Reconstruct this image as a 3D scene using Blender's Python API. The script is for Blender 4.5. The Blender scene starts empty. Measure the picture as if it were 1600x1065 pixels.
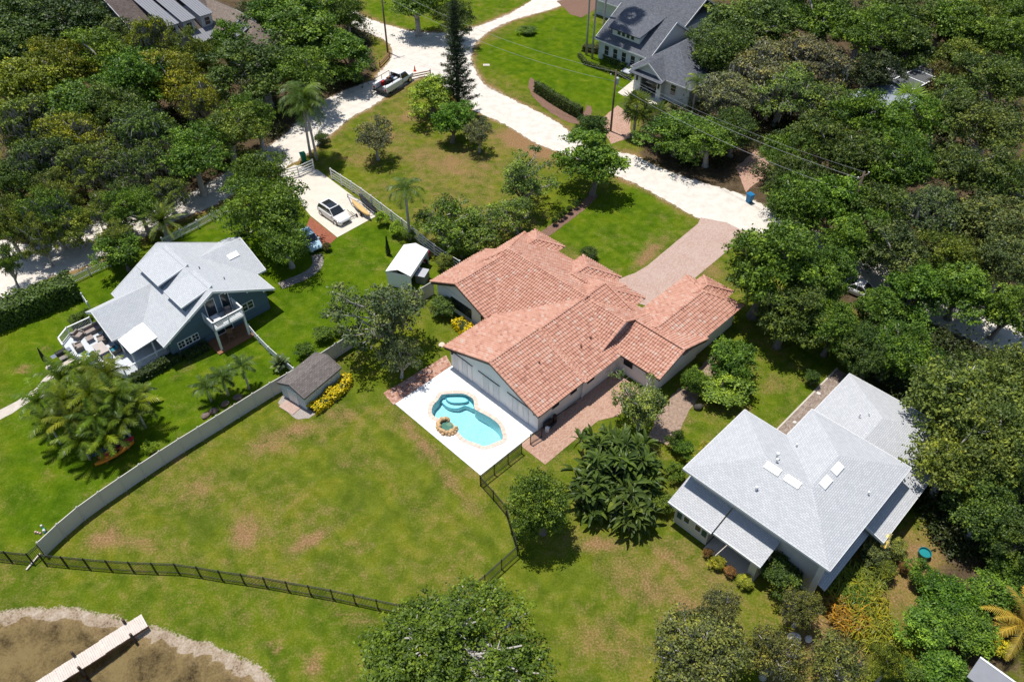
import bpy, bmesh, math, random
import numpy as np
from mathutils import Vector, Matrix
from mathutils.geometry import tessellate_polygon

# ------------------------------------------------------------------ camera, sky, sun, exposure
scene = bpy.context.scene
CAM_H, PITCH, FPX = 56.0, math.radians(43.7), 1244.0
cam = bpy.data.cameras.new('camera'); cam_ob = bpy.data.objects.new('camera', cam)
scene.collection.objects.link(cam_ob)
cam.sensor_fit = 'HORIZONTAL'; cam.sensor_width = 36.0; cam.lens = FPX / 1600.0 * 36.0
cam.clip_start = 0.5; cam.clip_end = 8000
cam_ob.location = (0, 0, CAM_H); cam_ob.rotation_euler = (math.pi/2 - PITCH, 0, 0)
scene.camera = cam_ob
SUN_EL = math.radians(75); SUN_AZ = (-0.73, 0.68)
world = bpy.data.worlds.new('World'); scene.world = world; world.use_nodes = True
wn = world.node_tree.nodes; wl = world.node_tree.links
sky = wn.new('ShaderNodeTexSky'); sky.sky_type = 'NISHITA'; sky.sun_disc = False
sky.sun_elevation = SUN_EL; sky.sun_rotation = math.atan2(SUN_AZ[0], SUN_AZ[1])
sky.air_density = 1.0; sky.dust_density = 0.6; sky.ozone_density = 1.0
wl.new(sky.outputs[0], wn['Background'].inputs[0]); wn['Background'].inputs[1].default_value = 0.105
sun = bpy.data.lights.new('sun', 'SUN'); sun_ob = bpy.data.objects.new('sun', sun)
scene.collection.objects.link(sun_ob)
sun.energy = 4.6; sun.angle = math.radians(0.53); sun.color = (1.0, 0.955, 0.88)
_to = Vector((SUN_AZ[0]*math.cos(SUN_EL), SUN_AZ[1]*math.cos(SUN_EL), math.sin(SUN_EL)))
sun_ob.rotation_euler = (-_to).to_track_quat('-Z', 'Y').to_euler(); sun_ob.location = _to * 200
vs = scene.view_settings
vs.view_transform = 'Standard'; vs.look = 'None'; vs.exposure = 0.17; vs.gamma = 1.0; vs.use_curve_mapping = False
scene.render.engine = 'CYCLES'
scene.cycles.max_bounces = 5; scene.cycles.diffuse_bounces = 3; scene.cycles.transparent_max_bounces = 8
scene.cycles.transmission_bounces = 4; scene.cycles.caustics_reflective = False; scene.cycles.caustics_refractive = False

# ------------------------------------------------------------------ plan coordinates
def G(px, py, z=0.0):
    """point of the place at height z that the survey photo shows at (px, py)"""
    u = (px-800)/FPX; v = (py-532.5)/FPX
    d = (u, math.cos(PITCH)-v*math.sin(PITCH), -math.sin(PITCH)-v*math.cos(PITCH))
    t = (z-CAM_H)/d[2]
    return (d[0]*t, d[1]*t)
S2 = math.sqrt(0.5)
OX, OY = 2.33, 46.75            # corner of the tiled house; all houses share its 45 degree grid
def W(u, v): return (OX + (u-v)*S2, OY + (u+v)*S2)
def L(px, py, z=0.0):
    x, y = G(px, py, z); x -= OX; y -= OY
    return ((x+y)*S2, (y-x)*S2)
def pxm(px, py, z=0.0):
    """pixels per metre there"""
    x, y = G(px, py, z)
    return FPX/(y*math.cos(PITCH)+(CAM_H-z)*math.sin(PITCH))

# ------------------------------------------------------------------ object helpers
COL = scene.collection
def thing(name, label, cat, loc=(0, 0, 0), rz=0.0, group=None):
    o = bpy.data.objects.new(name, None); COL.objects.link(o)
    o.empty_display_size = 0.3
    o.location = loc if len(loc) == 3 else (loc[0], loc[1], 0); o.rotation_euler = (0, 0, rz)
    return tag(o, label, cat, group)
def tag(o, label=None, cat=None, group=None, kind=None):
    if label: o['label'] = label
    if cat: o['category'] = cat
    if group: o['group'] = group
    if kind: o['kind'] = kind
    return o
def obj(name, me, parent=None):
    o = bpy.data.objects.new(name, me); COL.objects.link(o)
    if parent is not None: o.parent = parent
    return o
class MB:
    """collects geometry, builds one mesh object"""
    def __init__(s, off=(0, 0, 0)):
        s.v = []; s.f = []; s.m = []; s.uv = {}; s.tint = None; s.off = off; s.cur = 0
    def add(s, vs, fs, mi=None):
        b = len(s.v); o = s.off
        s.v += [(x-o[0], y-o[1], z-o[2]) for x, y, z in vs]
        s.f += [tuple(i+b for i in f) for f in fs]
        s.m += [s.cur if mi is None else mi]*len(fs)
    def box(s, x0, x1, y0, y1, z0, z1, mi=None):
        s.add([(x0,y0,z0),(x1,y0,z0),(x1,y1,z0),(x0,y1,z0),(x0,y0,z1),(x1,y0,z1),(x1,y1,z1),(x0,y1,z1)],
              [(0,3,2,1),(4,5,6,7),(0,1,5,4),(1,2,6,5),(2,3,7,6),(3,0,4,7)], mi)
    def tbox(s, cx, cy, z0, z1, a0, b0, a1, b1, mi=None):
        """tapered box"""
        s.add([(cx-a0,cy-b0,z0),(cx+a0,cy-b0,z0),(cx+a0,cy+b0,z0),(cx-a0,cy+b0,z0),(cx-a1,cy-b1,z1),(cx+a1,cy-b1,z1),(cx+a1,cy+b1,z1),(cx-a1,cy+b1,z1)],
              [(0,3,2,1),(4,5,6,7),(0,1,5,4),(1,2,6,5),(2,3,7,6),(3,0,4,7)], mi)
    def bar(s, p, q, w, h=None, mi=None):
        """square bar from p to q"""
        h = w if h is None else h
        p = Vector(p); q = Vector(q); d = (q-p).normalized()
        up = Vector((0,0,1)) if abs(d.z) < 0.95 else Vector((1,0,0))
        a = d.cross(up).normalized()*(w/2); b = a.normalized().cross(d).normalized()*(h/2)
        vs = [p-a-b, p+a-b, p+a+b, p-a+b, q-a-b, q+a-b, q+a+b, q-a+b]
        s.add([tuple(v) for v in vs], [(0,1,2,3),(7,6,5,4),(0,4,5,1),(1,5,6,2),(2,6,7,3),(3,7,4,0)], mi)
    def tube(s, pts, rads, n=7, cap=True, mi=None):
        rings = []; N = len(pts)
        for i in range(N):
            p = Vector(pts[i]); d = (Vector(pts[min(i+1, N-1)])-Vector(pts[max(i-1, 0)])).normalized()
            up = Vector((0,0,1)) if abs(d.z) < 0.9 else Vector((0,1,0))
            a = d.cross(up).normalized(); b = d.cross(a).normalized()
            rings.append([tuple(p+(a*math.cos(2*math.pi*k/n)+b*math.sin(2*math.pi*k/n))*rads[i]) for k in range(n)])
        vs = [v for r in rings for v in r]; fs = []
        for i in range(N-1):
            for k in range(n):
                k2 = (k+1) % n
                fs.append((i*n+k, (i+1)*n+k, (i+1)*n+k2, i*n+k2))
        if cap: fs += [tuple(range(n)), tuple(range((N-1)*n+n-1, (N-1)*n-1, -1))]
        s.add(vs, fs, mi)
    def prism(s, poly, z0, z1, mi=None):
        """vertical prism over a 2D polygon"""
        n = len(poly)
        a = sum(poly[i][0]*poly[(i+1) % n][1]-poly[(i+1) % n][0]*poly[i][1] for i in range(n))
        if a < 0: poly = poly[::-1]
        tri = tessellate_polygon([[Vector((x, y, 0)) for x, y in poly]])
        vs = [(x, y, z1) for x, y in poly]+[(x, y, z0) for x, y in poly]
        fs = []
        for t in tri:
            A, B, C = (poly[i] for i in t)
            cr = (B[0]-A[0])*(C[1]-A[1])-(B[1]-A[1])*(C[0]-A[0])
            t = tuple(t) if cr > 0 else tuple(t[::-1])
            fs.append(t); fs.append(tuple(n+i for i in t[::-1]))
        for i in range(n):
            j = (i+1) % n; fs.append((i, n+i, n+j, j))
        s.add(vs, fs, mi)
    def slab(s, poly3, th, mi=None, uvmat=True):
        """thick plane polygon; first edge is the eave. UVs run in metres along eave and slope"""
        P = [Vector(p) for p in poly3]; n = len(P)
        sd = (P[1]-P[0]).normalized(); nm = Vector((0,0,0))
        for i in range(n):
            a = P[i]; b = P[(i+1) % n]
            nm += Vector(((a.y-b.y)*(a.z+b.z), (a.z-b.z)*(a.x+b.x), (a.x-b.x)*(a.y+b.y)))
        if nm.z < 0: P = P[::-1]; nm = -nm
        nm.normalize(); td = nm.cross(sd)
        base = len(s.f)
        Q = [p-nm*th for p in P]
        vs = [tuple(p) for p in P+Q]
        fs = [tuple(range(n)), tuple(range(2*n-1, n-1, -1))]+[(i, n+i, n+(i+1) % n, (i+1) % n) for i in range(n)]
        s.add(vs, fs, mi)
        o = Vector(poly3[0])
        for k, f in enumerate(fs):
            s.uv[base+k] = [((Vector(vs[i])-o).dot(sd), (Vector(vs[i])-o).dot(td)) for i in f]
        return Vector(poly3[0]), sd, td, nm
    def build(s, name, mats, parent=None, smooth=False, tint=None, bevel=0):
        me = bpy.data.meshes.new(name)
        me.from_pydata(s.v, [], s.f)
        for m in (mats if isinstance(mats, (list, tuple)) else [mats]): me.materials.append(m)
        if any(s.m): me.polygons.foreach_set('material_index', s.m)
        if s.uv:
            ul = me.uv_layers.new(name='UVMap')
            for pi, co in s.uv.items():
                p = me.polygons[pi]
                for k, li in enumerate(p.loop_indices): ul.data[li].uv = co[k]
        if tint is not None: face_attr(me, tint)
        if smooth: me.polygons.foreach_set('use_smooth', [True]*len(me.polygons))
        me.update()
        o = obj(name, me, parent)
        if bevel:
            b = o.modifiers.new('bevel', 'BEVEL'); b.width = bevel; b.segments = 2; b.limit_method = 'ANGLE'
        return o
def face_attr(me, vals, name='tint'):
    a = me.attributes.new(name, 'FLOAT', 'FACE'); a.data.foreach_set('value', np.asarray(vals, dtype=np.float32))
def np_mesh(name, V, F, mat, tint=None, smooth=False):
    """fast mesh from numpy arrays of quads or triangles"""
    me = bpy.data.meshes.new(name)
    V = np.ascontiguousarray(V, dtype=np.float32); F = np.ascontiguousarray(F, dtype=np.int32); k = F.shape[1]
    me.vertices.add(len(V)); me.vertices.foreach_set('co', V.ravel())
    me.loops.add(F.size); me.loops.foreach_set('vertex_index', F.ravel())
    me.polygons.add(len(F)); me.polygons.foreach_set('loop_start', np.arange(0, F.size, k, dtype=np.int32))
    try: me.polygons.foreach_set('loop_total', np.full(len(F), k, dtype=np.int32))
    except Exception: pass
    if mat: me.materials.append(mat)
    if tint is not None: face_attr(me, tint)
    me.polygons.foreach_set('use_smooth', np.full(len(F), bool(smooth)))
    me.update(calc_edges=True); me.validate()
    return me
def sheet(name, poly, z, mat, label=None, th=None, parent=None, holes=()):
    """flat sheet over polygon(s) in world XY"""
    polys = [poly]+list(holes)
    tri = tessellate_polygon([[Vector((x, y, 0)) for x, y in p] for p in polys])
    flat = [q for p in polys for q in p]
    vs = [(x, y, z) for x, y in flat]; fs = []
    for t in tri:
        A, B, C = (flat[i] for i in t)
        cr = (B[0]-A[0])*(C[1]-A[1])-(B[1]-A[1])*(C[0]-A[0])
        if abs(cr) < 1e-9: continue
        fs.append(tuple(t) if cr > 0 else tuple(t[::-1]))
    if th:
        b = 0
        for p in polys:
            n = len(p); base = len(vs); vs += [(x, y, z-th) for x, y in p]
            fs += [(b+i, base+i, base+(i+1) % n, b+(i+1) % n) for i in range(n)]
            b += n
    me = bpy.data.meshes.new(name); me.from_pydata(vs, [], fs); me.materials.append(mat); me.update()
    o = obj(name, me, parent)
    if parent is None: o['kind'] = 'structure'
    if label: o['label'] = label
    return o
def smooth_poly(pts, n=4, closed=True):
    """Catmull-Rom through pts"""
    out = []; N = len(pts)
    rng = range(N) if closed else range(N-1)
    for i in rng:
        p0, p1, p2, p3 = (pts[(i+k) % N] if closed else pts[max(0, min(N-1, i+k))] for k in (-1, 0, 1, 2))
        for j in range(n):
            t = j/n
            out.append(tuple(0.5*(2*p1[c]+(p2[c]-p0[c])*t+(2*p0[c]-5*p1[c]+4*p2[c]-p3[c])*t*t+(3*p1[c]-p0[c]-3*p2[c]+p3[c])*t**3) for c in (0, 1)))
    if not closed: out.append(tuple(pts[-1]))
    return out
def jitter(poly, step, amp, seed=0):
    """resample polygon and roughen its edge"""
    r = random.Random(seed); out = []; n = len(poly)
    for i in range(n):
        a = poly[i]; b = poly[(i+1) % n]; d = math.hypot(b[0]-a[0], b[1]-a[1]); k = max(1, int(d/step))
        for j in range(k):
            t = j/k; out.append((a[0]+(b[0]-a[0])*t+r.uniform(-amp, amp), a[1]+(b[1]-a[1])*t+r.uniform(-amp, amp)))
    return out
def inside(pt, poly):
    x, y = pt; c = False; n = len(poly); j = n-1
    for i in range(n):
        xi, yi = poly[i]; xj, yj = poly[j]
        if (yi > y) != (yj > y) and x < (xj-xi)*(y-yi)/(yj-yi)+xi: c = not c
        j = i
    return c
def GP(pts, z=0.0): return [G(x, y, z) for x, y in pts]

# ------------------------------------------------------------------ materials
def newmat(name):
    m = bpy.data.materials.new(name); m.use_nodes = True
    nt = m.node_tree; return m, nt, nt.nodes['Principled BSDF']
def N(nt, t, **kw):
    n = nt.nodes.new(t)
    for k, v in kw.items():
        if k.startswith('i_'):
            key = k[2:]; n.inputs[int(key) if key.isdigit() else key].default_value = v
        else: setattr(n, k, v)
    return n
def ramp(nt, fac, stops):
    r = N(nt, 'ShaderNodeValToRGB'); e = r.color_ramp.elements
    while len(e) > 1: e.remove(e[-1])
    e[0].position = stops[0][0]; e[0].color = (*stops[0][1], 1) if len(stops[0][1]) == 3 else stops[0][1]
    for p, c in stops[1:]:
        x = e.new(p); x.color = (*c, 1) if len(c) == 3 else c
    nt.links.new(fac, r.inputs[0]); return r
def mixc(nt, fac, a, b, mode='MIX'):
    m = N(nt, 'ShaderNodeMix', data_type='RGBA', blend_type=mode)
    for s, v in ((0, fac), (6, a), (7, b)):
        if hasattr(v, 'is_linked') or hasattr(v, 'links'): nt.links.new(v, m.inputs[s])
        else: m.inputs[s].default_value = v if s == 0 else ((*v, 1) if len(v) == 3 else v)
    return m.outputs[2]
def math_(nt, op, a, b=None, c=None, clamp=False):
    m = N(nt, 'ShaderNodeMath', operation=op, use_clamp=clamp)
    for i, v in enumerate((a, b, c)):
        if v is None: continue
        if hasattr(v, 'links'): nt.links.new(v, m.inputs[i])
        else: m.inputs[i].default_value = v
    return m.outputs[0]
def noise(nt, vec, scale, detail=4, rough=0.6, dist=0.0):
    n = N(nt, 'ShaderNodeTexNoise'); n.inputs['Scale'].default_value = scale; n.inputs['Detail'].default_value = detail
    n.inputs['Roughness'].default_value = rough; n.inputs['Distortion'].default_value = dist
    nt.links.new(vec, n.inputs['Vector']); return n.outputs[0]
def bump(nt, h, bsdf, strength=0.3, dist=0.05):
    b = N(nt, 'ShaderNodeBump'); b.inputs['Strength'].default_value = strength; b.inputs['Distance'].default_value = dist
    nt.links.new(h, b.inputs['Height']); nt.links.new(b.outputs[0], bsdf.inputs['Normal'])
def simple(name, c, rough=0.6, var=0.12, scale=3.0, metal=0.0, spec=0.3, bmp=0.0, c2=None):
    """plain surface with soft two-scale mottling"""
    m, nt, b = newmat(name)
    pos = N(nt, 'ShaderNodeNewGeometry').outputs['Position']
    n1 = noise(nt, pos, scale, 5, 0.65); n2 = noise(nt, pos, scale*7.3, 2, 0.5)
    f = math_(nt, 'ADD', math_(nt, 'MULTIPLY', n1, 0.7), math_(nt, 'MULTIPLY', n2, 0.3))
    lo = tuple(x*(1-var) for x in c) if c2 is None else c2
    hi = tuple(min(1, x*(1+var)) for x in c)
    r = ramp(nt, f, [(0.3, lo), (0.7, hi)])
    nt.links.new(r.outputs[0], b.inputs['Base Color'])
    b.inputs['Roughness'].default_value = rough; b.inputs['Metallic'].default_value = metal
    b.inputs['Specular IOR Level'].default_value = spec
    if bmp: bump(nt, f, b, bmp, 0.03)
    return m
# ------------------------------------------------------------------ ground
def grass_material():
    m, nt, b = newmat('lawn_and_soil')
    pos = N(nt, 'ShaderNodeNewGeometry').outputs['Position']
    at = N(nt, 'ShaderNodeAttribute', attribute_name='zones')
    sep = N(nt, 'ShaderNodeSeparateColor'); nt.links.new(at.outputs['Color'], sep.inputs[0])
    dry, lit, lush = sep.outputs[0], sep.outputs[1], sep.outputs[2]; shore = at.outputs['Alpha']
    big = noise(nt, pos, 0.16, 5, 0.65, 0.6); med = noise(nt, pos, 0.9, 5, 0.65, 0.4); fine = noise(nt, pos, 6.5, 3, 0.6); vfine = noise(nt, pos, 22, 2, 0.6)
    mixn = math_(nt, 'ADD', math_(nt, 'MULTIPLY', med, 0.40), math_(nt, 'ADD', math_(nt, 'MULTIPLY', fine, 0.35), math_(nt, 'MULTIPLY', vfine, 0.25)))
    green = ramp(nt, mixn, [(0.35, (0.074, 0.092, 0.010)), (0.5, (0.130, 0.145, 0.016)), (0.65, (0.200, 0.188, 0.042))]).outputs[0]
    lushc = ramp(nt, mixn, [(0.34, (0.036, 0.076, 0.003)), (0.5, (0.074, 0.132, 0.005)), (0.62, (0.120, 0.165, 0.014)), (0.7, (0.16, 0.17, 0.02))]).outputs[0]
    col = mixc(nt, lush, green, lushc)
    # worn and greener drifts across the turf, and faint mowing lanes
    drift = ramp(nt, noise(nt, pos, 0.33, 4, 0.6, 0.8), [(0.34, (0.74, 0.80, 0.9)), (0.5, (1.0, 1.0, 1.0)), (0.66, (1.28, 1.1, 1.1))]).outputs[0]
    col = mixc(nt, 1.0, col, drift, 'MULTIPLY')
    spx_ = N(nt, 'ShaderNodeSeparateXYZ'); nt.links.new(pos, spx_.inputs[0])
    lane = math_(nt, 'SINE', math_(nt, 'ADD', math_(nt, 'MULTIPLY', math_(nt, 'ADD', spx_.outputs[0], spx_.outputs[1]), 2.6), math_(nt, 'MULTIPLY', med, 2.0)))
    col = mixc(nt, 1.0, col, ramp(nt, math_(nt, 'ADD', math_(nt, 'MULTIPLY', lane, 0.5), 0.5), [(0.0, (0.95, 0.95, 0.95)), (1.0, (1.06, 1.05, 1.04))]).outputs[0], 'MULTIPLY')
    # dry patches break up with the noise
    d = math_(nt, 'ADD', dry, math_(nt, 'MULTIPLY', math_(nt, 'SUBTRACT', math_(nt, 'ADD', math_(nt, 'MULTIPLY', med, 0.55), math_(nt, 'MULTIPLY', fine, 0.45)), 0.5), 1.9))
    d = math_(nt, 'ADD', d, math_(nt, 'MULTIPLY', math_(nt, 'SUBTRACT', big, 0.5), 0.9))
    dfac = N(nt, 'ShaderNodeMapRange', interpolation_type='SMOOTHSTEP'); dfac.inputs[1].default_value = 0.12; dfac.inputs[2].default_value = 0.95
    nt.links.new(d, dfac.inputs[0])
    dryc = ramp(nt, fine, [(0.3, (0.175, 0.100, 0.042)), (0.52, (0.265, 0.150, 0.078)), (0.72, (0.38, 0.24, 0.145))]).outputs[0]
    col = mixc(nt, math_(nt, 'MULTIPLY', dfac.outputs[0], 0.92), col, dryc)
    litn = ramp(nt, math_(nt, 'ADD', math_(nt, 'MULTIPLY', med, 0.5), math_(nt, 'MULTIPLY', fine, 0.5)), [(0.35, (0.045, 0.034, 0.020)), (0.55, (0.105, 0.075, 0.045)), (0.7, (0.20, 0.145, 0.10))]).outputs[0]
    l2 = math_(nt, 'ADD', lit, math_(nt, 'MULTIPLY', math_(nt, 'SUBTRACT', med, 0.5), 0.9))
    lf = N(nt, 'ShaderNodeMapRange', interpolation_type='SMOOTHSTEP'); lf.inputs[1].default_value = 0.3; lf.inputs[2].default_value = 0.7
    nt.links.new(l2, lf.inputs[0]); col = mixc(nt, lf.outputs[0], col, litn)
    # shore: bare pale sand, brown mud and dark weed in the shallows
    sandc = ramp(nt, math_(nt, 'ADD', math_(nt, 'MULTIPLY', med, 0.55), math_(nt, 'MULTIPLY', fine, 0.45)), [(0.36, (0.14, 0.105, 0.075)), (0.45, (0.31, 0.235, 0.165)), (0.56, (0.40, 0.325, 0.25)), (0.68, (0.49, 0.43, 0.36))]).outputs[0]
    sep2 = N(nt, 'ShaderNodeSeparateXYZ'); nt.links.new(pos, sep2.inputs[0])
    mudn = noise(nt, pos, 0.4, 6, 0.72, 0.25)
    mudc = ramp(nt, math_(nt, 'ADD', math_(nt, 'MULTIPLY', mudn, 0.75), math_(nt, 'MULTIPLY', fine, 0.25)), [(0.36, (0.045, 0.036, 0.022)), (0.46, (0.17, 0.135, 0.085)), (0.56, (0.28, 0.23, 0.145)), (0.8, (0.36, 0.305, 0.205))]).outputs[0]
    dp = N(nt, 'ShaderNodeMapRange'); dp.inputs[1].default_value = -0.12; dp.inputs[2].default_value = -0.30
    nt.links.new(sep2.outputs[2], dp.inputs[0])
    wet = mixc(nt, dp.outputs[0], sandc, mudc)
    s2 = math_(nt, 'ADD', shore, math_(nt, 'MULTIPLY', math_(nt, 'SUBTRACT', math_(nt, 'ADD', math_(nt, 'MULTIPLY', med, 0.4), math_(nt, 'MULTIPLY', fine, 0.6)), 0.5), 1.1))
    sf = N(nt, 'ShaderNodeMapRange', interpolation_type='SMOOTHSTEP'); sf.inputs[1].default_value = 0.50; sf.inputs[2].default_value = 0.75
    nt.links.new(s2, sf.inputs[0]); col = mixc(nt, sf.outputs[0], col, wet)
    nt.links.new(col, b.inputs['Base Color']); b.inputs['Roughness'].default_value = 1.0; b.inputs['Specular IOR Level'].default_value = 0.0
    bump(nt, math_(nt, 'ADD', fine, math_(nt, 'MULTIPLY', vfine, 0.6)), b, 0.55, 0.12)
    return m
M = {}
M['lawn'] = grass_material()
def paver(name, cols, joint, sx, sy, rot=math.pi/4, bmp=0.4, mott=0.5, patt=0.5):
    """small laid units too fine to pick apart: brick grid, stained in patches"""
    m, nt, b = newmat(name)
    geo = N(nt, 'ShaderNodeNewGeometry'); mp = N(nt, 'ShaderNodeMapping'); mp.inputs['Rotation'].default_value = (0, 0, -rot)
    nt.links.new(geo.outputs['Position'], mp.inputs[0])
    br = N(nt, 'ShaderNodeTexBrick', offset=patt); br.inputs['Scale'].default_value = 1.0
    br.inputs['Brick Width'].default_value = sx; br.inputs['Row Height'].default_value = sy; br.inputs['Mortar Size'].default_value = 0.012; br.inputs['Mortar Smooth'].default_value = 0.2
    br.inputs['Color1'].default_value = (0, 0, 0, 1); br.inputs['Color2'].default_value = (1, 1, 1, 1); br.inputs['Mortar'].default_value = (0.5, 0.5, 0.5, 1); br.inputs['Bias'].default_value = 0
    nt.links.new(mp.outputs[0], br.inputs[0])
    n1 = noise(nt, geo.outputs['Position'], 0.55, 5, 0.65, 0.5); n2 = noise(nt, geo.outputs['Position'], 9, 2, 0.6)
    f = math_(nt, 'ADD', math_(nt, 'MULTIPLY', br.outputs['Color'], 1-mott), math_(nt, 'MULTIPLY', n1, mott))
    f = math_(nt, 'ADD', math_(nt, 'MULTIPLY', f, 0.85), math_(nt, 'MULTIPLY', n2, 0.15))
    r = ramp(nt, f, [(0.1+0.8*i/(len(cols)-1), c) for i, c in enumerate(cols)])
    c = mixc(nt, math_(nt, 'MULTIPLY', br.outputs['Fac'], 0.8), r.outputs[0], joint)
    nt.links.new(c, b.inputs['Base Color']); b.inputs['Roughness'].default_value = 0.85; b.inputs['Specular IOR Level'].default_value = 0.2
    bump(nt, math_(nt, 'SUBTRACT', n2, br.outputs['Fac']), b, bmp, 0.01)
    return m
def shingle(name, cols, row=0.16, wid=0.32, rough=0.9):
    m, nt, b = newmat(name)
    uv = N(nt, 'ShaderNodeUVMap', uv_map='UVMap').outputs[0]; pos = N(nt, 'ShaderNodeNewGeometry').outputs['Position']
    br = N(nt, 'ShaderNodeTexBrick', offset=0.5); br.inputs['Scale'].default_value = 1.0
    br.inputs['Brick Width'].default_value = wid; br.inputs['Row Height'].default_value = row; br.inputs['Mortar Size'].default_value = 0.014
    br.inputs['Color1'].default_value = (0, 0, 0, 1); br.inputs['Color2'].default_value = (1, 1, 1, 1); br.inputs['Mortar'].default_value = (0, 0, 0, 1)
    nt.links.new(uv, br.inputs[0])
    n1 = noise(nt, pos, 0.8, 5, 0.7, 0.3); n2 = noise(nt, pos, 12, 2, 0.6)
    f = math_(nt, 'ADD', math_(nt, 'MULTIPLY', br.outputs['Color'], 0.40), math_(nt, 'ADD', math_(nt, 'MULTIPLY', n1, 0.35), math_(nt, 'MULTIPLY', n2, 0.25)))
    r = ramp(nt, f, [(0.2, cols[0]), (0.5, cols[1]), (0.8, cols[2])])
    c = mixc(nt, math_(nt, 'MULTIPLY', br.outputs['Fac'], 0.55), r.outputs[0], tuple(x*0.45 for x in cols[0]))
    nt.links.new(c, b.inputs['Base Color']); b.inputs['Roughness'].default_value = rough; b.inputs['Specular IOR Level'].default_value = 0.15
    bump(nt, math_(nt, 'SUBTRACT', n2, br.outputs['Fac']), b, 0.5, 0.02)
    return m
def boards(name, c, wid, axis='UV', var=0.18, rough=0.7, gap=0.1):
    """clapboard/planks: lines every wid metres along z ('Z') or generic position axis"""
    m, nt, b = newmat(name)
    pos = N(nt, 'ShaderNodeNewGeometry').outputs['Position']; s = N(nt, 'ShaderNodeSeparateXYZ'); nt.links.new(pos, s.inputs[0])
    src = {'Z': s.outputs[2], 'U': math_(nt, 'MULTIPLY', math_(nt, 'ADD', s.outputs[0], s.outputs[1]), S2), 'V': math_(nt, 'MULTIPLY', math_(nt, 'SUBTRACT', s.outputs[1], s.outputs[0]), S2), 'X': s.outputs[0]}[axis]
    fr = math_(nt, 'FRACT', math_(nt, 'DIVIDE', src, wid))
    line = math_(nt, 'LESS_THAN', fr, gap)
    wn_ = N(nt, 'ShaderNodeTexWhiteNoise', noise_dimensions='1D'); nt.links.new(math_(nt, 'FLOOR', math_(nt, 'DIVIDE', src, wid)), wn_.inputs['W'])
    n1 = noise(nt, pos, 2.2, 4, 0.65)
    f = math_(nt, 'ADD', math_(nt, 'MULTIPLY', wn_.outputs[0], 0.5), math_(nt, 'MULTIPLY', n1, 0.5))
    r = ramp(nt, f, [(0.2, tuple(x*(1-var) for x in c)), (0.8, tuple(min(1, x*(1+var)) for x in c))])
    col = mixc(nt, math_(nt, 'MULTIPLY', line, 0.6), r.outputs[0], tuple(x*0.35 for x in c))
    nt.links.new(col, b.inputs['Base Color']); b.inputs['Roughness'].default_value = rough; b.inputs['Specular IOR Level'].default_value = 0.2
    bump(nt, math_(nt, 'SUBTRACT', 1.0, line), b, 0.4, 0.012)
    return m
M['sand'] = simple('white_shell_sand', (0.60, 0.555, 0.495), 0.95, 0.2, 0.9, spec=0.05, bmp=0.4)
M['concrete'] = simple('pale_concrete', (0.60, 0.545, 0.47), 0.85, 0.12, 0.7, spec=0.15, bmp=0.15)
M['deck'] = simple('white_pool_deck', (0.78, 0.775, 0.77), 0.75, 0.06, 0.9, spec=0.2, bmp=0.1)
M['pathstone'] = simple('pale_path', (0.50, 0.45, 0.39), 0.9, 0.2, 1.6, spec=0.1, bmp=0.4)
M['driveway'] = paver('driveway_pavers', [(0.33, 0.20, 0.165), (0.43, 0.295, 0.245), (0.50, 0.375, 0.325), (0.44, 0.365, 0.335)], (0.26, 0.19, 0.15), 0.24, 0.12, mott=0.62)
M['patio'] = paver('patio_pavers', [(0.27, 0.145, 0.105), (0.40, 0.235, 0.17), (0.50, 0.33, 0.25), (0.42, 0.28, 0.22)], (0.24, 0.15, 0.11), 0.22, 0.11, mott=0.55)
M['brickpath'] = paver('brick_path', [(0.22, 0.10, 0.07), (0.36, 0.18, 0.12), (0.48, 0.28, 0.21), (0.50, 0.36, 0.30)], (0.16, 0.10, 0.08), 0.30, 0.24, mott=0.25)
M['redbrick'] = paver('red_brick_parking', [(0.22, 0.065, 0.035), (0.30, 0.10, 0.055), (0.36, 0.14, 0.08)], (0.15, 0.06, 0.04), 0.22, 0.11, mott=0.4)
M['walkbrick'] = paver('grey_brick_walk', [(0.16, 0.12, 0.10), (0.28, 0.22, 0.18), (0.42, 0.35, 0.30)], (0.14, 0.11, 0.09), 0.24, 0.12, mott=0.4)
M['mulch'] = simple('bark_mulch', (0.19, 0.115, 0.085), 0.95, 0.45, 5.0, spec=0.05, bmp=0.9)
M['rockbed'] = simple('pale_rock_bed', (0.30, 0.215, 0.165), 0.9, 0.5, 4.0, spec=0.1, bmp=1.0)

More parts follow.
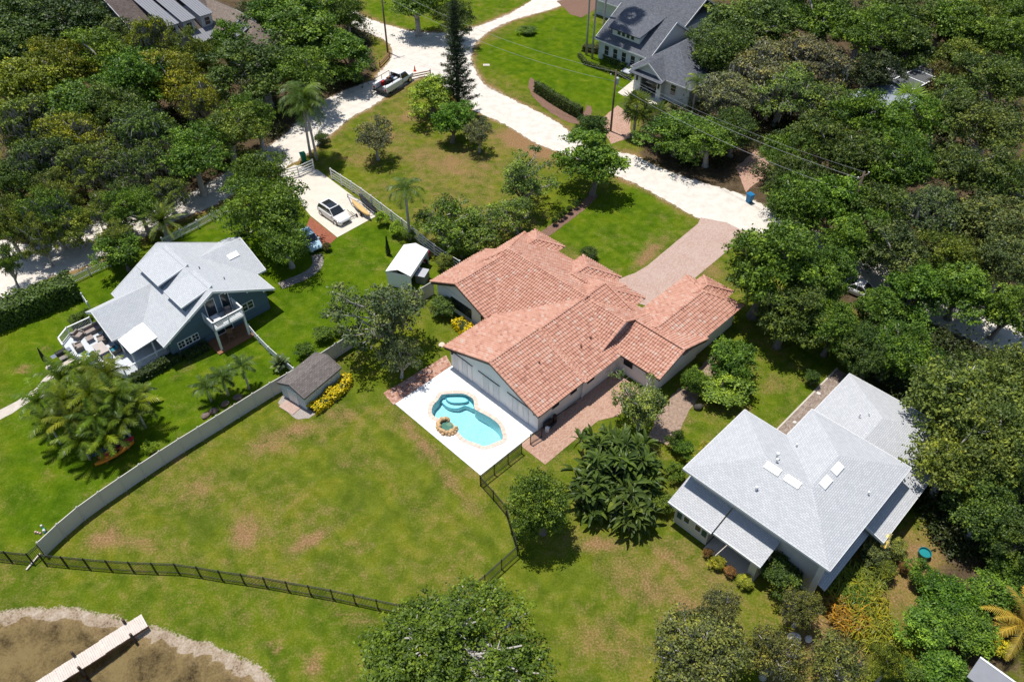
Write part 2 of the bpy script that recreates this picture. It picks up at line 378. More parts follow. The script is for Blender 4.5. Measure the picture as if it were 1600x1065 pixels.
MAIN_YARD = [(68,858),(150,790),(300,690),(440,612),(470,650),(610,625),(750,742),(800,860),(760,895),(600,945),(400,910),(185,893)]
zones_px = [  # polygon, dry, litter, lush
    ([(0,440),(140,430),(350,330),(600,350),(700,440),(545,540),(440,600),(240,715),(63,850),(0,855)], 0.10, 0, 1.0),
    (MAIN_YARD, 0.24, 0, 0.38),
    ([(0,878),(185,895),(400,912),(600,950),(640,1065),(430,1065),(330,1000),(120,945),(0,950)], 0.20, 0, 0.62),
    ([(850,352),(985,285),(1095,345),(985,425),(930,410)], 0.12, 0, 0.95),
    ([(735,80),(890,10),(960,60),(1000,125),(960,180),(830,140)], 0.03, 0, 1.0),
    ([(560,0),(850,0),(700,60),(600,45)], 0.2, 0, 0.9),
    ([(505,262),(600,145),(700,135),(740,165),(900,235),(870,340),(760,400),(640,340)], 0.33, 0, 0.5),
    ([(760,900),(830,820),(1030,790),(1100,860),(1230,950),(1150,1065),(800,1065)], 0.25, 0, 0.45),
    ([(990,700),(1160,590),(1300,540),(1330,600),(1240,680),(1165,640),(1080,730)], 0.22, 0, 0.7),
    ([(660,480),(770,540),(705,570),(560,640),(530,600)], 0.10, 0, 0.5),
    ([(790,740),(860,725),(960,660),(1010,790),(830,860)], 0.2, 0, 0.5),
    ([(0,0),(560,0),(590,110),(440,240),(340,305),(200,345),(120,420),(0,395)], 0.4, 1.0, 0),
    ([(1000,190),(1085,130),(1110,0),(1600,0),(1600,520),(1300,470),(1170,330),(1000,245)], 0.4, 0.9, 0),
    ([(1330,470),(1600,530),(1600,1065),(1440,1065),(1420,900),(1470,800),(1340,560)], 0.4, 0.75, 0),
    ([(1290,905),(1420,820),(1480,870),(1400,1000),(1280,1065),(1200,1065)], 0.62, 0.25, 0),
]
blobs_px = [  # cx, cy, rx, ry (pixels), tilt degrees (down-right positive), dry
    (640,670,26,8,42,0.42),(668,703,26,8,44,0.62),(702,748,26,9,48,0.5),(745,800,24,7,48,0.35),(610,690,60,5,44,-0.3),(690,770,60,5,46,-0.35),(540,648,28,10,0,0.45),(460,672,34,10,-10,0.5),(425,700,30,14,0,0.4),
    (382,830,22,22,30,0.85),(484,845,24,9,-25,0.95),(555,852,18,8,0,0.6),(160,842,30,12,-30,0.6),(220,850,40,10,10,0.45),(300,765,24,18,0,0.35),(285,700,26,14,-40,0.35),
    (340,880,30,8,0,0.25),(520,760,40,20,30,-0.35),(600,800,50,20,40,-0.4),(560,850,60,20,0,-0.1),(320,820,40,15,0,-0.15),
    (935,850,26,10,0,0.55),(1000,905,60,28,20,0.4),(1045,870,22,10,30,0.5),(950,1000,60,28,10,0.35),(1080,945,20,10,0,0.5),(1110,900,40,20,30,0.3),(880,900,40,20,0,-0.4),(840,960,40,20,0,-0.3),
    (645,182,16,7,0,0.75),(800,215,26,9,20,0.7),(838,235,30,9,20,0.85),(690,250,40,14,0,0.35),(730,270,50,14,0,0.3),(560,250,30,10,0,0.25),(600,215,20,8,0,0.4),(540,265,25,8,30,-0.4),(790,195,20,6,0,-0.3),(870,300,20,20,0,-0.5),
    (1020,390,20,10,-40,0.6),(1005,405,14,7,-40,0.6),(1215,600,28,12,-20,0.5),(1110,415,16,14,-40,0.4),(960,370,20,8,0,0.15),
    (35,575,14,6,0,0.7),(70,545,14,5,0,0.6),(290,575,25,6,-35,0.35),(400,560,16,5,0,0.3),
    (430,1010,14,6,40,0.7),(490,1040,10,14,20,0.8),(560,965,30,6,15,0.4),(420,905,40,8,8,0.3),(820,790,20,20,40,0.35),(1055,660,20,8,0,0.4),
]
shore_px = [(-60,953),(0,950),(40,946),(100,945),(150,952),(190,963),(240,974),(290,990),(330,1003),(370,1018),(410,1042),(445,1070),(470,1120),(470,1300),(-60,1300)]
lake_poly = GP(shore_px)
def gauss_dry(X, Y):
    D = np.zeros_like(X)
    # world -> photo pixels, then add each patch where it lies
    dep = Y*math.cos(PITCH)+CAM_H*math.sin(PITCH); up = Y*math.sin(PITCH)-CAM_H*math.cos(PITCH)
    PX = 800+FPX*X/np.maximum(dep, 1); PY = 532.5-FPX*up/np.maximum(dep, 1)
    for cx, cy, rx, ry, t, s in blobs_px:
        a = math.radians(t); dx = PX-cx; dy = PY-cy
        ex = (dx*math.cos(a)+dy*math.sin(a))/rx; ey = (-dx*math.sin(a)+dy*math.cos(a))/ry
        D += (0.85*s if s > 0 else s)*np.exp(-(ex*ex+ey*ey)*0.7)
    return D
def inside_np(X, Y, poly):
    c = np.zeros(X.shape, bool); n = len(poly); j = n-1
    for i in range(n):
        xi, yi = poly[i]; xj, yj = poly[j]
        if yi != yj: c ^= ((yi > Y) != (yj > Y)) & (X < (xj-xi)*(Y-yi)/(yj-yi)+xi)
        j = i
    return c
def dist_np(X, Y, poly):
    D = np.full(X.shape, 1e9); n = len(poly)
    for i in range(n):
        ax, ay = poly[i]; bx, by = poly[(i+1) % n]; dx, dy = bx-ax, by-ay
        t = np.clip(((X-ax)*dx+(Y-ay)*dy)/(dx*dx+dy*dy+1e-9), 0, 1)
        D = np.minimum(D, np.hypot(X-ax-t*dx, Y-ay-t*dy))
    return D
ROAD_PX = [(560,22),(600,38),(650,50),(700,51),(750,40),(800,20),(850,-8),(905,-8),(870,12),(800,32),(760,52),(738,75),(738,100),(755,130),(790,150),(820,165),(860,185),(890,205),(930,230),(990,243),
    (1040,266),(1100,286),(1160,305),(1250,350),(1400,415),(1640,515),(1640,580),(1480,515),(1300,428),(1172,366),(1140,352),(1092,341),(1050,318),(1000,290),(985,283),(930,262),(880,240),(840,225),(790,195),(745,175),
    (728,163),(700,140),(680,122),(660,119),(645,126),(610,146),(575,170),(550,182),(520,207),(480,240),(440,265),(350,312),(320,327),(270,347),(200,382),(130,417),(80,432),(-40,478),(-40,372),(60,385),(120,360),(200,330),(300,300),(400,240),
    (440,215),(480,175),(520,150),(555,135),(585,125),(592,114),(610,95),(612,75),(600,62),(570,50),(530,25),(510,0),(540,0)]
road_poly = GP(ROAD_PX)
POOL_PX = [(693,616),(722,615),(735,620),(741,626),(742,638),(747,642),(765,651.5),(779,662.5),(784,673),(786,686),(775,692),(757,698),(745,694),(728,688),(718,679),(706,665),(697,657.5),(690,656),(679,652),(674,645),(676,634),(683,626),(688,619)]
pool_poly = smooth_poly(GP(POOL_PX), 4)
def axis_coords(lo, hi, step, far):
    c = list(np.arange(lo, hi+1e-6, step)); d = step*2
    while c[-1] < far: c.append(c[-1]+d); d *= 1.6
    d = step*2
    while c[0] > -far: c.insert(0, c[0]-d); d *= 1.6
    return np.array(c)
gx = axis_coords(-100, 100, 0.55, 3000); gy = axis_coords(18, 165, 0.55, 3000)
X, Y = np.meshgrid(gx, gy)
Z = np.zeros_like(X); ZN = np.zeros(X.shape+(4,), np.float32)
dry = np.full(X.shape, 0.25); lit = np.zeros_like(X); lush = np.full(X.shape, 0.5)
for pp, a, b_, c_ in zones_px:
    wp = GP(pp); ins = inside_np(X, Y, wp); dd = dist_np(X, Y, wp)
    w = np.where(ins, np.clip(0.5+dd/2.4, 0, 1), np.clip(0.5-dd/2.4, 0, 1))
    dry = dry*(1-w)+a*w; lit = lit*(1-w)+b_*w; lush = lush*(1-w)+c_*w
far_w = np.clip((np.hypot(X, Y-85)-105)/30, 0, 1); lit = np.maximum(lit, far_w*0.8)
dry = np.clip(dry+gauss_dry(X, Y), -1, 1.6)
rd = np.where(inside_np(X, Y, road_poly), 0, dist_np(X, Y, road_poly))
dry += 0.5*np.exp(-(rd/0.8)**2)
dl = dist_np(X, Y, lake_poly); il = inside_np(X, Y, lake_poly)
wob = 0.5*np.sin(X*1.9+Y*0.7)+0.35*np.sin(X*4.1-Y*3.3+1.0)+0.3*np.sin(X*0.8+Y*5.2)+0.25*np.sin(X*7.7+Y*6.1)
sh0 = 0.66*np.exp(-(rd/0.75)**2)
sh = np.where(il, np.clip(0.52+dl/1.4+0.12*wob, 0, 1), np.clip(0.52-dl/0.9+0.15*wob, 0, 1))
Z = np.where(il, -np.clip((dl-0.25+0.45*wob)*0.2, 0, 1.1), 0.0)
ZN[..., 0] = dry; ZN[..., 1] = lit; ZN[..., 2] = np.clip(lush, 0, 1); ZN[..., 3] = np.maximum(sh, sh0)
pool_c = (np.mean([p[0] for p in pool_poly]), np.mean([p[1] for p in pool_poly]))
nx, ny = len(gx), len(gy)
idx = np.arange(nx*ny).reshape(ny, nx)
F = np.stack([idx[:-1, :-1], idx[:-1, 1:], idx[1:, 1:], idx[1:, :-1]], -1).reshape(-1, 4)
inp = inside_np(X, Y, pool_poly) | (dist_np(X, Y, pool_poly) < 0.25)
bad = inp.ravel()[F].any(axis=1)
me = np_mesh('ground', np.stack([X, Y, Z], -1).reshape(-1, 3), F[~bad], M['lawn'], smooth=True)
ca = me.attributes.new('zones', 'FLOAT_COLOR', 'POINT'); ca.data.foreach_set('color', ZN.reshape(-1, 4).ravel())
tag(obj('ground', me), 'lawns, dry grass and woodland floor', kind='structure')

# roads, drives and paths: thin sheets with worn edges
sheet('sand_road', jitter(smooth_poly(road_poly, 3), 0.3, 0.17, 3), 0.012, M['sand'], 'white shell sand road and its junction')
sheet('driveway', jitter(GP([(1095,340),(1135,348),(1172,366),(1145,385),(1085,435),(1070,450),(1022,480),(1000,475),(960,445),(968,436),(980,431),(992,427),(1012,415),(1050,383),(1090,350)]), 0.8, 0.02, 4), 0.03, M['driveway'], 'pinkish paver driveway to the tiled house', th=0.05)
sheet('patio', [W(-2.3,-3.1),W(4.8,-3.1),W(6.5,-4.0),W(10.75,-4.0),W(10.75,-0.1),W(-2.3,-0.02)], 0.03, M['patio'], 'reddish paver side patio', th=0.05)
sheet('brick_path', jitter([W(-7.3,11.72),W(0.0,11.72),W(0.6,13.2),W(-7.0,13.6)], 0.5, 0.03, 5), 0.026, M['brickpath'], 'dappled brick path beside the pool deck', th=0.05)
sheet('parking_pad', GP([(591,336),(527,371),(485,337),(455,300),(437,270),(460,258),(497,266)]), 0.03, M['concrete'], 'pale concrete parking pad', th=0.05)
sheet('brick_parking', GP([(485,338.5),(526.5,371.6),(508,388),(495,386),(476,360)]), 0.026, M['redbrick'], 'red brick strip beside the parking pad', th=0.04)
sheet('garden_path', jitter(smooth_poly(GP([(-20,650),(0,640),(28,626),(60,602),(75,583),(118,552),(100,540),(118,548),(128,566),(90,588),(72,606),(40,632),(0,656),(-20,664)]), 2), 0.5, 0.05, 7), 0.022, M['pathstone'], 'pale path from the deck steps to the left edge', th=0.04)
sheet('brick_walk', [W(14.3,-15.4),W(26.5,-15.4),W(26.5,-16.5),W(15.6,-16.5),W(15.6,-17.6),W(14.3,-17.6)], 0.024, M['walkbrick'], 'worn brick walk behind the grey roofed house', th=0.04)
sheet('walk_edging', [W(14.15,-15.24),W(26.6,-15.24),W(26.6,-15.4),W(14.15,-15.4)], 0.05, M['pathstone'], 'pale edging along the outer side of the worn walk', th=0.06)
sheet('walk_edging', [W(15.6,-16.5),W(26.6,-16.5),W(26.6,-16.66),W(15.6,-16.66)], 0.05, M['pathstone'], 'pale edging along the house side of the worn walk', th=0.06)
sheet('mulch_bed', jitter(GP([(870,2),(905,-6),(970,0),(955,8),(930,15),(908,28),(890,22)]), 0.5, 0.1, 8), 0.016, M['mulch'], 'reddish mulch bed at the top of the lawn')
sheet('mulch_strip', jitter(smooth_poly(GP([(829,122),(838,128),(858,152),(905,178),(918,165),(926,172),(915,190),(890,192),(845,165),(826,138)]), 2), 0.5, 0.1, 8), 0.016, M['mulch'], 'mulch under the clipped hedge')
sheet('rock_bed', jitter(GP([(1012,682),(1042,694),(1062,672),(1078,640),(1098,612),(1122,580),(1118,548),(1096,572),(1070,598),(1046,622),(1030,645)]), 0.5, 0.1, 9), 0.016, M['rockbed'], 'pale rock bed beside the tiled house')
sheet('brick_drive', jitter(GP([(935,190),(965,165),(985,180),(985,215),(955,225)]), 0.6, 0.06, 9), 0.016, M['patio'], 'red paver drive by the utility pole', th=0.03)
sheet('shaded_drive', jitter(GP([(1150,262),(1180,235),(1215,222),(1230,245),(1195,275),(1165,300)]), 0.6, 0.08, 9), 0.016, M['patio'], 'pink paver drive under the roadside oaks', th=0.03)
sheet('planting_bed', jitter(GP([(845,362),(905,320),(925,300),(935,306),(910,330),(868,362),(850,374)]), 0.5, 0.06, 10), 0.016, M['mulch'], 'mulch strip under the row of small shrubs')
sheet('carport_floor', GP([(990,143),(1010,135),(1040,150),(1030,165),(1000,158)]), 0.02, M['concrete'], 'concrete apron of the garage')
sheet('side_walk', GP([(965,145),(990,125),(1000,135),(978,152)]), 0.02, M['concrete'], 'concrete walk beside the garage')

# ------------------------------------------------------------------ lake
def clear_water(name, tintc, ior=1.33, rough=0.04, scale=3.0, strength=0.15):
    m = bpy.data.materials.new(name); m.use_nodes = True; nt = m.node_tree; nt.nodes.clear()
    out = N(nt, 'ShaderNodeOutputMaterial'); tr = N(nt, 'ShaderNodeBsdfTransparent'); tr.inputs[0].default_value = (*tintc, 1)
    gl = N(nt, 'ShaderNodeBsdfGlossy'); gl.inputs['Roughness'].default_value = rough
    fr = N(nt, 'ShaderNodeFresnel'); fr.inputs[0].default_value = ior
    pos = N(nt, 'ShaderNodeNewGeometry').outputs['Position']
    b = N(nt, 'ShaderNodeBump'); b.inputs['Strength'].default_value = strength; b.inputs['Distance'].default_value = 0.08
    nt.links.new(noise(nt, pos, scale, 3, 0.6, 0.8), b.inputs['Height'])
    nt.links.new(b.outputs[0], gl.inputs['Normal']); nt.links.new(b.outputs[0], fr.inputs['Normal'])
    mx = N(nt, 'ShaderNodeMixShader'); nt.links.new(fr.outputs[0], mx.inputs[0]); nt.links.new(tr.outputs[0], mx.inputs[1]); nt.links.new(gl.outputs[0], mx.inputs[2])
    nt.links.new(mx.outputs[0], out.inputs[0]); return m
M['lakewater'] = clear_water('lake_water', (0.86, 0.82, 0.68), scale=2.0)
M['poolwater'] = clear_water('pool_water', (0.66, 0.935, 0.97), scale=2.5, strength=0.1)
sheet('lake_water', GP([(-200,930),(0,935),(200,955),(330,995),(480,1060),(520,1300),(-200,1300)]), -0.16, M['lakewater'], 'shallow brown lake water')

# ------------------------------------------------------------------ pool, spa, deck
sheet('pool_deck', [W(-7.1,0.05),W(-7.1,11.7),W(0.05,11.7),W(0.05,0.05)], 0.06, M['deck'], 'bright white pool deck', th=0.12, holes=[pool_poly[::-1]])
def plaster():
    m, nt, b = newmat('pool_plaster')
    pos = N(nt, 'ShaderNodeNewGeometry').outputs['Position']
    vo = N(nt, 'ShaderNodeTexVoronoi', feature='DISTANCE_TO_EDGE'); vo.inputs['Scale'].default_value = 2.6
    mp = N(nt, 'ShaderNodeMapping'); nt.links.new(pos, mp.inputs[0]); nz = noise(nt, pos, 2.0, 3, 0.6)
    add = N(nt, 'ShaderNodeVectorMath', operation='ADD'); nt.links.new(pos, add.inputs[0])
    cmb = N(nt, 'ShaderNodeCombineXYZ'); nt.links.new(nz, cmb.inputs[0]); nt.links.new(nz, cmb.inputs[1]); nt.links.new(cmb.outputs[0], add.inputs[1]); nt.links.new(add.outputs[0], vo.inputs['Vector'])
    r = ramp(nt, noise(nt, pos, 9.0, 3, 0.75), [(0.36, (0.46, 0.64, 0.68)), (0.62, (0.76, 0.85, 0.86))])  # pebble mottling, made strong to stand in for caustic light speckle
    nt.links.new(r.outputs[0], b.inputs['Base Color']); b.inputs['Roughness'].default_value = 0.6
    return m
M['plaster'] = plaster(); M['coping'] = simple('peach_coping', (0.62, 0.50, 0.42), 0.8, 0.2, 3.0, bmp=0.3)
M['tilestep'] = simple('teal_step_edge', (0.05, 0.28, 0.36), 0.4, 0.15, 4)
px0, py0 = pool_c
pool = thing('swimming_pool', 'turquoise free-form swimming pool set in the white deck', 'pool', (px0, py0, 0))
rel = [(x-px0, y-py0) for x, y in pool_poly]
mb = MB(); n = len(rel)
def pool_depth(p):   # shallow by the steps (far left), deep to the right
    t = (p[0]*S2-p[1]*S2)/4.0
    return -1.15-0.35*max(-1, min(1, t))
mb.add([(x, y, 0.05) for x, y in rel]+[(x*0.97, y*0.97, pool_depth((x, y))) for x, y in rel]+[(0, 0, pool_depth((0, 0)))],
       [(i, (i+1) % n, n+(i+1) % n, n+i) for i in range(n)]+[(n+i, n+(i+1) % n, 2*n) for i in range(n)])
mb.build('basin', M['plaster'], pool)
mb = MB(); mb.prism([(x*0.999, y*0.999) for x, y in rel], -0.101, -0.10)
wat = MB(); tri = tessellate_polygon([[Vector((x, y, 0)) for x, y in rel]])
def _ccw(t):
    A, B, C = (rel[i] for i in t)
    return tuple(t) if (B[0]-A[0])*(C[1]-A[1])-(B[1]-A[1])*(C[0]-A[0]) > 0 else tuple(t[::-1])
wat.add([(x, y, -0.06) for x, y in rel], [_ccw(t) for t in tri]); wat.build('water', M['poolwater'], pool)
def local(pts, z=0): return [(G(x, y, z)[0]-px0, G(x, y, z)[1]-py0) for x, y in pts]
for k, (pts, z) in enumerate([([(690,617),(722,616),(736,622),(741,633),(727,628),(716,632),(702,631),(692,625)], -0.55), ([(697,617.5),(722,616.5),(732,622),(724,625.5),(704,625)], -0.32)]):
    st = MB(); pl = smooth_poly(local(pts), 3); st.prism(pl, -1.5, z); st.build('step', M['plaster'], pool)
    ed = MB(); ed.tube([(x, y, z+0.01) for x, y in pl+pl[:1]], [0.05]*(len(pl)+1), 5); ed.build('step_edge', M['tilestep'], pool)
# coping stones, each a piece, laid round the rim
def offset_loop(loop, d):
    n = len(loop); out = []
    for i in range(n):
        a = Vector(loop[i-1]); b = Vector(loop[(i+1) % n]); t = (b-a).normalized(); nrm = Vector((t.y, -t.x))
        out.append((loop[i][0]+nrm.x*d, loop[i][1]+nrm.y*d))
    return out
ar = sum(rel[i][0]*rel[(i+1) % n][1]-rel[(i+1) % n][0]*rel[i][1] for i in range(n))
sg = 1 if ar > 0 else -1
outer = offset_loop(rel, 0.36*sg); inner = offset_loop(rel, -0.05*sg)
rr = random.Random(5)
for i in range(0, n, 2):
    j = (i+1) % n; k = (i+2) % n
    def lerp(a, b, t): return (a[0]+(b[0]-a[0])*t, a[1]+(b[1]-a[1])*t)
    w = rr.uniform(-0.06, 0.05)
    o1, o2, o3 = (lerp(inner[q], outer[q], 1+w) for q in (i, j, k))
    st = MB(); st.prism([lerp(inner[i], inner[j], 0.04), inner[j], lerp(inner[j], inner[k], 0.96), lerp(o2, o3, 0.96), o2, lerp(o1, o2, 0.04)], 0.062, 0.085+rr.uniform(0, 0.02))
    st.build('coping_stone', M['coping'], pool, bevel=0.01)
# raised spa of stacked boulders on the near rim
spx, spy = G(698, 668)
spa = thing('rock_spa', 'small raised spa ringed with tan boulders on the pool edge', 'spa', (spx, spy, 0.05)); spa.scale = (0.8, 0.8, 0.85)
M['boulder'] = simple('tan_boulder', (0.55, 0.36, 0.19), 0.85, 0.35, 3.0, bmp=0.7)
def rock(r, sx, sy, sz, seed):
    bm = bmesh.new(); bmesh.ops.create_icosphere(bm, subdivisions=2, radius=1.0); q = random.Random(seed)
    offs = [Vector((q.uniform(-1, 1), q.uniform(-1, 1), q.uniform(-1, 1))).normalized() for _ in range(6)]; amp = [q.uniform(0.05, 0.22) for _ in range(6)]
    for v in bm.verts:
        d = v.co.normalized(); k = 1.0
        for o_, a_ in zip(offs, amp): k -= a_*max(0, d.dot(o_)-0.35)*1.6
        v.co = Vector((d.x*sx*k*r, d.y*sy*k*r, d.z*sz*k*r))
    me = bpy.data.meshes.new('rock'); bm.to_mesh(me); bm.free(); return me
rocks = [rock(1, 0.32, 0.24, 0.22, s) for s in range(5)]
for m_ in rocks: m_.materials.append(M['boulder'])
for k in range(30):
    a = math.radians(120)+math.radians(265)*(k % 15)/14+0.1*(k//15); lay = k//15; R_ = (1.05 if lay == 0 else 0.95)+rr.uniform(-0.08, 0.08)
    ex = math.cos(a)*R_*1.12; ey = math.sin(a)*R_*0.95
    o = obj('boulder', rocks[k % 5], spa); o.location = (ex*S2+ey*S2, -ex*S2+ey*S2, 0.1+0.26*lay+rr.uniform(-0.04, 0.04)); o.rotation_euler = (rr.uniform(-.5, .5), rr.uniform(-.5, .5), rr.uniform(0, 6.3)); s_ = rr.uniform(0.8, 1.2); o.scale = (s_, s_, s_)
mb = MB(); ring = [(math.cos(2*math.pi*k/20)*0.85, math.sin(2*math.pi*k/20)*0.72) for k in range(20)]
ring = [(x*S2+y*S2, -x*S2+y*S2) for x, y in ring]
mb.prism([(x*1.2, y*1.2) for x, y in ring], -0.9, 0.05); mb.build('spa_wall', M['boulder'], spa)
mb = MB(); mb.prism(ring, 0.055, 0.06); mb.build('spa_floor', simple('spa_floor', (0.30, 0.36, 0.33), 0.7, 0.2, 4), spa)
mb = MB(); mb.add([(x*1.02, y*1.02, 0.24) for x, y in ring], [tuple(range(20))]); mb.build('spa_water', clear_water('spa_water', (0.50, 0.72, 0.66)), spa)
# ------------------------------------------------------------------ house building helpers (local frame u, v, z on the 45 degree grid)
M['stucco'] = simple('white_stucco', (0.79, 0.785, 0.77), 0.85, 0.04, 1.2, bmp=0.15, spec=0.15)
M['white'] = simple('white_paint', (0.74, 0.74, 0.73), 0.55, 0.06, 2.0)
M['glass'] = simple('dark_window_glass', (0.025, 0.032, 0.036), 0.08, 0.3, 0.8, spec=0.6)
M['darkframe'] = simple('dark_bronze', (0.035, 0.03, 0.028), 0.5, 0.2, 3)
M['shutter'] = simple('grey_white_panel', (0.64, 0.64, 0.65), 0.6, 0.08, 2)
M['clay_under'] = simple('clay_underlay', (0.24, 0.085, 0.05), 0.9, 0.3, 2)
M['bluewall'] = boards('blue_grey_clapboard', (0.105, 0.160, 0.210), 0.18, 'Z', 0.08)
M['creamwall'] = simple('cream_stucco', (0.58, 0.545, 0.48), 0.85, 0.08, 1.2, bmp=0.15)
M['dwall'] = boards('pale_clapboard', (0.62, 0.65, 0.64), 0.2, 'Z', 0.04)
M['sh_white'] = shingle('pale_grey_shingle', [(0.44, 0.46, 0.485), (0.49, 0.51, 0.535), (0.54, 0.56, 0.58)])
M['sh_grey'] = shingle('light_grey_shingle', [(0.42, 0.43, 0.445), (0.475, 0.485, 0.505), (0.53, 0.54, 0.555)])
M['sh_slate'] = shingle('slate_grey_shingle', [(0.085, 0.092, 0.108), (0.125, 0.132, 0.152), (0.17, 0.178, 0.20)])
M['sh_brown'] = shingle('brown_shingle', [(0.075, 0.06, 0.055), (0.115, 0.092, 0.082), (0.165, 0.135, 0.12)])
M['sh_tan'] = shingle('tan_shingle', [(0.17, 0.135, 0.11), (0.23, 0.185, 0.155), (0.29, 0.24, 0.205)])
M['sh_shed'] = shingle('brown_grey_shingle', [(0.115, 0.098, 0.092), (0.165, 0.145, 0.135), (0.22, 0.195, 0.185)])
M['metalroof'] = simple('grey_metal_roof', (0.215, 0.22, 0.245), 0.6, 0.08, 1.5)
M['woodfloor'] = boards('brown_deck_boards', (0.27, 0.13, 0.065), 0.14, 'V', 0.15)
M['greywood'] = simple('pale_blue_deck', (0.52, 0.55, 0.58), 0.8, 0.05, 1.5)
M['skylight'] = simple('skylight_dome', (0.78, 0.80, 0.82), 0.25, 0.04, 2)
def tile_material():
    m, nt, b = newmat('clay_roof_tile')
    at = N(nt, 'ShaderNodeAttribute', attribute_name='tint'); pos = N(nt, 'ShaderNodeNewGeometry').outputs['Position']
    big = noise(nt, pos, 0.55, 4, 0.65, 0.3); n2 = noise(nt, pos, 14, 3, 0.6)
    f = math_(nt, 'ADD', math_(nt, 'MULTIPLY', at.outputs['Fac'], 0.72), math_(nt, 'ADD', math_(nt, 'MULTIPLY', big, 0.30), math_(nt, 'MULTIPLY', math_(nt, 'SUBTRACT', n2, 0.5), 0.25)))
    r = ramp(nt, f, [(0.10, (0.35, 0.165, 0.12)), (0.33, (0.48, 0.25, 0.18)), (0.52, (0.545, 0.305, 0.225)), (0.68, (0.56, 0.355, 0.28)), (0.82, (0.54, 0.40, 0.33)), (0.95, (0.49, 0.425, 0.385))])
    nt.links.new(r.outputs[0], b.inputs['Base Color']); b.inputs['Roughness'].default_value = 0.75; b.inputs['Specular IOR Level'].default_value = 0.2
    return m
M['tile'] = tile_material()
def wing(axis, a0, a1, w0, w1, ze, zr, rp=None, h0=0.0, h1=0.0, ze1=None):
    """planes of one roof wing; ridge runs along axis; h0/h1 > 0 make hipped ends. Returns planes (eave first), ridge lines, gables"""
    rp = (w0+w1)/2 if rp is None else rp; ze1 = ze if ze1 is None else ze1
    def p(a, w, z): return (a, w, z) if axis == 'u' else (w, a, z)
    r0, r1 = p(a0+h0, rp, zr), p(a1-h1, rp, zr)
    c00, c10, c11, c01 = p(a0, w0, ze), p(a1, w0, ze), p(a1, w1, ze1), p(a0, w1, ze1)
    planes = [[c00, c10, r1, r0], [c11, c01, r0, r1]]; ridges = [(r0, r1)]; gables = []
    if h0: planes.append([c01, c00, r0]); ridges += [(c00, r0), (c01, r0)]
    else: gables.append((c00, c01, r0)); ridges += [(c00, r0, 1), (c01, r0, 1)]
    if h1: planes.append([c10, c11, r1]); ridges += [(c10, r1), (c11, r1)]
    else: gables.append((c10, c11, r1)); ridges += [(c10, r1, 1), (c11, r1, 1)]
    return planes, ridges, gables
def in_poly2(s, t, P2): return inside((s, t), P2)
trng = random.Random(11)
def clay_tiles(mb, tints, poly3, wt=0.29, ht=0.37):
    P = [Vector(p) for p in poly3]; sd = (P[1]-P[0]).normalized(); nm = (P[1]-P[0]).cross(P[2]-P[0]).normalized()
    if nm.z < 0: nm = -nm
    td = nm.cross(sd)
    if td.z < 0: td = -td
    P2 = [((p-P[0]).dot(sd), (p-P[0]).dot(td)) for p in P]
    smin = min(p[0] for p in P2); smax = max(p[0] for p in P2); tmax = max(p[1] for p in P2)
    ns = int((smax-smin)/wt)+1; ntt = int(tmax/ht)+1
    prof = [(-0.5, -0.01), (-0.3, 0.09), (0.05, 0.105), (0.28, 0.03), (0.5, -0.01)]
    for j in range(ntt):
        t0 = j*ht
        for i in range(ns):
            s0 = smin+(i+0.5)*wt
            if not in_poly2(s0, t0+ht*0.5, P2): continue
            lift = 0.075+trng.uniform(-0.008, 0.012); js = trng.uniform(-0.012, 0.012); vs = []
            for (x, h) in prof: vs.append(tuple(P[0]+sd*(s0+x*wt*1.02+js)+td*(t0-0.05)+nm*(h+lift)))
            for (x, h) in prof: vs.append(tuple(P[0]+sd*(s0+x*wt*1.02+js)+td*(t0+ht)+nm*(h*0.9+0.012)))
            fs = [(k, k+1, 6+k, 5+k) for k in range(4)]
            b0 = [tuple(P[0]+sd*(s0+x*wt)+td*(t0-0.05)+nm*0.0) for x in (-0.5, 0.5)]
            vs += b0; fs.append((10, 11, 4, 3, 2, 1, 0))
            mb.add(vs, fs)
            g = trng.gauss(0.43, 0.15); g = 0.9 if trng.random() < 0.03 else g
            tints += [g]*5
def ridge_tiles(mb, tints, p, q, r=0.13, step=0.36, lift=0.06):
    p = Vector(p); q = Vector(q); d = q-p; Ln = d.length
    if Ln < 0.2: return
    d.normalize(); side = d.cross(Vector((0,0,1))).normalized(); up = side.cross(d); k = max(1, int(Ln/step))
    for i in range(k):
        a = p+d*(Ln*i/k-0.02)+up*lift; b = p+d*(Ln*(i+1)/k+0.03)+up*(lift-0.02); vs = []
        for c, rad in ((a, r*1.12), (b, r*0.92)):
            for an in (-0.15, 0.2, 0.5, 0.8, 1.15): vs.append(tuple(c+side*(-math.cos(an*math.pi)*rad*1.15)+up*(math.sin(an*math.pi)*rad*0.8+0.03)))
        mb.add(vs, [(j, j+1, 6+j, 5+j) for j in range(4)]+[(4, 3, 2, 1, 0), (5, 6, 7, 8, 9)]); g = trng.gauss(0.32, 0.13); tints += [g]*6
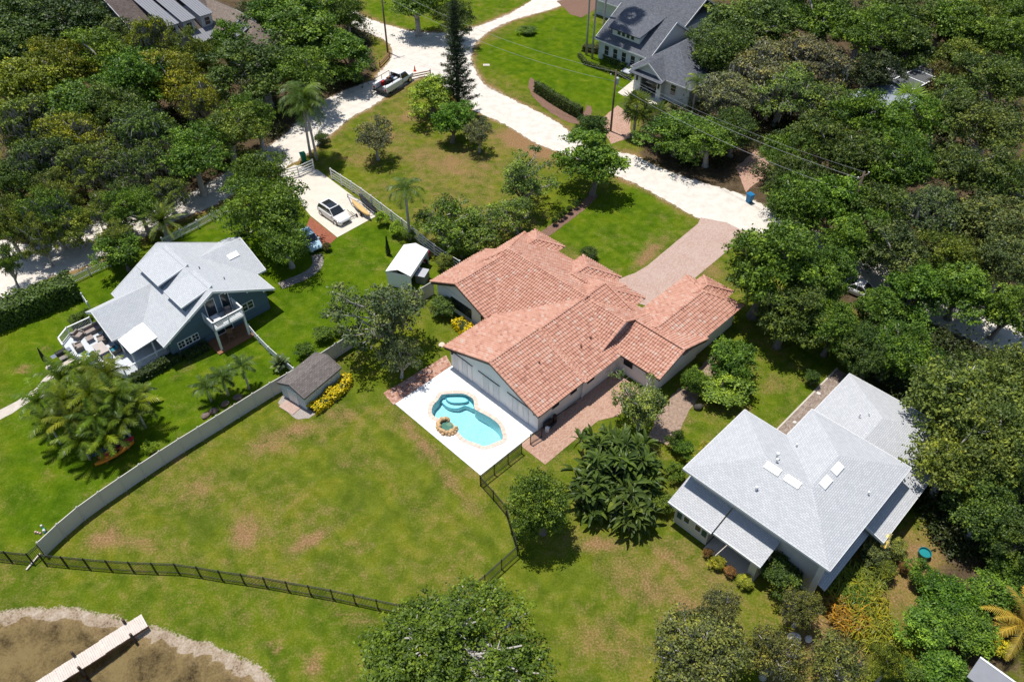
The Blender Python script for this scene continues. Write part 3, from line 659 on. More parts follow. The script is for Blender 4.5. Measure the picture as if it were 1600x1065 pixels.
def window(parent, p, w, h, face, frame=M['white'], glass=None, muntins=(1, 1), name='window', depth=0.07, fw=0.07):
    """window on a wall: p = bottom centre (u, v, z) on the wall face; face = '-u','-v','+u','+v'"""
    glass = glass or M['glass']; u, v, z = p
    def bx(mb, a0, a1, d0, d1, z0, z1):
        s = -1 if face[0] == '-' else 1; lo, hi = sorted((s*d0, s*d1))
        if face[1] == 'u': mb.box(u+lo, u+hi, v+a0, v+a1, z0, z1)
        else: mb.box(u+a0, u+a1, v+lo, v+hi, z0, z1)
    g = MB(); bx(g, -w/2, w/2, -0.02, 0.02, z, z+h); g_o = g.build(name, glass, parent)
    f = MB()
    bx(f, -w/2-fw, w/2+fw, -0.02, depth, z-fw, z); bx(f, -w/2-fw, w/2+fw, -0.02, depth, z+h, z+h+fw)
    bx(f, -w/2-fw, -w/2, -0.02, depth, z, z+h); bx(f, w/2, w/2+fw, -0.02, depth, z, z+h)
    for k in range(1, muntins[0]): x = -w/2+w*k/muntins[0]; bx(f, x-0.02, x+0.02, 0.0, depth-0.02, z, z+h)
    for k in range(1, muntins[1]): y = z+h*k/muntins[1]; bx(f, -w/2, w/2, 0.0, depth-0.025, y-0.02, y+0.02)
    f.build('frame', frame, g_o)
    return g_o
def gable_wall(mb, tri, inset_axis, d, th=0.12):
    """triangular wall under a gable end, set back d along axis"""
    a, b, c = (Vector(x) for x in tri); off = Vector((d, 0, 0)) if inset_axis == 'u' else Vector((0, d, 0))
    k = 0.93; mid = (a+b)/2
    a2 = mid+(a-mid)*k; b2 = mid+(b-mid)*k; c2 = c-Vector((0, 0, 0.16)); a2.z -= 0.05; b2.z -= 0.05
    o2 = off.normalized()*th
    vs = [tuple(x+off) for x in (a2, b2, c2)]+[tuple(x+off+o2) for x in (a2, b2, c2)]
    mb.add(vs, [(0, 1, 2), (5, 4, 3), (0, 3, 4, 1), (1, 4, 5, 2), (2, 5, 3, 0)])
def shingle_roof(parent, wings, mat, th=0.14, trim=None, cap=False, name='roof'):
    mb = MB(); tr = []
    for pl, rd, gb in wings:
        for p in pl: mb.slab(p, th)
        for r in rd:
            if len(r) == 3 and trim: tr.append((Vector(r[0])-Vector((0,0,0.09)), Vector(r[1])-Vector((0,0,0.09)), 0.06, 0.24))
        for p in pl:
            if trim: tr.append((Vector(p[0])-Vector((0,0,0.1)), Vector(p[1])-Vector((0,0,0.1)), 0.07, 0.2))
    ro = mb.build(name, mat, parent)
    for a in tr: q = MB(); q.bar(*a); q.build('fascia', trim, ro)
    return ro

# ------------------------------------------------------------------ the tiled house
house = thing('tiled_house', 'white stucco house with orange clay tile roof beside the pool', 'house', (OX, OY, 0), math.pi/4)
ZE = 2.62
wings_m = [
    wing('u', -0.38, 6.0, -0.4, 12.1, ZE, 5.0, 5.75),                   # pool wing
    wing('u', 5.7, 15.7, -0.6, 12.0, ZE-0.06, 4.86, 5.7),               # long wing behind it
    wing('u', 12.0, 18.9, 2.9, 9.9, ZE, 4.15, 6.4, h1=3.3),             # front hip
    wing('u', 12.6, 19.8, 6.8, 12.1, ZE, 4.05, 9.45, h1=2.6),
    wing('u', 12.0, 19.5, 14.6, 19.1, ZE, 3.62, 16.85, h1=2.15),
    wing('u', 5.15, 12.9, 11.85, 20.5, ZE, 4.6, 16.5),                  # bedroom gable
    wing('v', 5.6, 19.6, 6.2, 18.3, ZE, 4.98, 12.7, h1=3.0),            # cross wing
    wing('v', 5.6, 9.6, 9.5, 19.0, ZE, 4.35, 14.9),
    wing('v', 0.75, 5.6, 8.9, 17.2, 2.75, 4.62, 12.85),                 # kitchen gable
    wing('v', -5.15, 0.9, 10.75, 18.4, ZE, 3.92, 14.4),                 # side gable
    wing('u', 15.0, 25.0, -4.9, 2.0, ZE, 3.92, -1.45, h1=2.4),          # garage
    wing('u', 22.0, 26.2, -2.95, 0.75, ZE, 3.86, -1.1, h1=2.4),
]
under = MB(); tl = MB(); tt = []; rt = MB(); rtt = []
for k, (pl, rd, gb) in enumerate(wings_m):
    for p in pl:
        under.slab(p, 0.12); clay_tiles(tl, tt, p)
    for r in rd: ridge_tiles(rt, rtt, r[0], r[1])
roof = under.build('roof', M['clay_under'], house)
o = tl.build('roof_tiles', M['tile'], roof, tint=tt); o['kind'] = 'stuff'
o = rt.build('ridge_tiles', M['tile'], roof, tint=rtt); o['kind'] = 'stuff'
wl_ = MB()
for (u0, u1, v0, v1, h) in [(0, 6.0, 0, 11.7, 2.62), (5.9, 15, -0.15, 11.6, 2.62), (14.9, 18.4, 3.4, 9.4, 2.5), (14.8, 19.2, 7.3, 11.6, 2.5), (12.3, 19.0, 15.0, 18.7, 2.5),
                            (5.6, 12.5, 12.25, 20.1, 2.52), (12.4, 17.8, 12.25, 18.6, 2.5), (11.2, 18.0, -4.6, 1.4, 2.52), (17.9, 24.5, -4.45, 1.6, 2.5), (24.4, 25.7, -2.5, 0.35, 2.5)]:
    wl_.box(u0, u1, v0, v1, 0, h)
def filled_gable(mb, tri, axis, d0, d1):
    """solid attic piece between two offsets so nothing shows through"""
    gable_wall(mb, tri, axis, d0, d1)
filled_gable(wl_, wings_m[0][2][0], 'u', 0.38, 0.2)
filled_gable(wl_, wings_m[5][2][0], 'u', 0.45, 0.2)
filled_gable(wl_, wings_m[9][2][0], 'v', 0.55, 0.2)
filled_gable(wl_, wings_m[8][2][0], 'v', 0.25, 0.2)
wall = wl_.build('wall', M['stucco'], house)
fa = MB()
for w_ in (wings_m[0], wings_m[5], wings_m[9]):
    for r in w_[1]:
        if len(r) == 3: fa.bar(Vector(r[0])-Vector((0,0,0.2)), Vector(r[1])-Vector((0,0,0.2)), 0.07, 0.2)
for a, b in [((-0.3,-0.36),(5.9,-0.36)), ((5.9,-0.5),(10.7,-0.5)), ((10.8,-0.3),(10.8,-5.0)), ((-0.3,12.0),(5,12.0))]:
    fa.bar((a[0], a[1], 2.48), (b[0], b[1], 2.48), 0.08, 0.16)
fa.build('fascia', M['darkframe'], house)['kind'] = 'stuff'
# folding panels along the pool wall in three groups of four
for gv in (1.15, 5.0, 8.65):
    hd = MB(); hd.box(-0.06, 0.0, gv-0.1, gv+2.75, 2.2, 2.27); hd.build('lintel', M['darkframe'], house)
    for k in range(4):
        v0 = gv+k*0.67; closed = (k+int(gv)) % 2
        d = MB(); d.box(-0.07, 0.0, v0, v0+0.6, 0.12, 2.2); dp = d.build('door_panel', M['stucco'], house)
        g = MB(); g.box(-0.085, -0.068, v0+0.07, v0+0.53, 0.25, 2.08); g.build('louvre' if closed else 'pane', M['shutter'] if closed else simple('curtained_glass', (0.70, 0.69, 0.68), 0.35, 0.08, 2), dp)
window(house, (5.6, 16.3, 0.75), 2.9, 1.15, '-u', M['darkframe'], muntins=(3, 1))
window(house, (5.6, 12.9, 1.2), 0.7, 1.0, '-u', M['darkframe'])
for uu, w in ((2.3, 0.7), (4.75, 0.7), (7.0, 0.8)): window(house, (uu, 0 if uu < 6 else -0.15, 1.55), w, 0.6, '-v', M['darkframe'])
window(house, (9.6, -0.15, 0.9), 0.5, 1.2, '-v', M['white'], M['shutter'])
window(house, (11.2, -1.3, 1.35), 0.9, 0.7, '-u', M['darkframe'])
ds = MB(); ds.tube([(5.85, -0.22, 0.1), (5.85, -0.22, 2.45)], [0.045]*2, 6); ds.build('downspout', M['white'], house)
for (u_, v_, z_) in ((-0.1, 0.35, 2.05), (-0.1, 11.3, 2.05), (11.1, -3.6, 1.9)):
    ln = MB(); ln.box(u_-0.12, u_, v_-0.08, v_+0.08, z_, z_+0.32); ln.tbox(u_-0.06, v_, z_+0.32, z_+0.42, 0.09, 0.11, 0.03, 0.03); ln.build('wall_lantern', M['darkframe'], house)
for (u_, v_, z_, r_) in ((3.4, 3.2, 4.1, 0.06), (8.1, 2.2, 3.75, 0.06), (9.6, 2.3, 3.75, 0.08)):
    vn = MB(); vn.tube([(u_, v_, z_-0.25), (u_, v_, z_+0.22)], [r_, r_], 8); vn.tube([(u_, v_, z_+0.22), (u_, v_, z_+0.3)], [r_*2, r_*1.2], 8); vn.build('roof_vent', M['tile'], roof)
flt = MB(); flt.box(0.6, 1.5, -0.45, -0.12, 0.05, 0.75); flt.tube([(1.9, -0.35, 0.05), (1.9, -0.35, 0.9)], [0.22, 0.2], 10); flt.bar((1.2, -0.35, 0.9), (5.0, -0.3, 0.12), 0.05)
flt.build('pool_pump', M['darkframe'], house)

# ------------------------------------------------------------------ blue-grey house with the pale roof (left)
hb0 = (-13.4, 36.0); bx_, by_ = W(*hb0)
hb = thing('clapboard_house', 'blue-grey clapboard house with pale shingle roof, dormers and a balcony', 'house', (bx_, by_, 0), math.pi/4)
def rl(u, v): return (u-hb0[0], v-hb0[1])
r0 = lambda a: a-hb0[0]; r1 = lambda a: a-hb0[1]
wb = [wing('v', r1(31.0), r1(42.2), r0(-19.55), r0(-7.2), 2.75, 6.05, r0(-13.45)),
      wing('u', r0(-22.7), r0(-14.5), r1(35.4), r1(41.3), 2.75, 4.5, r1(38.5)),
      wing('u', r0(-12.5), r0(-6.1), r1(34.4), r1(42.3), 2.75, 4.75, r1(38.6))]
shingle_roof(hb, wb, M['sh_white'], trim=M['white'])
mb = MB()
mb.box(r0(-18.9), r0(-7.9), r1(31.7), r1(41.5), 0, 2.75); mb.box(r0(-22.1), r0(-18.8), r1(35.9), r1(40.9), 0, 2.75); mb.box(r0(-8), r0(-6.7), r1(35), r1(41.7), 0, 2.75)
gable_wall(mb, wb[0][2][0], 'v', 0.6, 0.2); gable_wall(mb, wb[0][2][1], 'v', -0.8, 0.2); gable_wall(mb, wb[1][2][0], 'u', 0.5, 0.2); gable_wall(mb, wb[2][2][1], 'u', -0.6, 0.2)
mb.build('wall', M['bluewall'], hb)
def dormer(v0, v1):
    mb = MB(); uf, zf = r0(-16.35), 5.42
    rf = mb.slab([(uf-0.15, r1(v1)+0.1, zf-0.02), (uf-0.15, r1(v0)-0.1, zf-0.02), (r0(-13.0), r1(v0)-0.1, 6.12), (r0(-13.0), r1(v1)+0.1, 6.12)], 0.14)
    d = mb.build('dormer', M['sh_white'], hb)
    wl2 = MB(); wl2.box(uf+0.12, uf+0.22, r1(v0)+0.12, r1(v1)-0.12, 4.3, 5.34)
    for v_ in (v0+0.12, v1-0.22):
        wl2.add([(uf+0.2, r1(v_), 4.3), (r0(-13.6), r1(v_), 5.9), (uf+0.2, r1(v_), 5.34), (uf+0.2, r1(v_)+0.1, 4.3), (r0(-13.6), r1(v_)+0.1, 5.9), (uf+0.2, r1(v_)+0.1, 5.34)], [(0,1,2),(5,4,3),(0,3,4,1),(1,4,5,2),(2,5,3,0)])
    wl2.build('dormer_wall', M['bluewall'], d)
    nb = max(2, int((v1-v0)/1.1))
    for k in range(nb):
        vv = v0+(v1-v0)*(k+0.5)/nb
        w = MB(); w.box(uf+0.07, uf+0.115, r1(vv)-0.35, r1(vv)+0.35, 4.75, 5.2); w.build('dormer_window', M['glass'], d)
    tr = MB(); tr.bar((uf-0.15, r1(v0)-0.1, zf-0.1), (uf-0.15, r1(v1)+0.1, zf-0.1), 0.05, 0.16); tr.bar((uf-0.15, r1(v0)-0.12, zf-0.1), (r0(-13.2), r1(v0)-0.12, 6.0), 0.05, 0.16); tr.build('dormer_fascia', M['white'], d)
dormer(36.6, 41.0); dormer(31.9, 35.2)
mb = MB(); mb.slab([(r0(-22.2), r1(35.55), 2.62), (r0(-22.2), r1(32.55), 2.62), (r0(-19.4), r1(32.55), 2.95), (r0(-19.4), r1(35.55), 2.95)], 0.1)
cn = mb.build('patio_cover', simple('white_metal_cover', (0.80, 0.80, 0.80), 0.45, 0.03, 1), hb)
mb = MB()
for (a, b) in ((-22.1, 32.7), (-22.1, 35.4), (-20.0, 32.7)): mb.box(r0(a)-0.06, r0(a)+0.06, r1(b)-0.06, r1(b)+0.06, 0.5, 2.6)
mb.build('cover_post', M['white'], cn)
dk = [(-22.3,41.9),(-24.8,42.0),(-26.0,41.1),(-26.1,39.6),(-25.2,37.2),(-23.4,32.3),(-18.3,32.3),(-18.3,35.9),(-22.1,36.0)]
mb = MB(); mb.prism([rl(*p) for p in dk], 0.1, 0.6); deck = mb.build('deck', M['greywood'], hb)
def railing(parent, pts, z0, h, mat=None, gap=0.14, posts=1.5, pick=True, name='railing'):
    """posts are pieces of their own, top and bottom rail and balusters one rail"""
    mat = mat or M['white']; rail = MB(); pk = []
    for (a, b) in zip(pts[:-1], pts[1:]):
        A = Vector((*a, z0)); B = Vector((*b, z0)); d = (B-A); Ln = d.length; d.normalize()
        rail.bar(A+Vector((0,0,h)), B+Vector((0,0,h)), 0.14, 0.06); rail.bar(A+Vector((0,0,0.12)), B+Vector((0,0,0.12)), 0.06, 0.06)
        k = max(1, int(Ln/posts))
        for i in range(k+1): pk.append(A+d*(Ln*i/k))
        if pick:
            kk = int(Ln/gap)
            for i in range(1, kk): p = A+d*(Ln*i/kk); rail.bar(p+Vector((0,0,0.12)), p+Vector((0,0,h)), 0.03)
        else:
            for z in np.linspace(0.25, h-0.15, 4): rail.bar(A+Vector((0,0,z)), B+Vector((0,0,z)), 0.03, 0.06)
    r_o = rail.build(name, mat, parent)
    pm = None
    for p in pk:
        q = MB(off=tuple(p)); q.box(p.x-0.06, p.x+0.06, p.y-0.06, p.y+0.06, p.z-0.02, p.z+h+0.08)
        if pm is None: o_ = q.build('post', mat, r_o); pm = o_.data
        else: o_ = obj('post', pm, r_o)
        o_.location = p
    return r_o
railing(hb, [rl(*p) for p in [(-22.5,41.9),(-24.8,42.0),(-26.0,41.1),(-26.1,39.8)]], 0.6, 0.95)
railing(hb, [rl(*p) for p in [(-25.2,37.0),(-23.4,32.35),(-18.5,32.35)]], 0.6, 0.95)
# balcony on posts over the patio
mb = MB(); mb.box(r0(-14.95), r0(-11.6), r1(29.5), r1(31.6), 2.62, 2.8); mb.build('balcony_floor', M['greywood'], hb)
railing(hb, [rl(*p) for p in [(-14.9,31.6),(-14.9,29.55),(-11.65,29.55),(-11.65,31.6)]], 2.8, 1.0, pick=False, name='balcony_railing')
for (a, b) in ((-14.85, 29.65), (-11.7, 29.65)):
    q = MB(); q.box(r0(a)-0.1, r0(a)+0.1, r1(b)-0.1, r1(b)+0.1, 0, 2.62); q.build('balcony_post', M['white'], hb)
mb = MB(); mb.box(r0(-15.4), r0(-11.2), r1(29.2), r1(31.65), 0.02, 0.14); mb.build('patio_floor', M['woodfloor'], hb)
window(hb, (r0(-13.9), r1(31.6), 2.95), 0.95, 1.9, '-v', glass=M['glass'], name='glass_door'); window(hb, (r0(-12.3), r1(31.6), 2.95), 0.8, 1.9, '-v', name='glass_door')
window(hb, (r0(-13.2), r1(31.7), 0.2), 1.7, 1.95, '-v', name='glass_door', muntins=(2, 1))
for k in range(3): window(hb, (r0(-17.75)+k*0.75, r1(31.7), 1.05), 0.6, 0.75, '-v', muntins=(2, 2))
window(hb, (r0(-10.55), r1(31.7), 1.4), 0.55, 0.85, '-v', muntins=(1, 2)); window(hb, (r0(-9.9), r1(31.7), 1.4), 0.55, 0.85, '-v', muntins=(1, 2))
for k, u_ in enumerate((-18.9, -16.4, -14.4, -12.3, -10.1, -8.4)):
    z = 6.05-abs(u_+13.45)*0.54-0.25; mb = MB(); mb.add(*[[(r0(u_)+0.1*math.cos(a)*c, r1(31.05)+0.1*math.sin(a)*c, z+dz) for dz, c in ((-0.12, .6), (0, 1), (0.12, .6)) for a in np.linspace(0, 2*math.pi, 7)[:-1]], [(i*6+j, i*6+(j+1) % 6, i*6+6+(j+1) % 6, i*6+6+j) for i in range(2) for j in range(6)]+[(12,13,14,15,16,17)]])
    mb.build('eave_light', M['white'], hb)
sk = MB(); sk.slab([(r0(-8.6), r1(36.9), 4.03), (r0(-7.4), r1(36.9), 4.03), (r0(-7.4), r1(37.5), 4.32), (r0(-8.6), r1(37.5), 4.32)], 0.1); sk.build('skylight', M['skylight'], hb)
for (u_, v_) in ((-12.2, 36.0), (-11.0, 33.5), (-14.6, 33.9)):
    z = 6.05-abs(u_+13.45)*0.53; q = MB(); q.tube([(r0(u_), r1(v_), z-0.1), (r0(u_), r1(v_), z+0.3)], [0.06, 0.06], 7); q.build('vent_pipe', M['metalroof'], hb)

# ------------------------------------------------------------------ two-storey house with the light grey roof (right)
hc0 = (8.0, -20.0); cx_, cy_ = W(*hc0)
hc = thing('grey_roof_house', 'cream two-storey house with broad light grey hip roof and skylights', 'house', (cx_, cy_, 0), math.pi/4)
c0 = lambda a: a-hc0[0]; c1 = lambda a: a-hc0[1]
_S, _W, _N, _I, _E2, _E = [(c0(u), c1(v), 5.2) for u, v in ((2.15,-26.45),(2.15,-13.7),(10.9,-13.7),(10.9,-17.7),(15.0,-17.7),(15.0,-26.45))]
_Rw, _Rc, _Re = [(c0(u), c1(v), 6.75) for u, v in ((6.525,-18.075),(6.525,-22.075),(10.625,-22.075))]
wc = [([[_W, _S, _Rc, _Rw], [_N, _W, _Rw], [_I, _N, _Rw, _Rc], [_E2, _I, _Rc, _Re], [_E, _E2, _Re], [_S, _E, _Re, _Rc]], [], [])]
wc2 = [wing('u', c0(9.0), c0(23.8), c1(-27.9), c1(-17.25), 2.75, 4.45, c1(-22.3), h1=4.8)]
roofc = shingle_roof(hc, wc, M['sh_grey'], trim=M['white']); roofc2 = shingle_roof(hc, wc2, M['sh_grey'], trim=M['white'], name='rear_roof')
mb = MB(); mb.slab([(c0(0.4), c1(-18.1), 2.72), (c0(0.4), c1(-13.95), 2.72), (c0(4.0), c1(-13.95), 3.85), (c0(4.0), c1(-18.1), 3.85)][::1], 0.14)
mb.slab([(c0(0.55), c1(-22.4), 2.72), (c0(0.55), c1(-18.2), 2.72), (c0(4.0), c1(-18.2), 3.80), (c0(4.0), c1(-22.4), 3.80)], 0.14)
pr = mb.build('porch_roof', M['sh_grey'], hc)
mb = MB(); mb.bar((c0(0.4), c1(-18.1), 2.63), (c0(0.4), c1(-13.95), 2.63), 0.07, 0.2); mb.bar((c0(0.55), c1(-22.4), 2.63), (c0(0.55), c1(-18.2), 2.63), 0.07, 0.2); mb.build('fascia', M['white'], pr)
mb = MB(); mb.box(c0(3.0), c0(14.2), c1(-25.7), c1(-18.2), 0, 5.15); mb.box(c0(3.0), c0(10.1), c1(-18.3), c1(-14.4), 0, 5.15); mb.box(c0(10), c0(23.1), c1(-27.3), c1(-17.9), 0, 2.7); mb.box(c0(0.95), c0(3.1), c1(-17.7), c1(-14.5), 0, 2.8)
mb.build('wall', M['creamwall'], hc)
q = MB(); q.box(c0(0.9), c0(1.5), c1(-22.1), c1(-21.5), 0, 2.7); q.build('porch_pillar', M['creamwall'], hc)
q = MB(); q.box(c0(0.6), c0(3.0), c1(-22.2), c1(-17.8), 0, 0.12); q.build('porch_floor', M['concrete'], hc)
q = MB(); q.box(c0(2.15), c0(2.6), c1(-26.1), c1(-25.7), 0, 5.1); q.build('corner_pillar', M['creamwall'], hc)
M['greenshutter'] = simple('dark_green_shutter', (0.03, 0.085, 0.075), 0.6, 0.15, 3)
for v_, w_ in ((-16.75, 0.5), (-15.65, 0.5)): window(hc, (c0(0.95), c1(v_), 1.05), w_, 1.1, '-u')
for v_ in (-17.35, -14.95):
    q = MB(); q.box(c0(0.88), c0(0.95), c1(v_)-0.2, c1(v_)+0.2, 0.95, 2.25); q.build('shutter', M['greenshutter'], hc)
for v_ in (-15.4, -17.6, -22.9, -24.8): window(hc, (c0(3.0), c1(v_), 4.15), 0.55, 0.45, '-u', M['darkframe'])
window(hc, (c0(3.0), c1(-20.0), 0.15), 2.6, 1.9, '-u', M['darkframe'], muntins=(3, 1), name='glass_door')
for u_ in (4.5, 7.5, 10.5): window(hc, (c0(u_), c1(-25.7), 0.9), 1.2, 1.2, '-v', M['white'], muntins=(2, 1))
window(hc, (c0(14.8), c1(-27.3), 1.2), 0.5, 0.5, '-v', M['darkframe'])
aw = MB(); aw.slab([(c0(12.6), c1(-27.1), 2.3), (c0(14.1), c1(-27.1), 2.3), (c0(14.1), c1(-25.7), 2.75), (c0(12.6), c1(-25.7), 2.75)], 0.06); aw.build('awning', simple('green_awning', (0.22, 0.36, 0.29), 0.7, 0.1, 2), hc)
aw = MB(); aw.slab([(c0(9.6), c1(-27.3), 2.2), (c0(12.2), c1(-27.3), 2.2), (c0(12.2), c1(-25.7), 2.6), (c0(9.6), c1(-25.7), 2.6)], 0.06); aw.build('awning', M['metalroof'], hc)
aw = MB(); aw.slab([(c0(2.4), c1(-26.75), 2.45), (c0(9.2), c1(-26.75), 2.45), (c0(9.2), c1(-25.7), 2.75), (c0(2.4), c1(-25.7), 2.75)], 0.1); aw.build('side_roof', M['sh_grey'], hc)
def roof_z(u, v):   # height of the broad hip roof
    zs = []
    for pl, rd, gb in wc:
        for p in pl:
            P = [Vector(q_) for q_ in p]; nm = (P[1]-P[0]).cross(P[2]-P[0])
            zs.append(P[0].z-((u-P[0].x)*nm.x+(v-P[0].y)*nm.y)/nm.z)
    a_ = min(zs[0], zs[1], zs[2], zs[5]); b_ = min(zs[0], zs[3], zs[4], zs[5])
    return max(a_, b_)
def skylight(px, py, du, dv, parent):
    z = 6.5
    for _ in range(4): u, v = L(px, py, z); z = roof_z(c0(u), c1(v))
    a, b = c0(u), c1(v); q = MB(); P = [(a-du, b-dv), (a+du, b-dv), (a+du, b+dv), (a-du, b+dv)]
    q.add([(x, y, roof_z(x, y)-0.02) for x, y in P]+[(x, y, roof_z(x, y)+0.13) for x, y in P], [(4,5,6,7),(0,1,5,4),(1,2,6,5),(2,3,7,6),(3,0,4,7)])
    q.build('skylight', M['skylight'], parent)
for a in ((1207,733,0.28,0.62), (1238,753,0.28,0.62), (1290,754,0.6,0.3), (1308,733,0.6,0.3)): skylight(*a, roofc)
for (px, py, r_, h_) in ((1213,716,0.16,0.55), (1181,765,0.14,0.28), (1356,772,0.1,0.22), (1244,697,0.1,0.2), (1213,722,0.13,0.3)):
    z = 6.0
    for _ in range(4): u, v = L(px, py, z); z = roof_z(c0(u), c1(v))
    q = MB(); q.tube([(c0(u), c1(v), z-0.1), (c0(u), c1(v), z+h_)], [r_*0.6]*2, 8); q.tube([(c0(u), c1(v), z+h_), (c0(u), c1(v), z+h_+0.12)], [r_, r_*0.8], 8); q.build('vent_pipe', M['white'], roofc)
q = MB(); u, v = L(1331, 662, 4.2); q.slab([(c0(u)-0.55, c1(v)-0.3, 4.12), (c0(u)+0.55, c1(v)-0.3, 4.12), (c0(u)+0.55, c1(v)+0.3, 4.2), (c0(u)-0.55, c1(v)+0.3, 4.2)], 0.1)
for (px, py) in ((1357, 649), (1365, 669), (1352, 681), (1343, 650)):
    u, v = L(px, py, 4.1); q = MB(); q.tube([(c0(u), c1(v), 3.4), (c0(u), c1(v), 4.45)], [0.06]*2, 7); q.build('vent_pipe', M['white'], roofc2)

# ------------------------------------------------------------------ slate-roofed house with dormer and open garage (top right)
hd0 = (66.0, 38.0); dx_, dy_ = W(*hd0)
hd = thing('slate_roof_house', 'pale clapboard house with dark slate-grey roof, dormer and open garage', 'house', (dx_, dy_, 0), math.pi/4)
d0 = lambda a: a-hd0[0]; d1 = lambda a: a-hd0[1]
wd = [wing('v', d1(36.6), d1(47.6), d0(62.9), d0(75.2), 3.3, 7.2, d0(69.0)),
      wing('u', d0(59.2), d0(84.0), d1(26.2), d1(37.3), 3.2, 6.5, d1(32.6), h0=5.0),
      wing('u', d0(58.4), d0(63.5), d1(30.8), d1(36.4), 3.2, 5.1, d1(33.6)),
      wing('v', d1(40), d1(60), d0(76), d0(88), 3.0, 6.4, d0(82))]
shingle_roof(hd, wd, M['sh_slate'], trim=M['white'])
mb = MB(); mb.box(d0(63.5), d0(74.5), d1(37), d1(47.1), 0, 3.3); mb.box(d0(62.2), d0(83.5), d1(26.8), d1(36.8), 0, 3.2); mb.box(d0(77), d0(87), d1(40), d1(59), 0, 3.0)
# garage front with a real opening
mb.box(d0(58.9), d0(59.2), d1(31.2), d1(32.0), 0, 3.1); mb.box(d0(58.9), d0(59.2), d1(35.0), d1(36.2), 0, 3.1); mb.box(d0(58.9), d0(59.2), d1(32.0), d1(35.0), 2.6, 3.1)
mb.box(d0(59.2), d0(62.2), d1(36.0), d1(36.2), 0, 3.1); mb.box(d0(59.2), d0(62.2), d1(31.2), d1(31.4), 0, 3.1); mb.box(d0(59.8), d0(62.2), d1(26.8), d1(31.2), 0, 3.1)
gable_wall(mb, wd[2][2][0], 'u', 0.5, 0.2); gable_wall(mb, wd[0][2][0], 'v', 0.5, 0.2); gable_wall(mb, wd[0][2][1], 'v', -0.6, 0.2)
mb.build('wall', M['dwall'], hd)
mb = MB(); mb.slab([(d0(57.9), d1(36.6), 3.0), (d0(57.9), d1(30.6), 3.0), (d0(59.0), d1(30.6), 3.4), (d0(59.0), d1(36.6), 3.4)], 0.12); mb.build('porch_roof', M['sh_slate'], hd)
for k in range(5): window(hd, (d0(63.5), d1(38.4+k*1.75), 1.0), 0.85, 1.5, '-u', M['white'], muntins=(1, 2))
window(hd, (d0(59.8), d1(29.6), 1.1), 0.9, 1.5, '-u', muntins=(1, 3))
for v_ in (31.6, 35.6):
    q = MB(); q.box(d0(58.72), d0(58.9), d1(v_)-0.12, d1(v_)+0.12, 1.7, 2.5); q.build('wall_lantern', M['darkframe'], hd)
mb = MB(); mb.slab([(d0(63.6), d1(45.6), 5.45), (d0(63.6), d1(39.4), 5.45), (d0(69.2), d1(38.8), 7.3), (d0(69.2), d1(46.2), 7.3)], 0.16); dr = mb.build('dormer', M['sh_slate'], hd)
mb = MB(); mb.box(d0(64.3), d0(64.5), d1(39.8), d1(45.2), 3.9, 5.55)
for v_ in (39.8, 45.0): mb.add([(d0(64.4), d1(v_), 4), (d0(69), d1(v_), 7.0), (d0(64.4), d1(v_), 5.5), (d0(64.4), d1(v_)+0.2, 4), (d0(69), d1(v_)+0.2, 7.0), (d0(64.4), d1(v_)+0.2, 5.5)], [(0,1,2),(5,4,3),(0,3,4,1),(1,4,5,2),(2,5,3,0)])
mb.build('dormer_wall', M['dwall'], dr)
for k in range(4):
    q = MB(); v_ = 41.2+k*0.9; q.box(d0(64.24), d0(64.3), d1(v_)-0.27, d1(v_)+0.27, 4.5, 5.2); q.build('dormer_window', M['glass'], dr)
q = MB(); q.tube([(d0(72), d1(34.5), 5.2), (d0(72), d1(34.5), 6.3)], [0.12, 0.12], 8); q.build('vent_pipe', M['white'], hd)
q = MB(); q.box(d0(60.6), d0(62.1), d1(31.5), d1(35.9), 0.03, 0.06); q.build('garage_floor', M['concrete'], hd)

# ------------------------------------------------------------------ brown-roofed house among the oaks (top left)
he0 = (18.0, 96.0); ex_, ey_ = W(*he0)
he = thing('brown_roof_house', 'house with brown shingle roof and grey metal dormers in the oak wood', 'house', (ex_, ey_, 0), math.pi/4)
e0 = lambda a: a-he0[0]; e1 = lambda a: a-he0[1]
we = [wing('u', e0(10.4), e0(25.0), e1(93.2), e1(118), 3.7, 8.1, e1(105.5)), wing('v', e1(81), e1(99), e0(20.4), e0(29.0), 3.0, 6.1, h0=4.2)]
shingle_roof(he, we[:1], M['sh_brown'], trim=M['white']); shingle_roof(he, we[1:], M['sh_tan'], trim=M['white'], name='side_roof')
mb = MB(); mb.box(e0(11), e0(24.5), e1(93.8), e1(117), 0, 3.7); mb.box(e0(21), e0(28.4), e1(81.6), e1(98), 0, 3.0); gable_wall(mb, we[0][2][0], 'u', 0.6); gable_wall(mb, we[0][2][1], 'u', -0.6); mb.build('wall', M['dwall'], he)
def seamed(poly3, n):
    mb = MB(); mb.slab(poly3, 0.1); a, b, c, d = (Vector(q) for q in poly3); up = Vector((0, 0, 0.02))
    for k in range(n+1): t = k/n; mb.bar(a.lerp(b, t)+up, d.lerp(c, t)+up, 0.05, 0.08)
    return mb
for u0_, u1_ in ((14.3, 16.2), (17.1, 19.0), (20.2, 22.1)):
    d_ = seamed([(e0(u0_)-0.2, e1(93.3), 5.9), (e0(u1_)+0.2, e1(93.3), 5.9), (e0(u1_)+0.2, e1(104.0), 7.75), (e0(u0_)-0.2, e1(104.0), 7.75)], 6).build('dormer', M['metalroof'], he)
    mb = MB(); mb.box(e0(u0_), e0(u1_), e1(93.65), e1(100), 3.6, 5.86); mb.build('dormer_wall', M['dwall'], d_)
    window(he, (e0((u0_+u1_)/2), e1(93.65), 4.25), 0.9, 1.15, '-v', muntins=(1, 2), name='dormer_window')
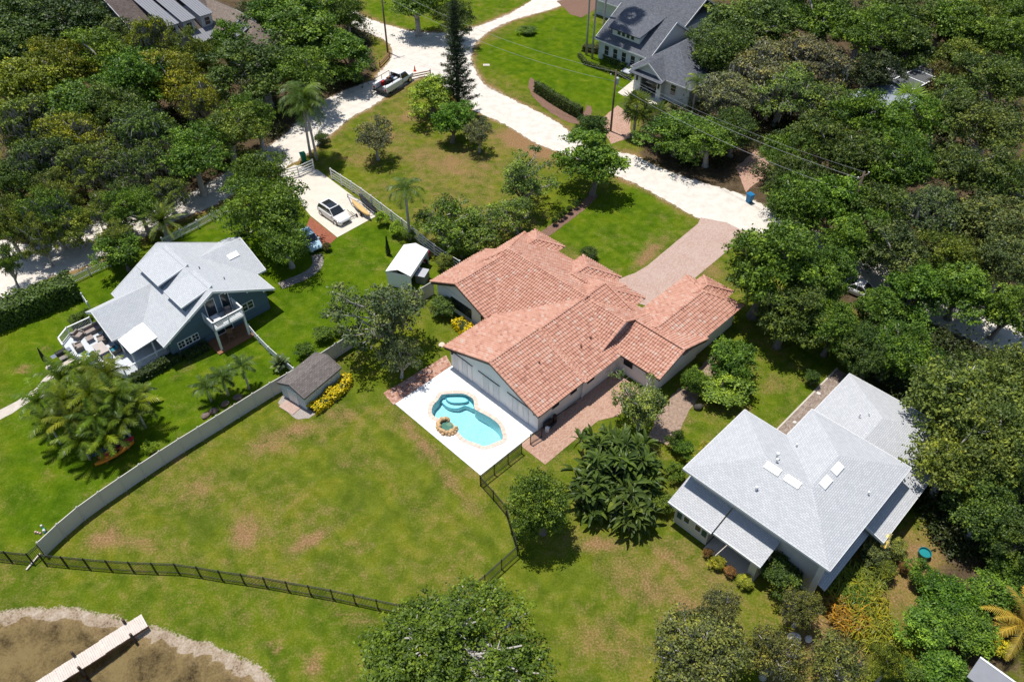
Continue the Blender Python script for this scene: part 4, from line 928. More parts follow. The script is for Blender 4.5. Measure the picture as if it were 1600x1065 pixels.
seamed([(e0(17.6), e1(91.3), 3.0), (e0(22.6), e1(91.3), 3.0), (e0(22.6), e1(93.6), 4.0), (e0(17.6), e1(93.6), 4.0)], 12).build('porch_roof', M['metalroof'], he)
q = MB(); q.bar((e0(17.6), e1(91.27), 2.9), (e0(22.6), e1(91.27), 2.9), 0.06, 0.2); q.build('porch_fascia', M['white'], he)
for u_ in (18.0, 20.3):
    q = MB(); q.box(e0(u_)-0.12, e0(u_)+0.12, e1(91.5), e1(91.74), 0, 2.9); q.build('porch_post', M['white'], he)
d_ = seamed([(e0(20.9), e1(88.7), 4.5), (e0(20.9), e1(85.0), 4.5), (e0(25.2), e1(85.0), 6.0), (e0(25.2), e1(88.7), 6.0)], 8).build('dormer', M['metalroof'], he)
mb = MB(); mb.box(e0(21.2), e0(24), e1(85.3), e1(88.4), 2.9, 4.5); mb.build('dormer_wall', M['dwall'], d_); window(he, (e0(21.2), e1(86.9), 3.45), 1.2, 0.75, '-u', name='dormer_window', muntins=(2, 1))

# ------------------------------------------------------------------ garden shed by the vinyl fence
SA = math.radians(55); _c = G(480, 641); fx = _c[0]+math.cos(SA)*2.3-math.sin(SA)*1.6; fy = _c[1]+math.sin(SA)*2.3+math.cos(SA)*1.6
def shed_xy(x, y): return (fx+math.cos(SA)*x-math.sin(SA)*y, fy+math.sin(SA)*x+math.cos(SA)*y)
sh_ = thing('garden_shed', 'pale blue-grey garden shed with brown shingle roof by the fence', 'shed', (fx, fy, 0), SA)
ws = [wing('u', -2.4, 2.45, -1.75, 1.75, 1.85, 2.6)]
shingle_roof(sh_, ws, M['sh_shed'], th=0.08, trim=M['sh_shed'] and simple('shed_trim', (0.16, 0.145, 0.14), 0.8, 0.1, 3))
M['shedwall'] = boards('shed_boards', (0.50, 0.56, 0.58), 0.2, 'Z', 0.05)
mb = MB(); mb.box(-2.28, 2.3, -1.6, 1.6, 0, 1.84); gable_wall(mb, ws[0][2][0], 'u', 0.12); gable_wall(mb, ws[0][2][1], 'u', -0.27); mb.build('wall', M['shedwall'], sh_)
for y_ in (-0.62, 0.02):
    q = MB(); q.box(-2.34, -2.28, y_, y_+0.6, 0.1, 1.75); dd_ = q.build('door', M['white'], sh_)
    q = MB(); q.box(-2.36, -2.34, y_+0.1, y_+0.5, 1.1, 1.55); q.build('panel', M['shutter'], dd_)
q = MB(); q.box(-3.5, -2.36, -0.9, 0.9, 0.03, 0.07); q.build('ramp', M['driveway'], sh_)
sheet('gravel_apron', jitter([shed_xy(*p_) for p_ in [(-3.7,-1.5),(-2.9,-2.4),(0,-3.0),(2.2,-3.0),(3.1,-2.2),(2.9,-1.6),(-2.3,-1.6),(-2.3,1.7),(-3.2,1.4)]], 0.4, 0.06, 2), 0.018, simple('grey_gravel', (0.33, 0.29, 0.26), 0.95, 0.3, 6, bmp=0.7), 'grey gravel apron round the shed and its flower bed')

# ------------------------------------------------------------------ white canopy tent-shed at the end of the left garden
tx, ty = G(636, 404, 2.2); TA = math.radians(72)
tc = thing('white_canopy', 'white fabric canopy shelter beside the white fence', 'canopy', (tx, ty, 0), TA)
cw = [wing('u', -2.5, 2.5, -1.45, 1.45, 2.0, 2.55)]
mb = MB(); [mb.slab(p, 0.04) for p in cw[0][0]]
for sy in (-1, 1): mb.box(-2.5, 2.5, sy*1.45-0.02, sy*1.45+0.02, 1.6, 2.0)
M['canvas'] = simple('white_canvas', (0.80, 0.80, 0.80), 0.7, 0.03, 1.5)
mb.build('canopy_cover', M['canvas'], tc)
mb = MB(); mb.box(-2.45, 2.3, 1.36, 1.40, 0, 1.98); mb.box(2.42, 2.46, -1.4, 1.4, 0, 2.0); mb.box(-2.48, -2.44, -1.4, 1.4, 0.0, 2.0); mb.build('side_wall', M['canvas'], tc)
for sx in (-2.4, 0, 2.4):
    for sy in (-1.4, 1.38):
        q = MB(); q.bar((sx, sy, 0), (sx, sy, 2.02), 0.06); q.build('pole', M['white'], tc)
gx_, gy_ = G(660, 432, 0.5)
gb = thing('storage_box', 'grey lidded storage box below the canopy', 'box', (gx_, gy_, 0), TA)
q = MB(); q.box(-0.7, 0.7, -0.55, 0.55, 0, 1.0); q.build('body', simple('grey_plastic', (0.16, 0.17, 0.18), 0.6, 0.08, 2), gb, bevel=0.03)
q = MB(); q.box(-0.74, 0.74, -0.59, 0.59, 1.0, 1.12); q.build('lid', simple('pale_grey_plastic', (0.40, 0.41, 0.44), 0.5, 0.06, 2), gb, bevel=0.03)
gx_, gy_ = G(664, 402, 0.5)
rm = thing('riding_mower', 'red riding mower parked behind the white canopy', 'mower', (gx_, gy_, 0), TA)
M['red'] = simple('red_paint', (0.42, 0.02, 0.025), 0.35, 0.1, 2); M['rubber'] = simple('black_rubber', (0.02, 0.02, 0.021), 0.7, 0.2, 4)
q = MB(); q.tbox(0.5, 0, 0.35, 0.85, 0.5, 0.3, 0.4, 0.22); q.box(-0.6, 0.1, -0.32, 0.32, 0.35, 0.55); q.build('body', M['red'], rm, bevel=0.04)
q = MB(); q.box(-0.5, -0.1, -0.22, 0.22, 0.55, 0.65); q.box(-0.56, -0.46, -0.22, 0.22, 0.6, 0.98); q.build('seat', M['rubber'], rm, bevel=0.04)
for wx, wy, wr in ((0.65, 0.36, 0.2), (0.65, -0.36, 0.2), (-0.35, 0.4, 0.28), (-0.35, -0.4, 0.28)):
    q = MB(); q.tube([(wx, wy-0.09, wr), (wx, wy+0.09, wr)], [wr, wr], 14); q.build('wheel', M['rubber'], rm)

# ------------------------------------------------------------------ screened pool cage and blue pool far right; roof corner low right
kx, ky = G(1420, 113, 3.4); KA = math.radians(38)
cg = thing('pool_cage', 'white framed screen cage among the trees at upper right', 'screen cage', (kx, ky, 0), KA)
M['screen'] = simple('dark_insect_screen', (0.09, 0.095, 0.10), 0.8, 0.1, 2)
q = MB(); q.box(-4.5, 4.5, -3.6, 3.6, 3.32, 3.34); q.build('roof_screen', M['screen'], cg)
q = MB(); q.box(-4.5, 4.5, -3.62, -3.6, 0, 3.3); q.box(-4.52, -4.5, -3.6, 3.6, 0, 3.3); q.build('side_screen', M['screen'], cg)
for (a, b) in [((-4.5,-3.6),(4.5,-3.6)), ((-4.5,3.6),(4.5,3.6)), ((-4.5,-3.6),(-4.5,3.6)), ((4.5,-3.6),(4.5,3.6)), ((-4.5,0),(4.5,0)), ((-1.5,-3.6),(-1.5,3.6)), ((1.5,-3.6),(1.5,3.6))]:
    q = MB(); q.bar((*a, 3.4), (*b, 3.4), 0.16); q.build('roof_beam', M['white'], cg)
for x_ in (-4.5, -1.5, 1.5, 4.5):
    q = MB(); q.bar((x_, -3.6, 0), (x_, -3.6, 3.4), 0.12); q.build('post', M['white'], cg)
kx, ky = G(1392, 142, 2.3)
wr_ = thing('pale_roof_house', 'house with pale flat-pitched roof mostly hidden by oaks, left of screen cage', 'house', (kx, ky, 0), KA)
ww = [wing('u', -9, 2, -4, 3.2, 2.3, 3.1)]
shingle_roof(wr_, ww, simple('pale_roof', (0.27, 0.30, 0.35), 0.8, 0.1, 1.5), trim=M['white']); q = MB(); q.box(-8.5, 1.6, -3.5, 2.8, 0, 2.3); q.build('wall', M['stucco'], wr_)
kx, ky = G(1560, 16, 0.2)
bp = thing('blue_pool', 'distant bright blue pool glimpsed through the trees at top right', 'pool', (kx, ky, 0.1), 0.3); bp.scale = (0.6, 0.6, 1)
q = MB(); q.prism([(4.2*math.cos(a), 2.0*math.sin(a)) for a in np.linspace(0, 2*math.pi, 17)[:-1]], 0, 0.12); q.build('rim', M['coping'], bp)
q = MB(); q.prism([(3.8*math.cos(a), 1.7*math.sin(a)) for a in np.linspace(0, 2*math.pi, 17)[:-1]], 0.08, 0.14); q.build('water', simple('blue_pool_water', (0.04, 0.40, 0.50), 0.08, 0.1, 2), bp)
kx, ky = G(1576, 1072, 2.6)
cr_ = thing('boathouse', 'low grey metal roof corner with white gutter at lower right', 'building', (kx, ky, 0), math.radians(-47))
q = MB(); q.slab([(-2.2, -1.3, 2.5), (4, -1.3, 2.5), (4, 0.4, 2.75), (-2.2, 0.4, 2.75)], 0.1); q.build('roof', M['metalroof'], cr_)
q = MB(); q.bar((-2.2, 0.48, 2.72), (4, 0.48, 2.72), 0.14); q.build('gutter', M['white'], cr_); q = MB(); q.box(-2, 3.8, -1.1, 0.1, 0, 2.45); q.build('wall', M['creamwall'], cr_)
# ------------------------------------------------------------------ vegetation
def leaf_material(name, transl=0.22, rough=0.45):
    m = bpy.data.materials.new(name); m.use_nodes = True; nt = m.node_tree; b = nt.nodes['Principled BSDF']; out = nt.nodes['Material Output']
    oi = N(nt, 'ShaderNodeObjectInfo'); at = N(nt, 'ShaderNodeAttribute', attribute_name='tint')
    r = ramp(nt, at.outputs['Fac'], [(0.0, (0.40, 0.48, 0.45)), (0.45, (0.95, 0.98, 0.8)), (0.75, (1.6, 1.5, 0.85)), (1.0, (2.4, 2.0, 1.0))])
    c = mixc(nt, 1.0, oi.outputs['Color'], r.outputs[0], 'MULTIPLY')
    nt.links.new(c, b.inputs['Base Color']); b.inputs['Roughness'].default_value = rough; b.inputs['Specular IOR Level'].default_value = 0.25
    t = N(nt, 'ShaderNodeBsdfTranslucent'); c2 = mixc(nt, 1.0, c, (1.25, 1.35, 0.5), 'MULTIPLY'); nt.links.new(c2, t.inputs[0])
    mx = N(nt, 'ShaderNodeMixShader'); mx.inputs[0].default_value = transl
    nt.links.new(b.outputs[0], mx.inputs[1]); nt.links.new(t.outputs[0], mx.inputs[2]); nt.links.new(mx.outputs[0], out.inputs[0])
    return m
M['leaf'] = leaf_material('leaf'); M['frond'] = leaf_material('frond', 0.22, 0.42)
M['bark'] = simple('grey_bark', (0.20, 0.17, 0.145), 0.95, 0.35, 4.0, bmp=0.8); M['palebark'] = simple('pale_bark', (0.40, 0.37, 0.335), 0.9, 0.3, 4.0, bmp=0.6)
M['moss'] = simple('spanish_moss', (0.27, 0.26, 0.21), 0.95, 0.25, 2.0)
def leaf_quads(C, Nrm, size, rng, aspect=0.62):
    """rhombic leaves at C facing Nrm"""
    n = len(C); R = rng.normal(size=(n, 3)); T = np.cross(Nrm, R); T /= np.linalg.norm(T, axis=1, keepdims=True)+1e-9
    B = np.cross(Nrm, T); s = (size*rng.uniform(0.65, 1.35, n))[:, None]
    V = np.stack([C-T*s, C+B*s*aspect-Nrm*s*0.15, C+T*s, C-B*s*aspect-Nrm*s*0.15], 1).reshape(-1, 3)
    return V, np.arange(4*n).reshape(n, 4)
def crown_mesh(name, seed, R=4.5, zc=5.0, hz=3.0, nc=75, nl=120, leaf=0.2, rc=(0.75, 1.35), inner=0.3, lobes=5, droop=0.0, up=0.42, low=-0.6, flat=0.62, sub=9, twig=0.42):
    rng = np.random.default_rng(seed)
    D = rng.normal(size=(nc*3, 3)); D /= np.linalg.norm(D, axis=1, keepdims=True); D = D[D[:, 2] > low][:nc]
    LA = rng.uniform(0, 2*np.pi, lobes); LS = rng.uniform(0.18, 0.42, lobes); ang = np.arctan2(D[:, 1], D[:, 0])
    k = np.ones(len(D))*0.88
    for a, s in zip(LA, LS): k += s*np.cos(ang-a)**3*(np.cos(ang-a) > 0)-s*0.25
    rad = np.where(rng.random(len(D)) < inner, rng.uniform(0.3, 0.7, len(D)), rng.uniform(0.78, 1.0, len(D)))*np.clip(k, 0.5, 1.25)
    C = D*rad[:, None]*np.array([R*0.86, R*0.86, hz*0.86]); C[:, 2] += zc
    RC = rng.uniform(rc[0], rc[1], len(C)); tv = rng.normal(0, 0.15, len(C))
    Vs = []; Fs = []; Ts = []; off = 0
    for c, r, t in zip(C, RC, tv):
        # each bough carries twig clusters, each cluster a spray of leaves
        m_ = max(4, int(sub*(r/np.mean(RC))**2)); q = rng.normal(size=(m_, 3)); q /= np.linalg.norm(q, axis=1, keepdims=True); q[:, 2] = np.abs(q[:, 2])*0.9-0.15
        cc = c+q*(r*rng.uniform(0.35, 1.08, m_))[:, None]*np.array([1.1, 1.1, flat])
        k_ = max(6, nl//sub); n = m_*k_; rep = np.repeat(np.arange(m_), k_)
        d = rng.normal(size=(n, 3)); dn = np.linalg.norm(d, axis=1, keepdims=True); d /= dn
        rs = twig*rng.uniform(0.7, 1.35, m_)
        P = cc[rep]+d*(rs[rep]*np.minimum(dn[:, 0]*0.55, 1.5))[:, None]*np.array([1.1, 1.1, 0.62])
        if droop: P[:, 2] -= droop*rng.random(n)**2
        nm = d*0.5+q[rep]*0.35+np.array([0, 0, up])+rng.normal(0, 0.55, (n, 3)); nm /= np.linalg.norm(nm, axis=1, keepdims=True)
        V, F_ = leaf_quads(P, nm, leaf, rng); Vs.append(V); Fs.append(F_+off); off += len(V)
        Ts.append(np.clip(0.45+t+rng.normal(0, 0.16, m_)[rep]+rng.normal(0, 0.17, n), 0, 1))
    return np_mesh(name, np.concatenate(Vs), np.concatenate(Fs), M['leaf'], np.concatenate(Ts)), C
def trunk_mesh(name, seed, C, H0=2.6, r0=0.36, limbs=9, zc=5.0, mat=None, gap=0.0):
    rr = random.Random(seed); mb = MB(); top = (rr.uniform(-.3, .3), rr.uniform(-.3, .3), H0)
    mb.tube([(0, 0, -0.2), (0.03, 0.02, 0.25), (top[0]*0.5, top[1]*0.5, H0*0.55), top], [r0*1.7, r0*1.15, r0*0.92, r0*0.85], 9)
    idx = rr.sample(range(len(C)), min(limbs, len(C)))
    for i in idx:
        c = C[i]; mid = (top[0]+(c[0]-top[0])*0.45+rr.uniform(-.4, .4), top[1]+(c[1]-top[1])*0.45+rr.uniform(-.4, .4), top[2]+(c[2]-top[2])*0.62+0.2)
        q = (top[0]+(c[0]-top[0])*0.75+rr.uniform(-.3, .3), top[1]+(c[1]-top[1])*0.75+rr.uniform(-.3, .3), top[2]+(c[2]-top[2])*0.85)
        k = rr.uniform(0.8, 1.1); e = (c[0]*1.06, c[1]*1.06, c[2]+0.25)
        mb.tube([(top[0], top[1], top[2]-0.25), mid, q, e], [r0*0.5*k, r0*0.34*k, r0*0.22*k, r0*0.09], 6)
        for _ in range(2):
            j = (q[0]+rr.uniform(-1, 1), q[1]+rr.uniform(-1, 1), q[2]+rr.uniform(0.2, 1.0)); mb.tube([q, j], [r0*0.13, r0*0.03], 5)
    o_ = mb.build(name, mat or M['bark']); me_ = o_.data; bpy.data.objects.remove(o_)
    me_.polygons.foreach_set('use_smooth', [True]*len(me_.polygons)); return me_
def moss_mesh(name, seed, C, n=900, ln=(0.4, 1.3)):
    rng = np.random.default_rng(seed); P = C[rng.integers(0, len(C), n)]+rng.normal(0, 0.38, (n, 3))*np.array([1, 1, 0.5])
    l = rng.uniform(ln[0], ln[1], n); a = rng.uniform(0, np.pi, n); w = rng.uniform(0.04, 0.10, n)
    dx = np.stack([np.cos(a)*w, np.sin(a)*w, np.zeros(n)], 1); dn = np.stack([rng.normal(0, .12, n), rng.normal(0, .12, n), -l], 1)
    V = np.stack([P-dx, P+dx, P+dx*0.5+dn, P-dx*0.5+dn], 1).reshape(-1, 3)
    return np_mesh(name, V, np.arange(4*n).reshape(n, 4), M['moss'])
PROTO = {}
def proto(kind, seed, moss=False, mat=None, **kw):
    tk = {k: kw.pop(k) for k in ('H0', 'r0', 'limbs') if k in kw}
    me_, C = crown_mesh('crown', seed, **kw)
    t_ = trunk_mesh('trunk', seed+50, C, mat=mat, **tk)
    PROTO.setdefault(kind, []).append((me_, t_, moss_mesh('moss', seed+9, C, *moss) if moss else None))
for s in (1, 2, 3, 16): proto('oak', s, nc=62, nl=240, leaf=0.125, lobes=6, rc=(0.9, 1.7), hz=3.4, zc=4.6, low=-0.75, sub=12, twig=0.36, limbs=16, mat=M['palebark'])
for s in (4, 5, 17): proto('round', s, nc=58, nl=230, leaf=0.155, inner=0.2, lobes=5, rc=(0.9, 1.6), H0=2.0, hz=3.4, zc=4.6, low=-0.75, sub=11, twig=0.4)
for s in (6, 7, 19): proto('moss', s, moss=(1300, (0.3, 1.0)), nc=55, nl=190, leaf=0.115, lobes=6, rc=(0.8, 1.5), limbs=30, mat=M['palebark'], hz=3.2, zc=4.7, sub=11, twig=0.32)
for s in (8, 9, 18): proto('sparse', s, moss=(350, (0.15, 0.5)), nc=46, nl=170, leaf=0.12, lobes=7, rc=(0.65, 1.25), limbs=34, inner=0.3, mat=M['palebark'], zc=4.3, hz=3.5, low=-0.85, H0=1.5, r0=0.24, sub=10, twig=0.32)
for s in (10,): proto('ficus', s, nc=120, nl=300, leaf=0.085, lobes=5, rc=(0.6, 1.15), inner=0.22, limbs=75, r0=0.42, mat=M['palebark'], sub=17, twig=0.21)
for s in (12, 13): proto('dense', s, nc=75, nl=260, leaf=0.125, lobes=5, rc=(0.7, 1.3), inner=0.2, hz=3.5, zc=4.3, low=-0.8, H0=1.6, sub=13, twig=0.33)
for s in (14, 15, 20): proto('bush', s, nc=42, nl=220, leaf=0.19, lobes=5, rc=(1.0, 1.8), inner=0.2, hz=3.6, zc=3.6, low=-0.35, H0=1.0, r0=0.3, sub=10, twig=0.5)
COLS = {'dark': (0.036, 0.055, 0.013), 'mid': (0.046, 0.078, 0.012), 'olive': (0.064, 0.082, 0.016), 'yellow': (0.084, 0.094, 0.012), 'bright': (0.046, 0.086, 0.012), 'lime': (0.105, 0.150, 0.016),
        'grey': (0.082, 0.088, 0.050), 'deep': (0.029, 0.048, 0.012), 'bronze': (0.060, 0.050, 0.020), 'gold': (0.36, 0.27, 0.012), 'straw': (0.24, 0.19, 0.05), 'rust': (0.105, 0.058, 0.026), 'white': (0.55, 0.45, 0.38)}
vrng = random.Random(77); PREV = [0]
def tree(px, py, pr, h, kind, colour, label, name=None, cat='tree', group=None, sq=1.0, zc=None):
    """a tree whose crown centre the photo shows at (px, py) with radius pr pixels; h metres tall"""
    vs_ = PROTO[kind]; PREV[0] += 1; crown, trunk, moss = vs_[PREV[0] % len(vs_)]
    zc = zc or (0.6 if kind not in ('bush', 'dense') else 0.48)
    x, y = G(px, py, h*zc); r = pr/pxm(px, py, h*zc)
    nm_ = name or {'oak': 'oak_tree', 'round': 'broadleaf_tree', 'moss': 'mossy_oak', 'sparse': 'sparse_oak', 'ficus': 'ficus_tree', 'dense': 'dense_tree', 'bush': 'shrub'}[kind]
    t = thing(nm_, label, cat, (x, y, 0), vrng.uniform(0, 6.28), group)
    t.scale = (r/4.5, r/4.5*sq, h/8.0)
    c = COLS[colour] if isinstance(colour, str) else colour; j = vrng.uniform(0.85, 1.15)*(2.2 if group in (LW, RW) else 2.35); g_ = vrng.uniform(0.92, 1.08)
    o_ = obj('crown' if cat == 'tree' else 'foliage', crown, t); o_.color = (c[0]*j*g_, c[1]*j, c[2]*j, 1)
    obj('trunk' if cat == 'tree' else 'stem', trunk, t)
    if moss: obj('hanging_moss', moss, t)['kind'] = 'stuff'
    return t
LW = 'trees of the wood at upper left'; RW = 'trees of the wood at upper right'
TREES = [
 # the wood at upper left
 (28,30,62,11,'oak','deep','dark oak in the top left corner of the wood',LW),
 (120,28,58,11,'oak','deep','dark grey-green oak left of the brown roofed house',LW),
 (20,80,45,9,'round','dark','small dark broadleaf tree against the left edge, behind the yellow-tinged oaks',LW),
 (165,62,34,8,'oak','dark','short dark oak touching the left end of the brown roof',LW),
 (40,128,52,11,'oak','yellow','yellow-olive oak at the left edge of the upper wood',LW),
 (108,104,44,11,'oak','yellow','yellow-tinged oak with the brightest crown in the left wood',LW),
 (172,88,42,11,'oak',(0.075,0.105,0.016),'yellow-green oak below the dark oak and left of the brown roof',LW),
 (236,66,40,11,'moss','yellow','olive oak with bare twigs in front of the brown roof',LW),
 (210,120,48,11,'oak','bright','rich green oak in the middle of the left wood',LW),
 (298,90,36,10,'oak','olive','olive oak under the metal porch roof of the brown roofed house',LW),
 (282,128,42,10,'oak','yellow','yellow oak with a ragged crown behind the broad grey-green oak',LW),
 (318,160,32,9,'moss','yellow','small yellowish mossy oak over the gap in the left wood',LW),
 (120,165,52,10,'oak','mid','broad mid green oak behind the grey-topped mossy tree',LW),
 (40,190,52,10,'moss','olive','olive oak with pale limbs at the left edge',LW),
 (110,215,42,9,'moss','yellow','yellow-green mossy oak standing over bare pale trunks',LW),
 (232,198,48,10,'moss','dark','dark oak with a greyish crown in the centre of the left wood',LW),
 (180,170,40,10,'oak','dark','dark oak between the rich green oak and the greyish one',LW),
 (405,100,62,11,'oak','dark','broad grey-green oak right of the brown roofed house',LW),
 (470,105,44,10,'oak','mid','grey-green oak beside the sandy lane below the green grove',LW),
 (350,70,30,8,'round','mid','small green tree beside the porch of the brown roofed house',LW),
 (430,25,42,9,'round','bright','bright green tree right of the brown roof',LW),
 (490,55,52,10,'round','bright','large bright broadleaf tree above the sandy lane',LW),
 (545,80,36,8,'round','mid','rounded green tree nearest the parked pickup truck',LW),
 (480,10,46,10,'round','mid','green tree on the top edge beside the upper sandy lane',LW),
 (540,20,26,8,'oak','mid','slim oak at the edge of the upper sandy lane',LW),
 (398,180,34,9,'oak','mid','mid green oak just left of the tall palm',LW),
 (352,200,44,9,'oak',(0.072,0.098,0.018),'yellow-green oak behind the big driveway oak',LW),
 (300,245,44,9,'oak','mid','spreading oak shading the sandy lane above the picket fence',LW),
 (400,270,36,8,'oak','mid','oak at the corner of the picket fence above the driveway oak',LW),
 (215,258,42,8,'moss','dark','dark mossy oak over the leaf litter beside the lane',LW),
 (150,255,42,9,'moss','olive','olive mossy oak with hanging strands left of the lane',LW),
 (60,255,48,9,'moss','dark','dark mossy oak with a leaning pale trunk near left edge',LW),
 (15,285,36,8,'oak','dark','dark oak on the left edge above the sandy lane',LW),
 (80,305,34,7,'oak','olive','low olive oak at the wood corner by the lane',LW),
 (40,330,32,6,'oak','mid','low green oak at the lane edge in the left wood corner',LW),
 (112,345,30,6,'oak',(0.085,0.098,0.018),'low yellow-green oak overhanging the lane',LW),
 (160,330,30,6,'moss','olive','small mossy oak beside the date palm',LW),
 (8,350,30,8,'oak','olive','olive oak overhanging the lane at the left edge',LW),
 (75,335,34,8,'moss','mid','mid green mossy oak over the lane left of the low yellow-green oak',LW),
 (215,318,30,7,'oak','mid','green oak leaning over the lane above the date palm',LW),
 (262,300,26,6,'moss','olive','small olive mossy oak on the litter bank beside the lane',LW),
 (1540,-5,40,9,'round','mid','green tree on the top edge above the distant blue pool',RW),
 (1592,22,34,9,'oak','mid','oak in the top right corner beside the distant pool',RW),
 (1512,28,30,8,'round','olive','olive tree just left of the distant blue pool',RW),
 (55,362,24,8,'sparse','olive','open-crowned oak added over the lane by the hedge for its dappled shade',LW),  # added tree, placed over the lane to dapple it with shade
 (0,398,26,8,'sparse','mid','open-crowned oak added to shade the lane at the very left edge',LW),  # likewise added, so that its shadow breaks up the sunlit lane
 (170,375,22,5,'oak','olive','slender oak standing on the lane in front of the wood',LW),
 # single trees
 (425,325,62,10,'oak','mid','big green oak overhanging the parking pad and house roof',None),
 (445,370,42,7,'oak','mid','lower oak crown shading the pale blue car',None),
 (190,395,34,5,'bush','mid','rounded green tree behind the pale roofed clapboard house',None),
 (650,5,48,9,'oak','mid','dark oak at the top edge between the two sand lanes',None),
 (710,20,32,8,'oak','dark','dark oak crown at the top edge behind the tall pine',None),
 (585,205,36,7,'sparse','grey','grey mossy tree on the vacant lot near the tall palm',None),
 (672,145,40,6,'round',(0.085,0.12,0.018),'yellow-green bushy tree at the foot of the tall pine',None),
 (705,185,34,6,'round','bright','bright green tree beside the lot centre shadow',None),
 (748,200,26,6,'sparse','grey','thin grey mossy tree beside the bright green tree',None),
 (818,272,52,8.5,'sparse',(0.062,0.088,0.024),'open-crowned oak on the lot, right of the queen palm',None),
 (808,325,42,6,'sparse',(0.07,0.092,0.02),'low open oak behind the tiled roof',None),
 (930,252,52,8,'round','bright','big bright green tree casting shade on the front lawn',None),
 (918,208,30,6,'dense','deep','compact dark green tree at the road edge',None),
 (690,338,56,6.5,'sparse','mid','broad low tree with white limbs beside the white fence',None),
 (752,348,54,6.5,'sparse',(0.07,0.095,0.018),'low spreading tree over the corner of the tiled roof',None),
 (720,375,30,5,'bush','mid','green shrubby tree between fence and tiled roof',None),
 (608,480,80,9.5,'sparse',(0.062,0.076,0.036),'grey-green live oak standing behind the garden shed',None),
 (622,548,40,6,'sparse',(0.05,0.068,0.028),'small low oak crown shading the brick path',None),
 (1005,625,52,6.5,'sparse',(0.066,0.092,0.030),'glossy tree with tan seed heads on the side patio',None),
 (1080,590,20,3.6,'bush','mid','small green tree against the side gable wall',None),
 (850,792,54,7.5,'dense',(0.060,0.090,0.016),'rounded dense green tree beside the black fence corner',None),
 (690,1002,130,7.4,'ficus',(0.042,0.068,0.008),'large ficus at the bottom centre with pale limbs showing',None),
 (1194,428,78,12,'dense','mid','tall dense green tree at the garage end of the tiled house',None),
 (1280,430,50,9,'dense',(0.050,0.085,0.016),'dense green tree right of the tall garage tree',None),
 (1228,498,60,8,'dense','dark','dark dense tree below the tall garage tree',None),
 (1302,516,46,7,'dense','mid','green tree at the end of the brick walk',None),
 (1098,1018,78,6,'moss',(0.070,0.074,0.024),'olive mossy oak at the bottom, right of the ficus',None),
 (1128,955,36,5,'moss',(0.062,0.064,0.030),'grey mossy oak crown above the olive one at the bottom',None),
 (1208,1025,50,5.5,'moss',(0.068,0.071,0.024),'olive mossy oak left of the white rocks',None),
 (1255,950,34,4.5,'moss',(0.066,0.072,0.022),'olive oak beside the round dark shrub under the grey roof',None),
 (1300,1040,54,5.5,'moss',(0.070,0.075,0.024),'olive mossy oak at the bottom edge below the ginger bed',None),
 (1392,1035,26,5,'oak','olive','small olive oak at the bottom edge left of the lush thicket',None),
 # the wood at upper right
 (1150,35,55,11,'oak',(0.048,0.070,0.018),'big oak overhanging the slate roof',RW),
 (1120,80,42,10,'oak','dark','dark oak against the right end of the slate roof',RW),
 (1215,22,52,11,'oak','mid','oak on the top edge right of the slate roofed house',RW),
 (1290,25,52,11,'oak','mid','green oak on the top edge above the mossy canopy',RW),
 (1345,45,44,11,'oak','mid','grey-green oak above the screen cage on its left',RW),
 (1400,20,44,10,'oak','dark','dark oak on the top edge above the screen cage',RW),
 (1425,70,42,9,'round','dark','dark broadleaf tree just above the screen cage',RW),
 (1475,30,38,9,'round',(0.062,0.098,0.018),'yellow-green tree left of the distant blue pool',RW),
 (1530,50,38,9,'round','mid','green tree below the distant blue pool',RW),
 (1580,60,40,10,'oak','mid','oak at the right edge below the distant pool',RW),
 (1500,92,40,8,'round','olive','olive tree with bronze tints right of the screen cage',RW),
 (1485,125,30,7,'round','bronze','bronze-leaved tree right of the screen cage',RW),
 (1565,125,50,10,'oak','dark','blue-green oak at the right edge of the wood',RW),
 (1365,112,38,8,'round',(0.028,0.036,0.018),'dark magnolia left of the screen cage',RW),
 (1180,105,50,10,'moss',(0.078,0.074,0.042),'tan-topped mossy oak right of the slate roof',RW),
 (1265,95,52,10,'moss',(0.080,0.073,0.044),'broad tan-grey mossy oak in the right wood',RW),
 (1225,140,48,9,'moss',(0.060,0.085,0.022),'green oak with white limbs below the tan mossy oaks',RW),
 (1285,160,40,8,'moss',(0.062,0.086,0.022),'green mossy oak with a pale crooked limb',RW),
 (1140,150,42,8,'moss','grey','grey mossy oak behind the fan palms',RW),
 (1060,205,44,6,'round','bright','bright green tree beside the fan palm',RW),
 (1110,215,40,7,'oak','mid','mid green oak overhanging the road by the wires',RW),
 (1150,200,32,7,'oak','dark','dark oak behind the roadside oaks',RW),
 (1345,175,48,10,'oak','mid','rounded oak left of the pale-leaved palm',RW),
 (1290,215,44,9,'oak','dark','dark oak in the middle of the right wood',RW),
 (1220,235,34,8,'oak','mid','oak beside the shaded pink drive',RW),
 (1240,275,36,8,'oak','dark','dark oak behind the blue bin',RW),
 (1400,200,44,10,'round','mid','green tree below the pale-leaved palm',RW),
 (1470,180,50,10,'oak',(0.055,0.076,0.020),'olive oak below the bronze-leaved tree',RW),
 (1550,200,52,10,'oak',(0.055,0.072,0.022),'olive oak at the right edge, second row down',RW),
 (1340,245,46,9,'oak','dark','dark oak in the centre of the right wood',RW),
 (1420,255,48,10,'oak','mid','broad oak in the heart of the right wood',RW),
 (1500,260,48,10,'oak',(0.050,0.066,0.020),'oak right of the broad central oak',RW),
 (1570,280,46,10,'oak','dark','dark oak at the right edge, third row down',RW),
 (1245,315,44,9,'oak','mid','oak nearest the driveway mouth across the road',RW),
 (1305,315,44,9,'round','bright','bright green tree behind the garage end trees',RW),
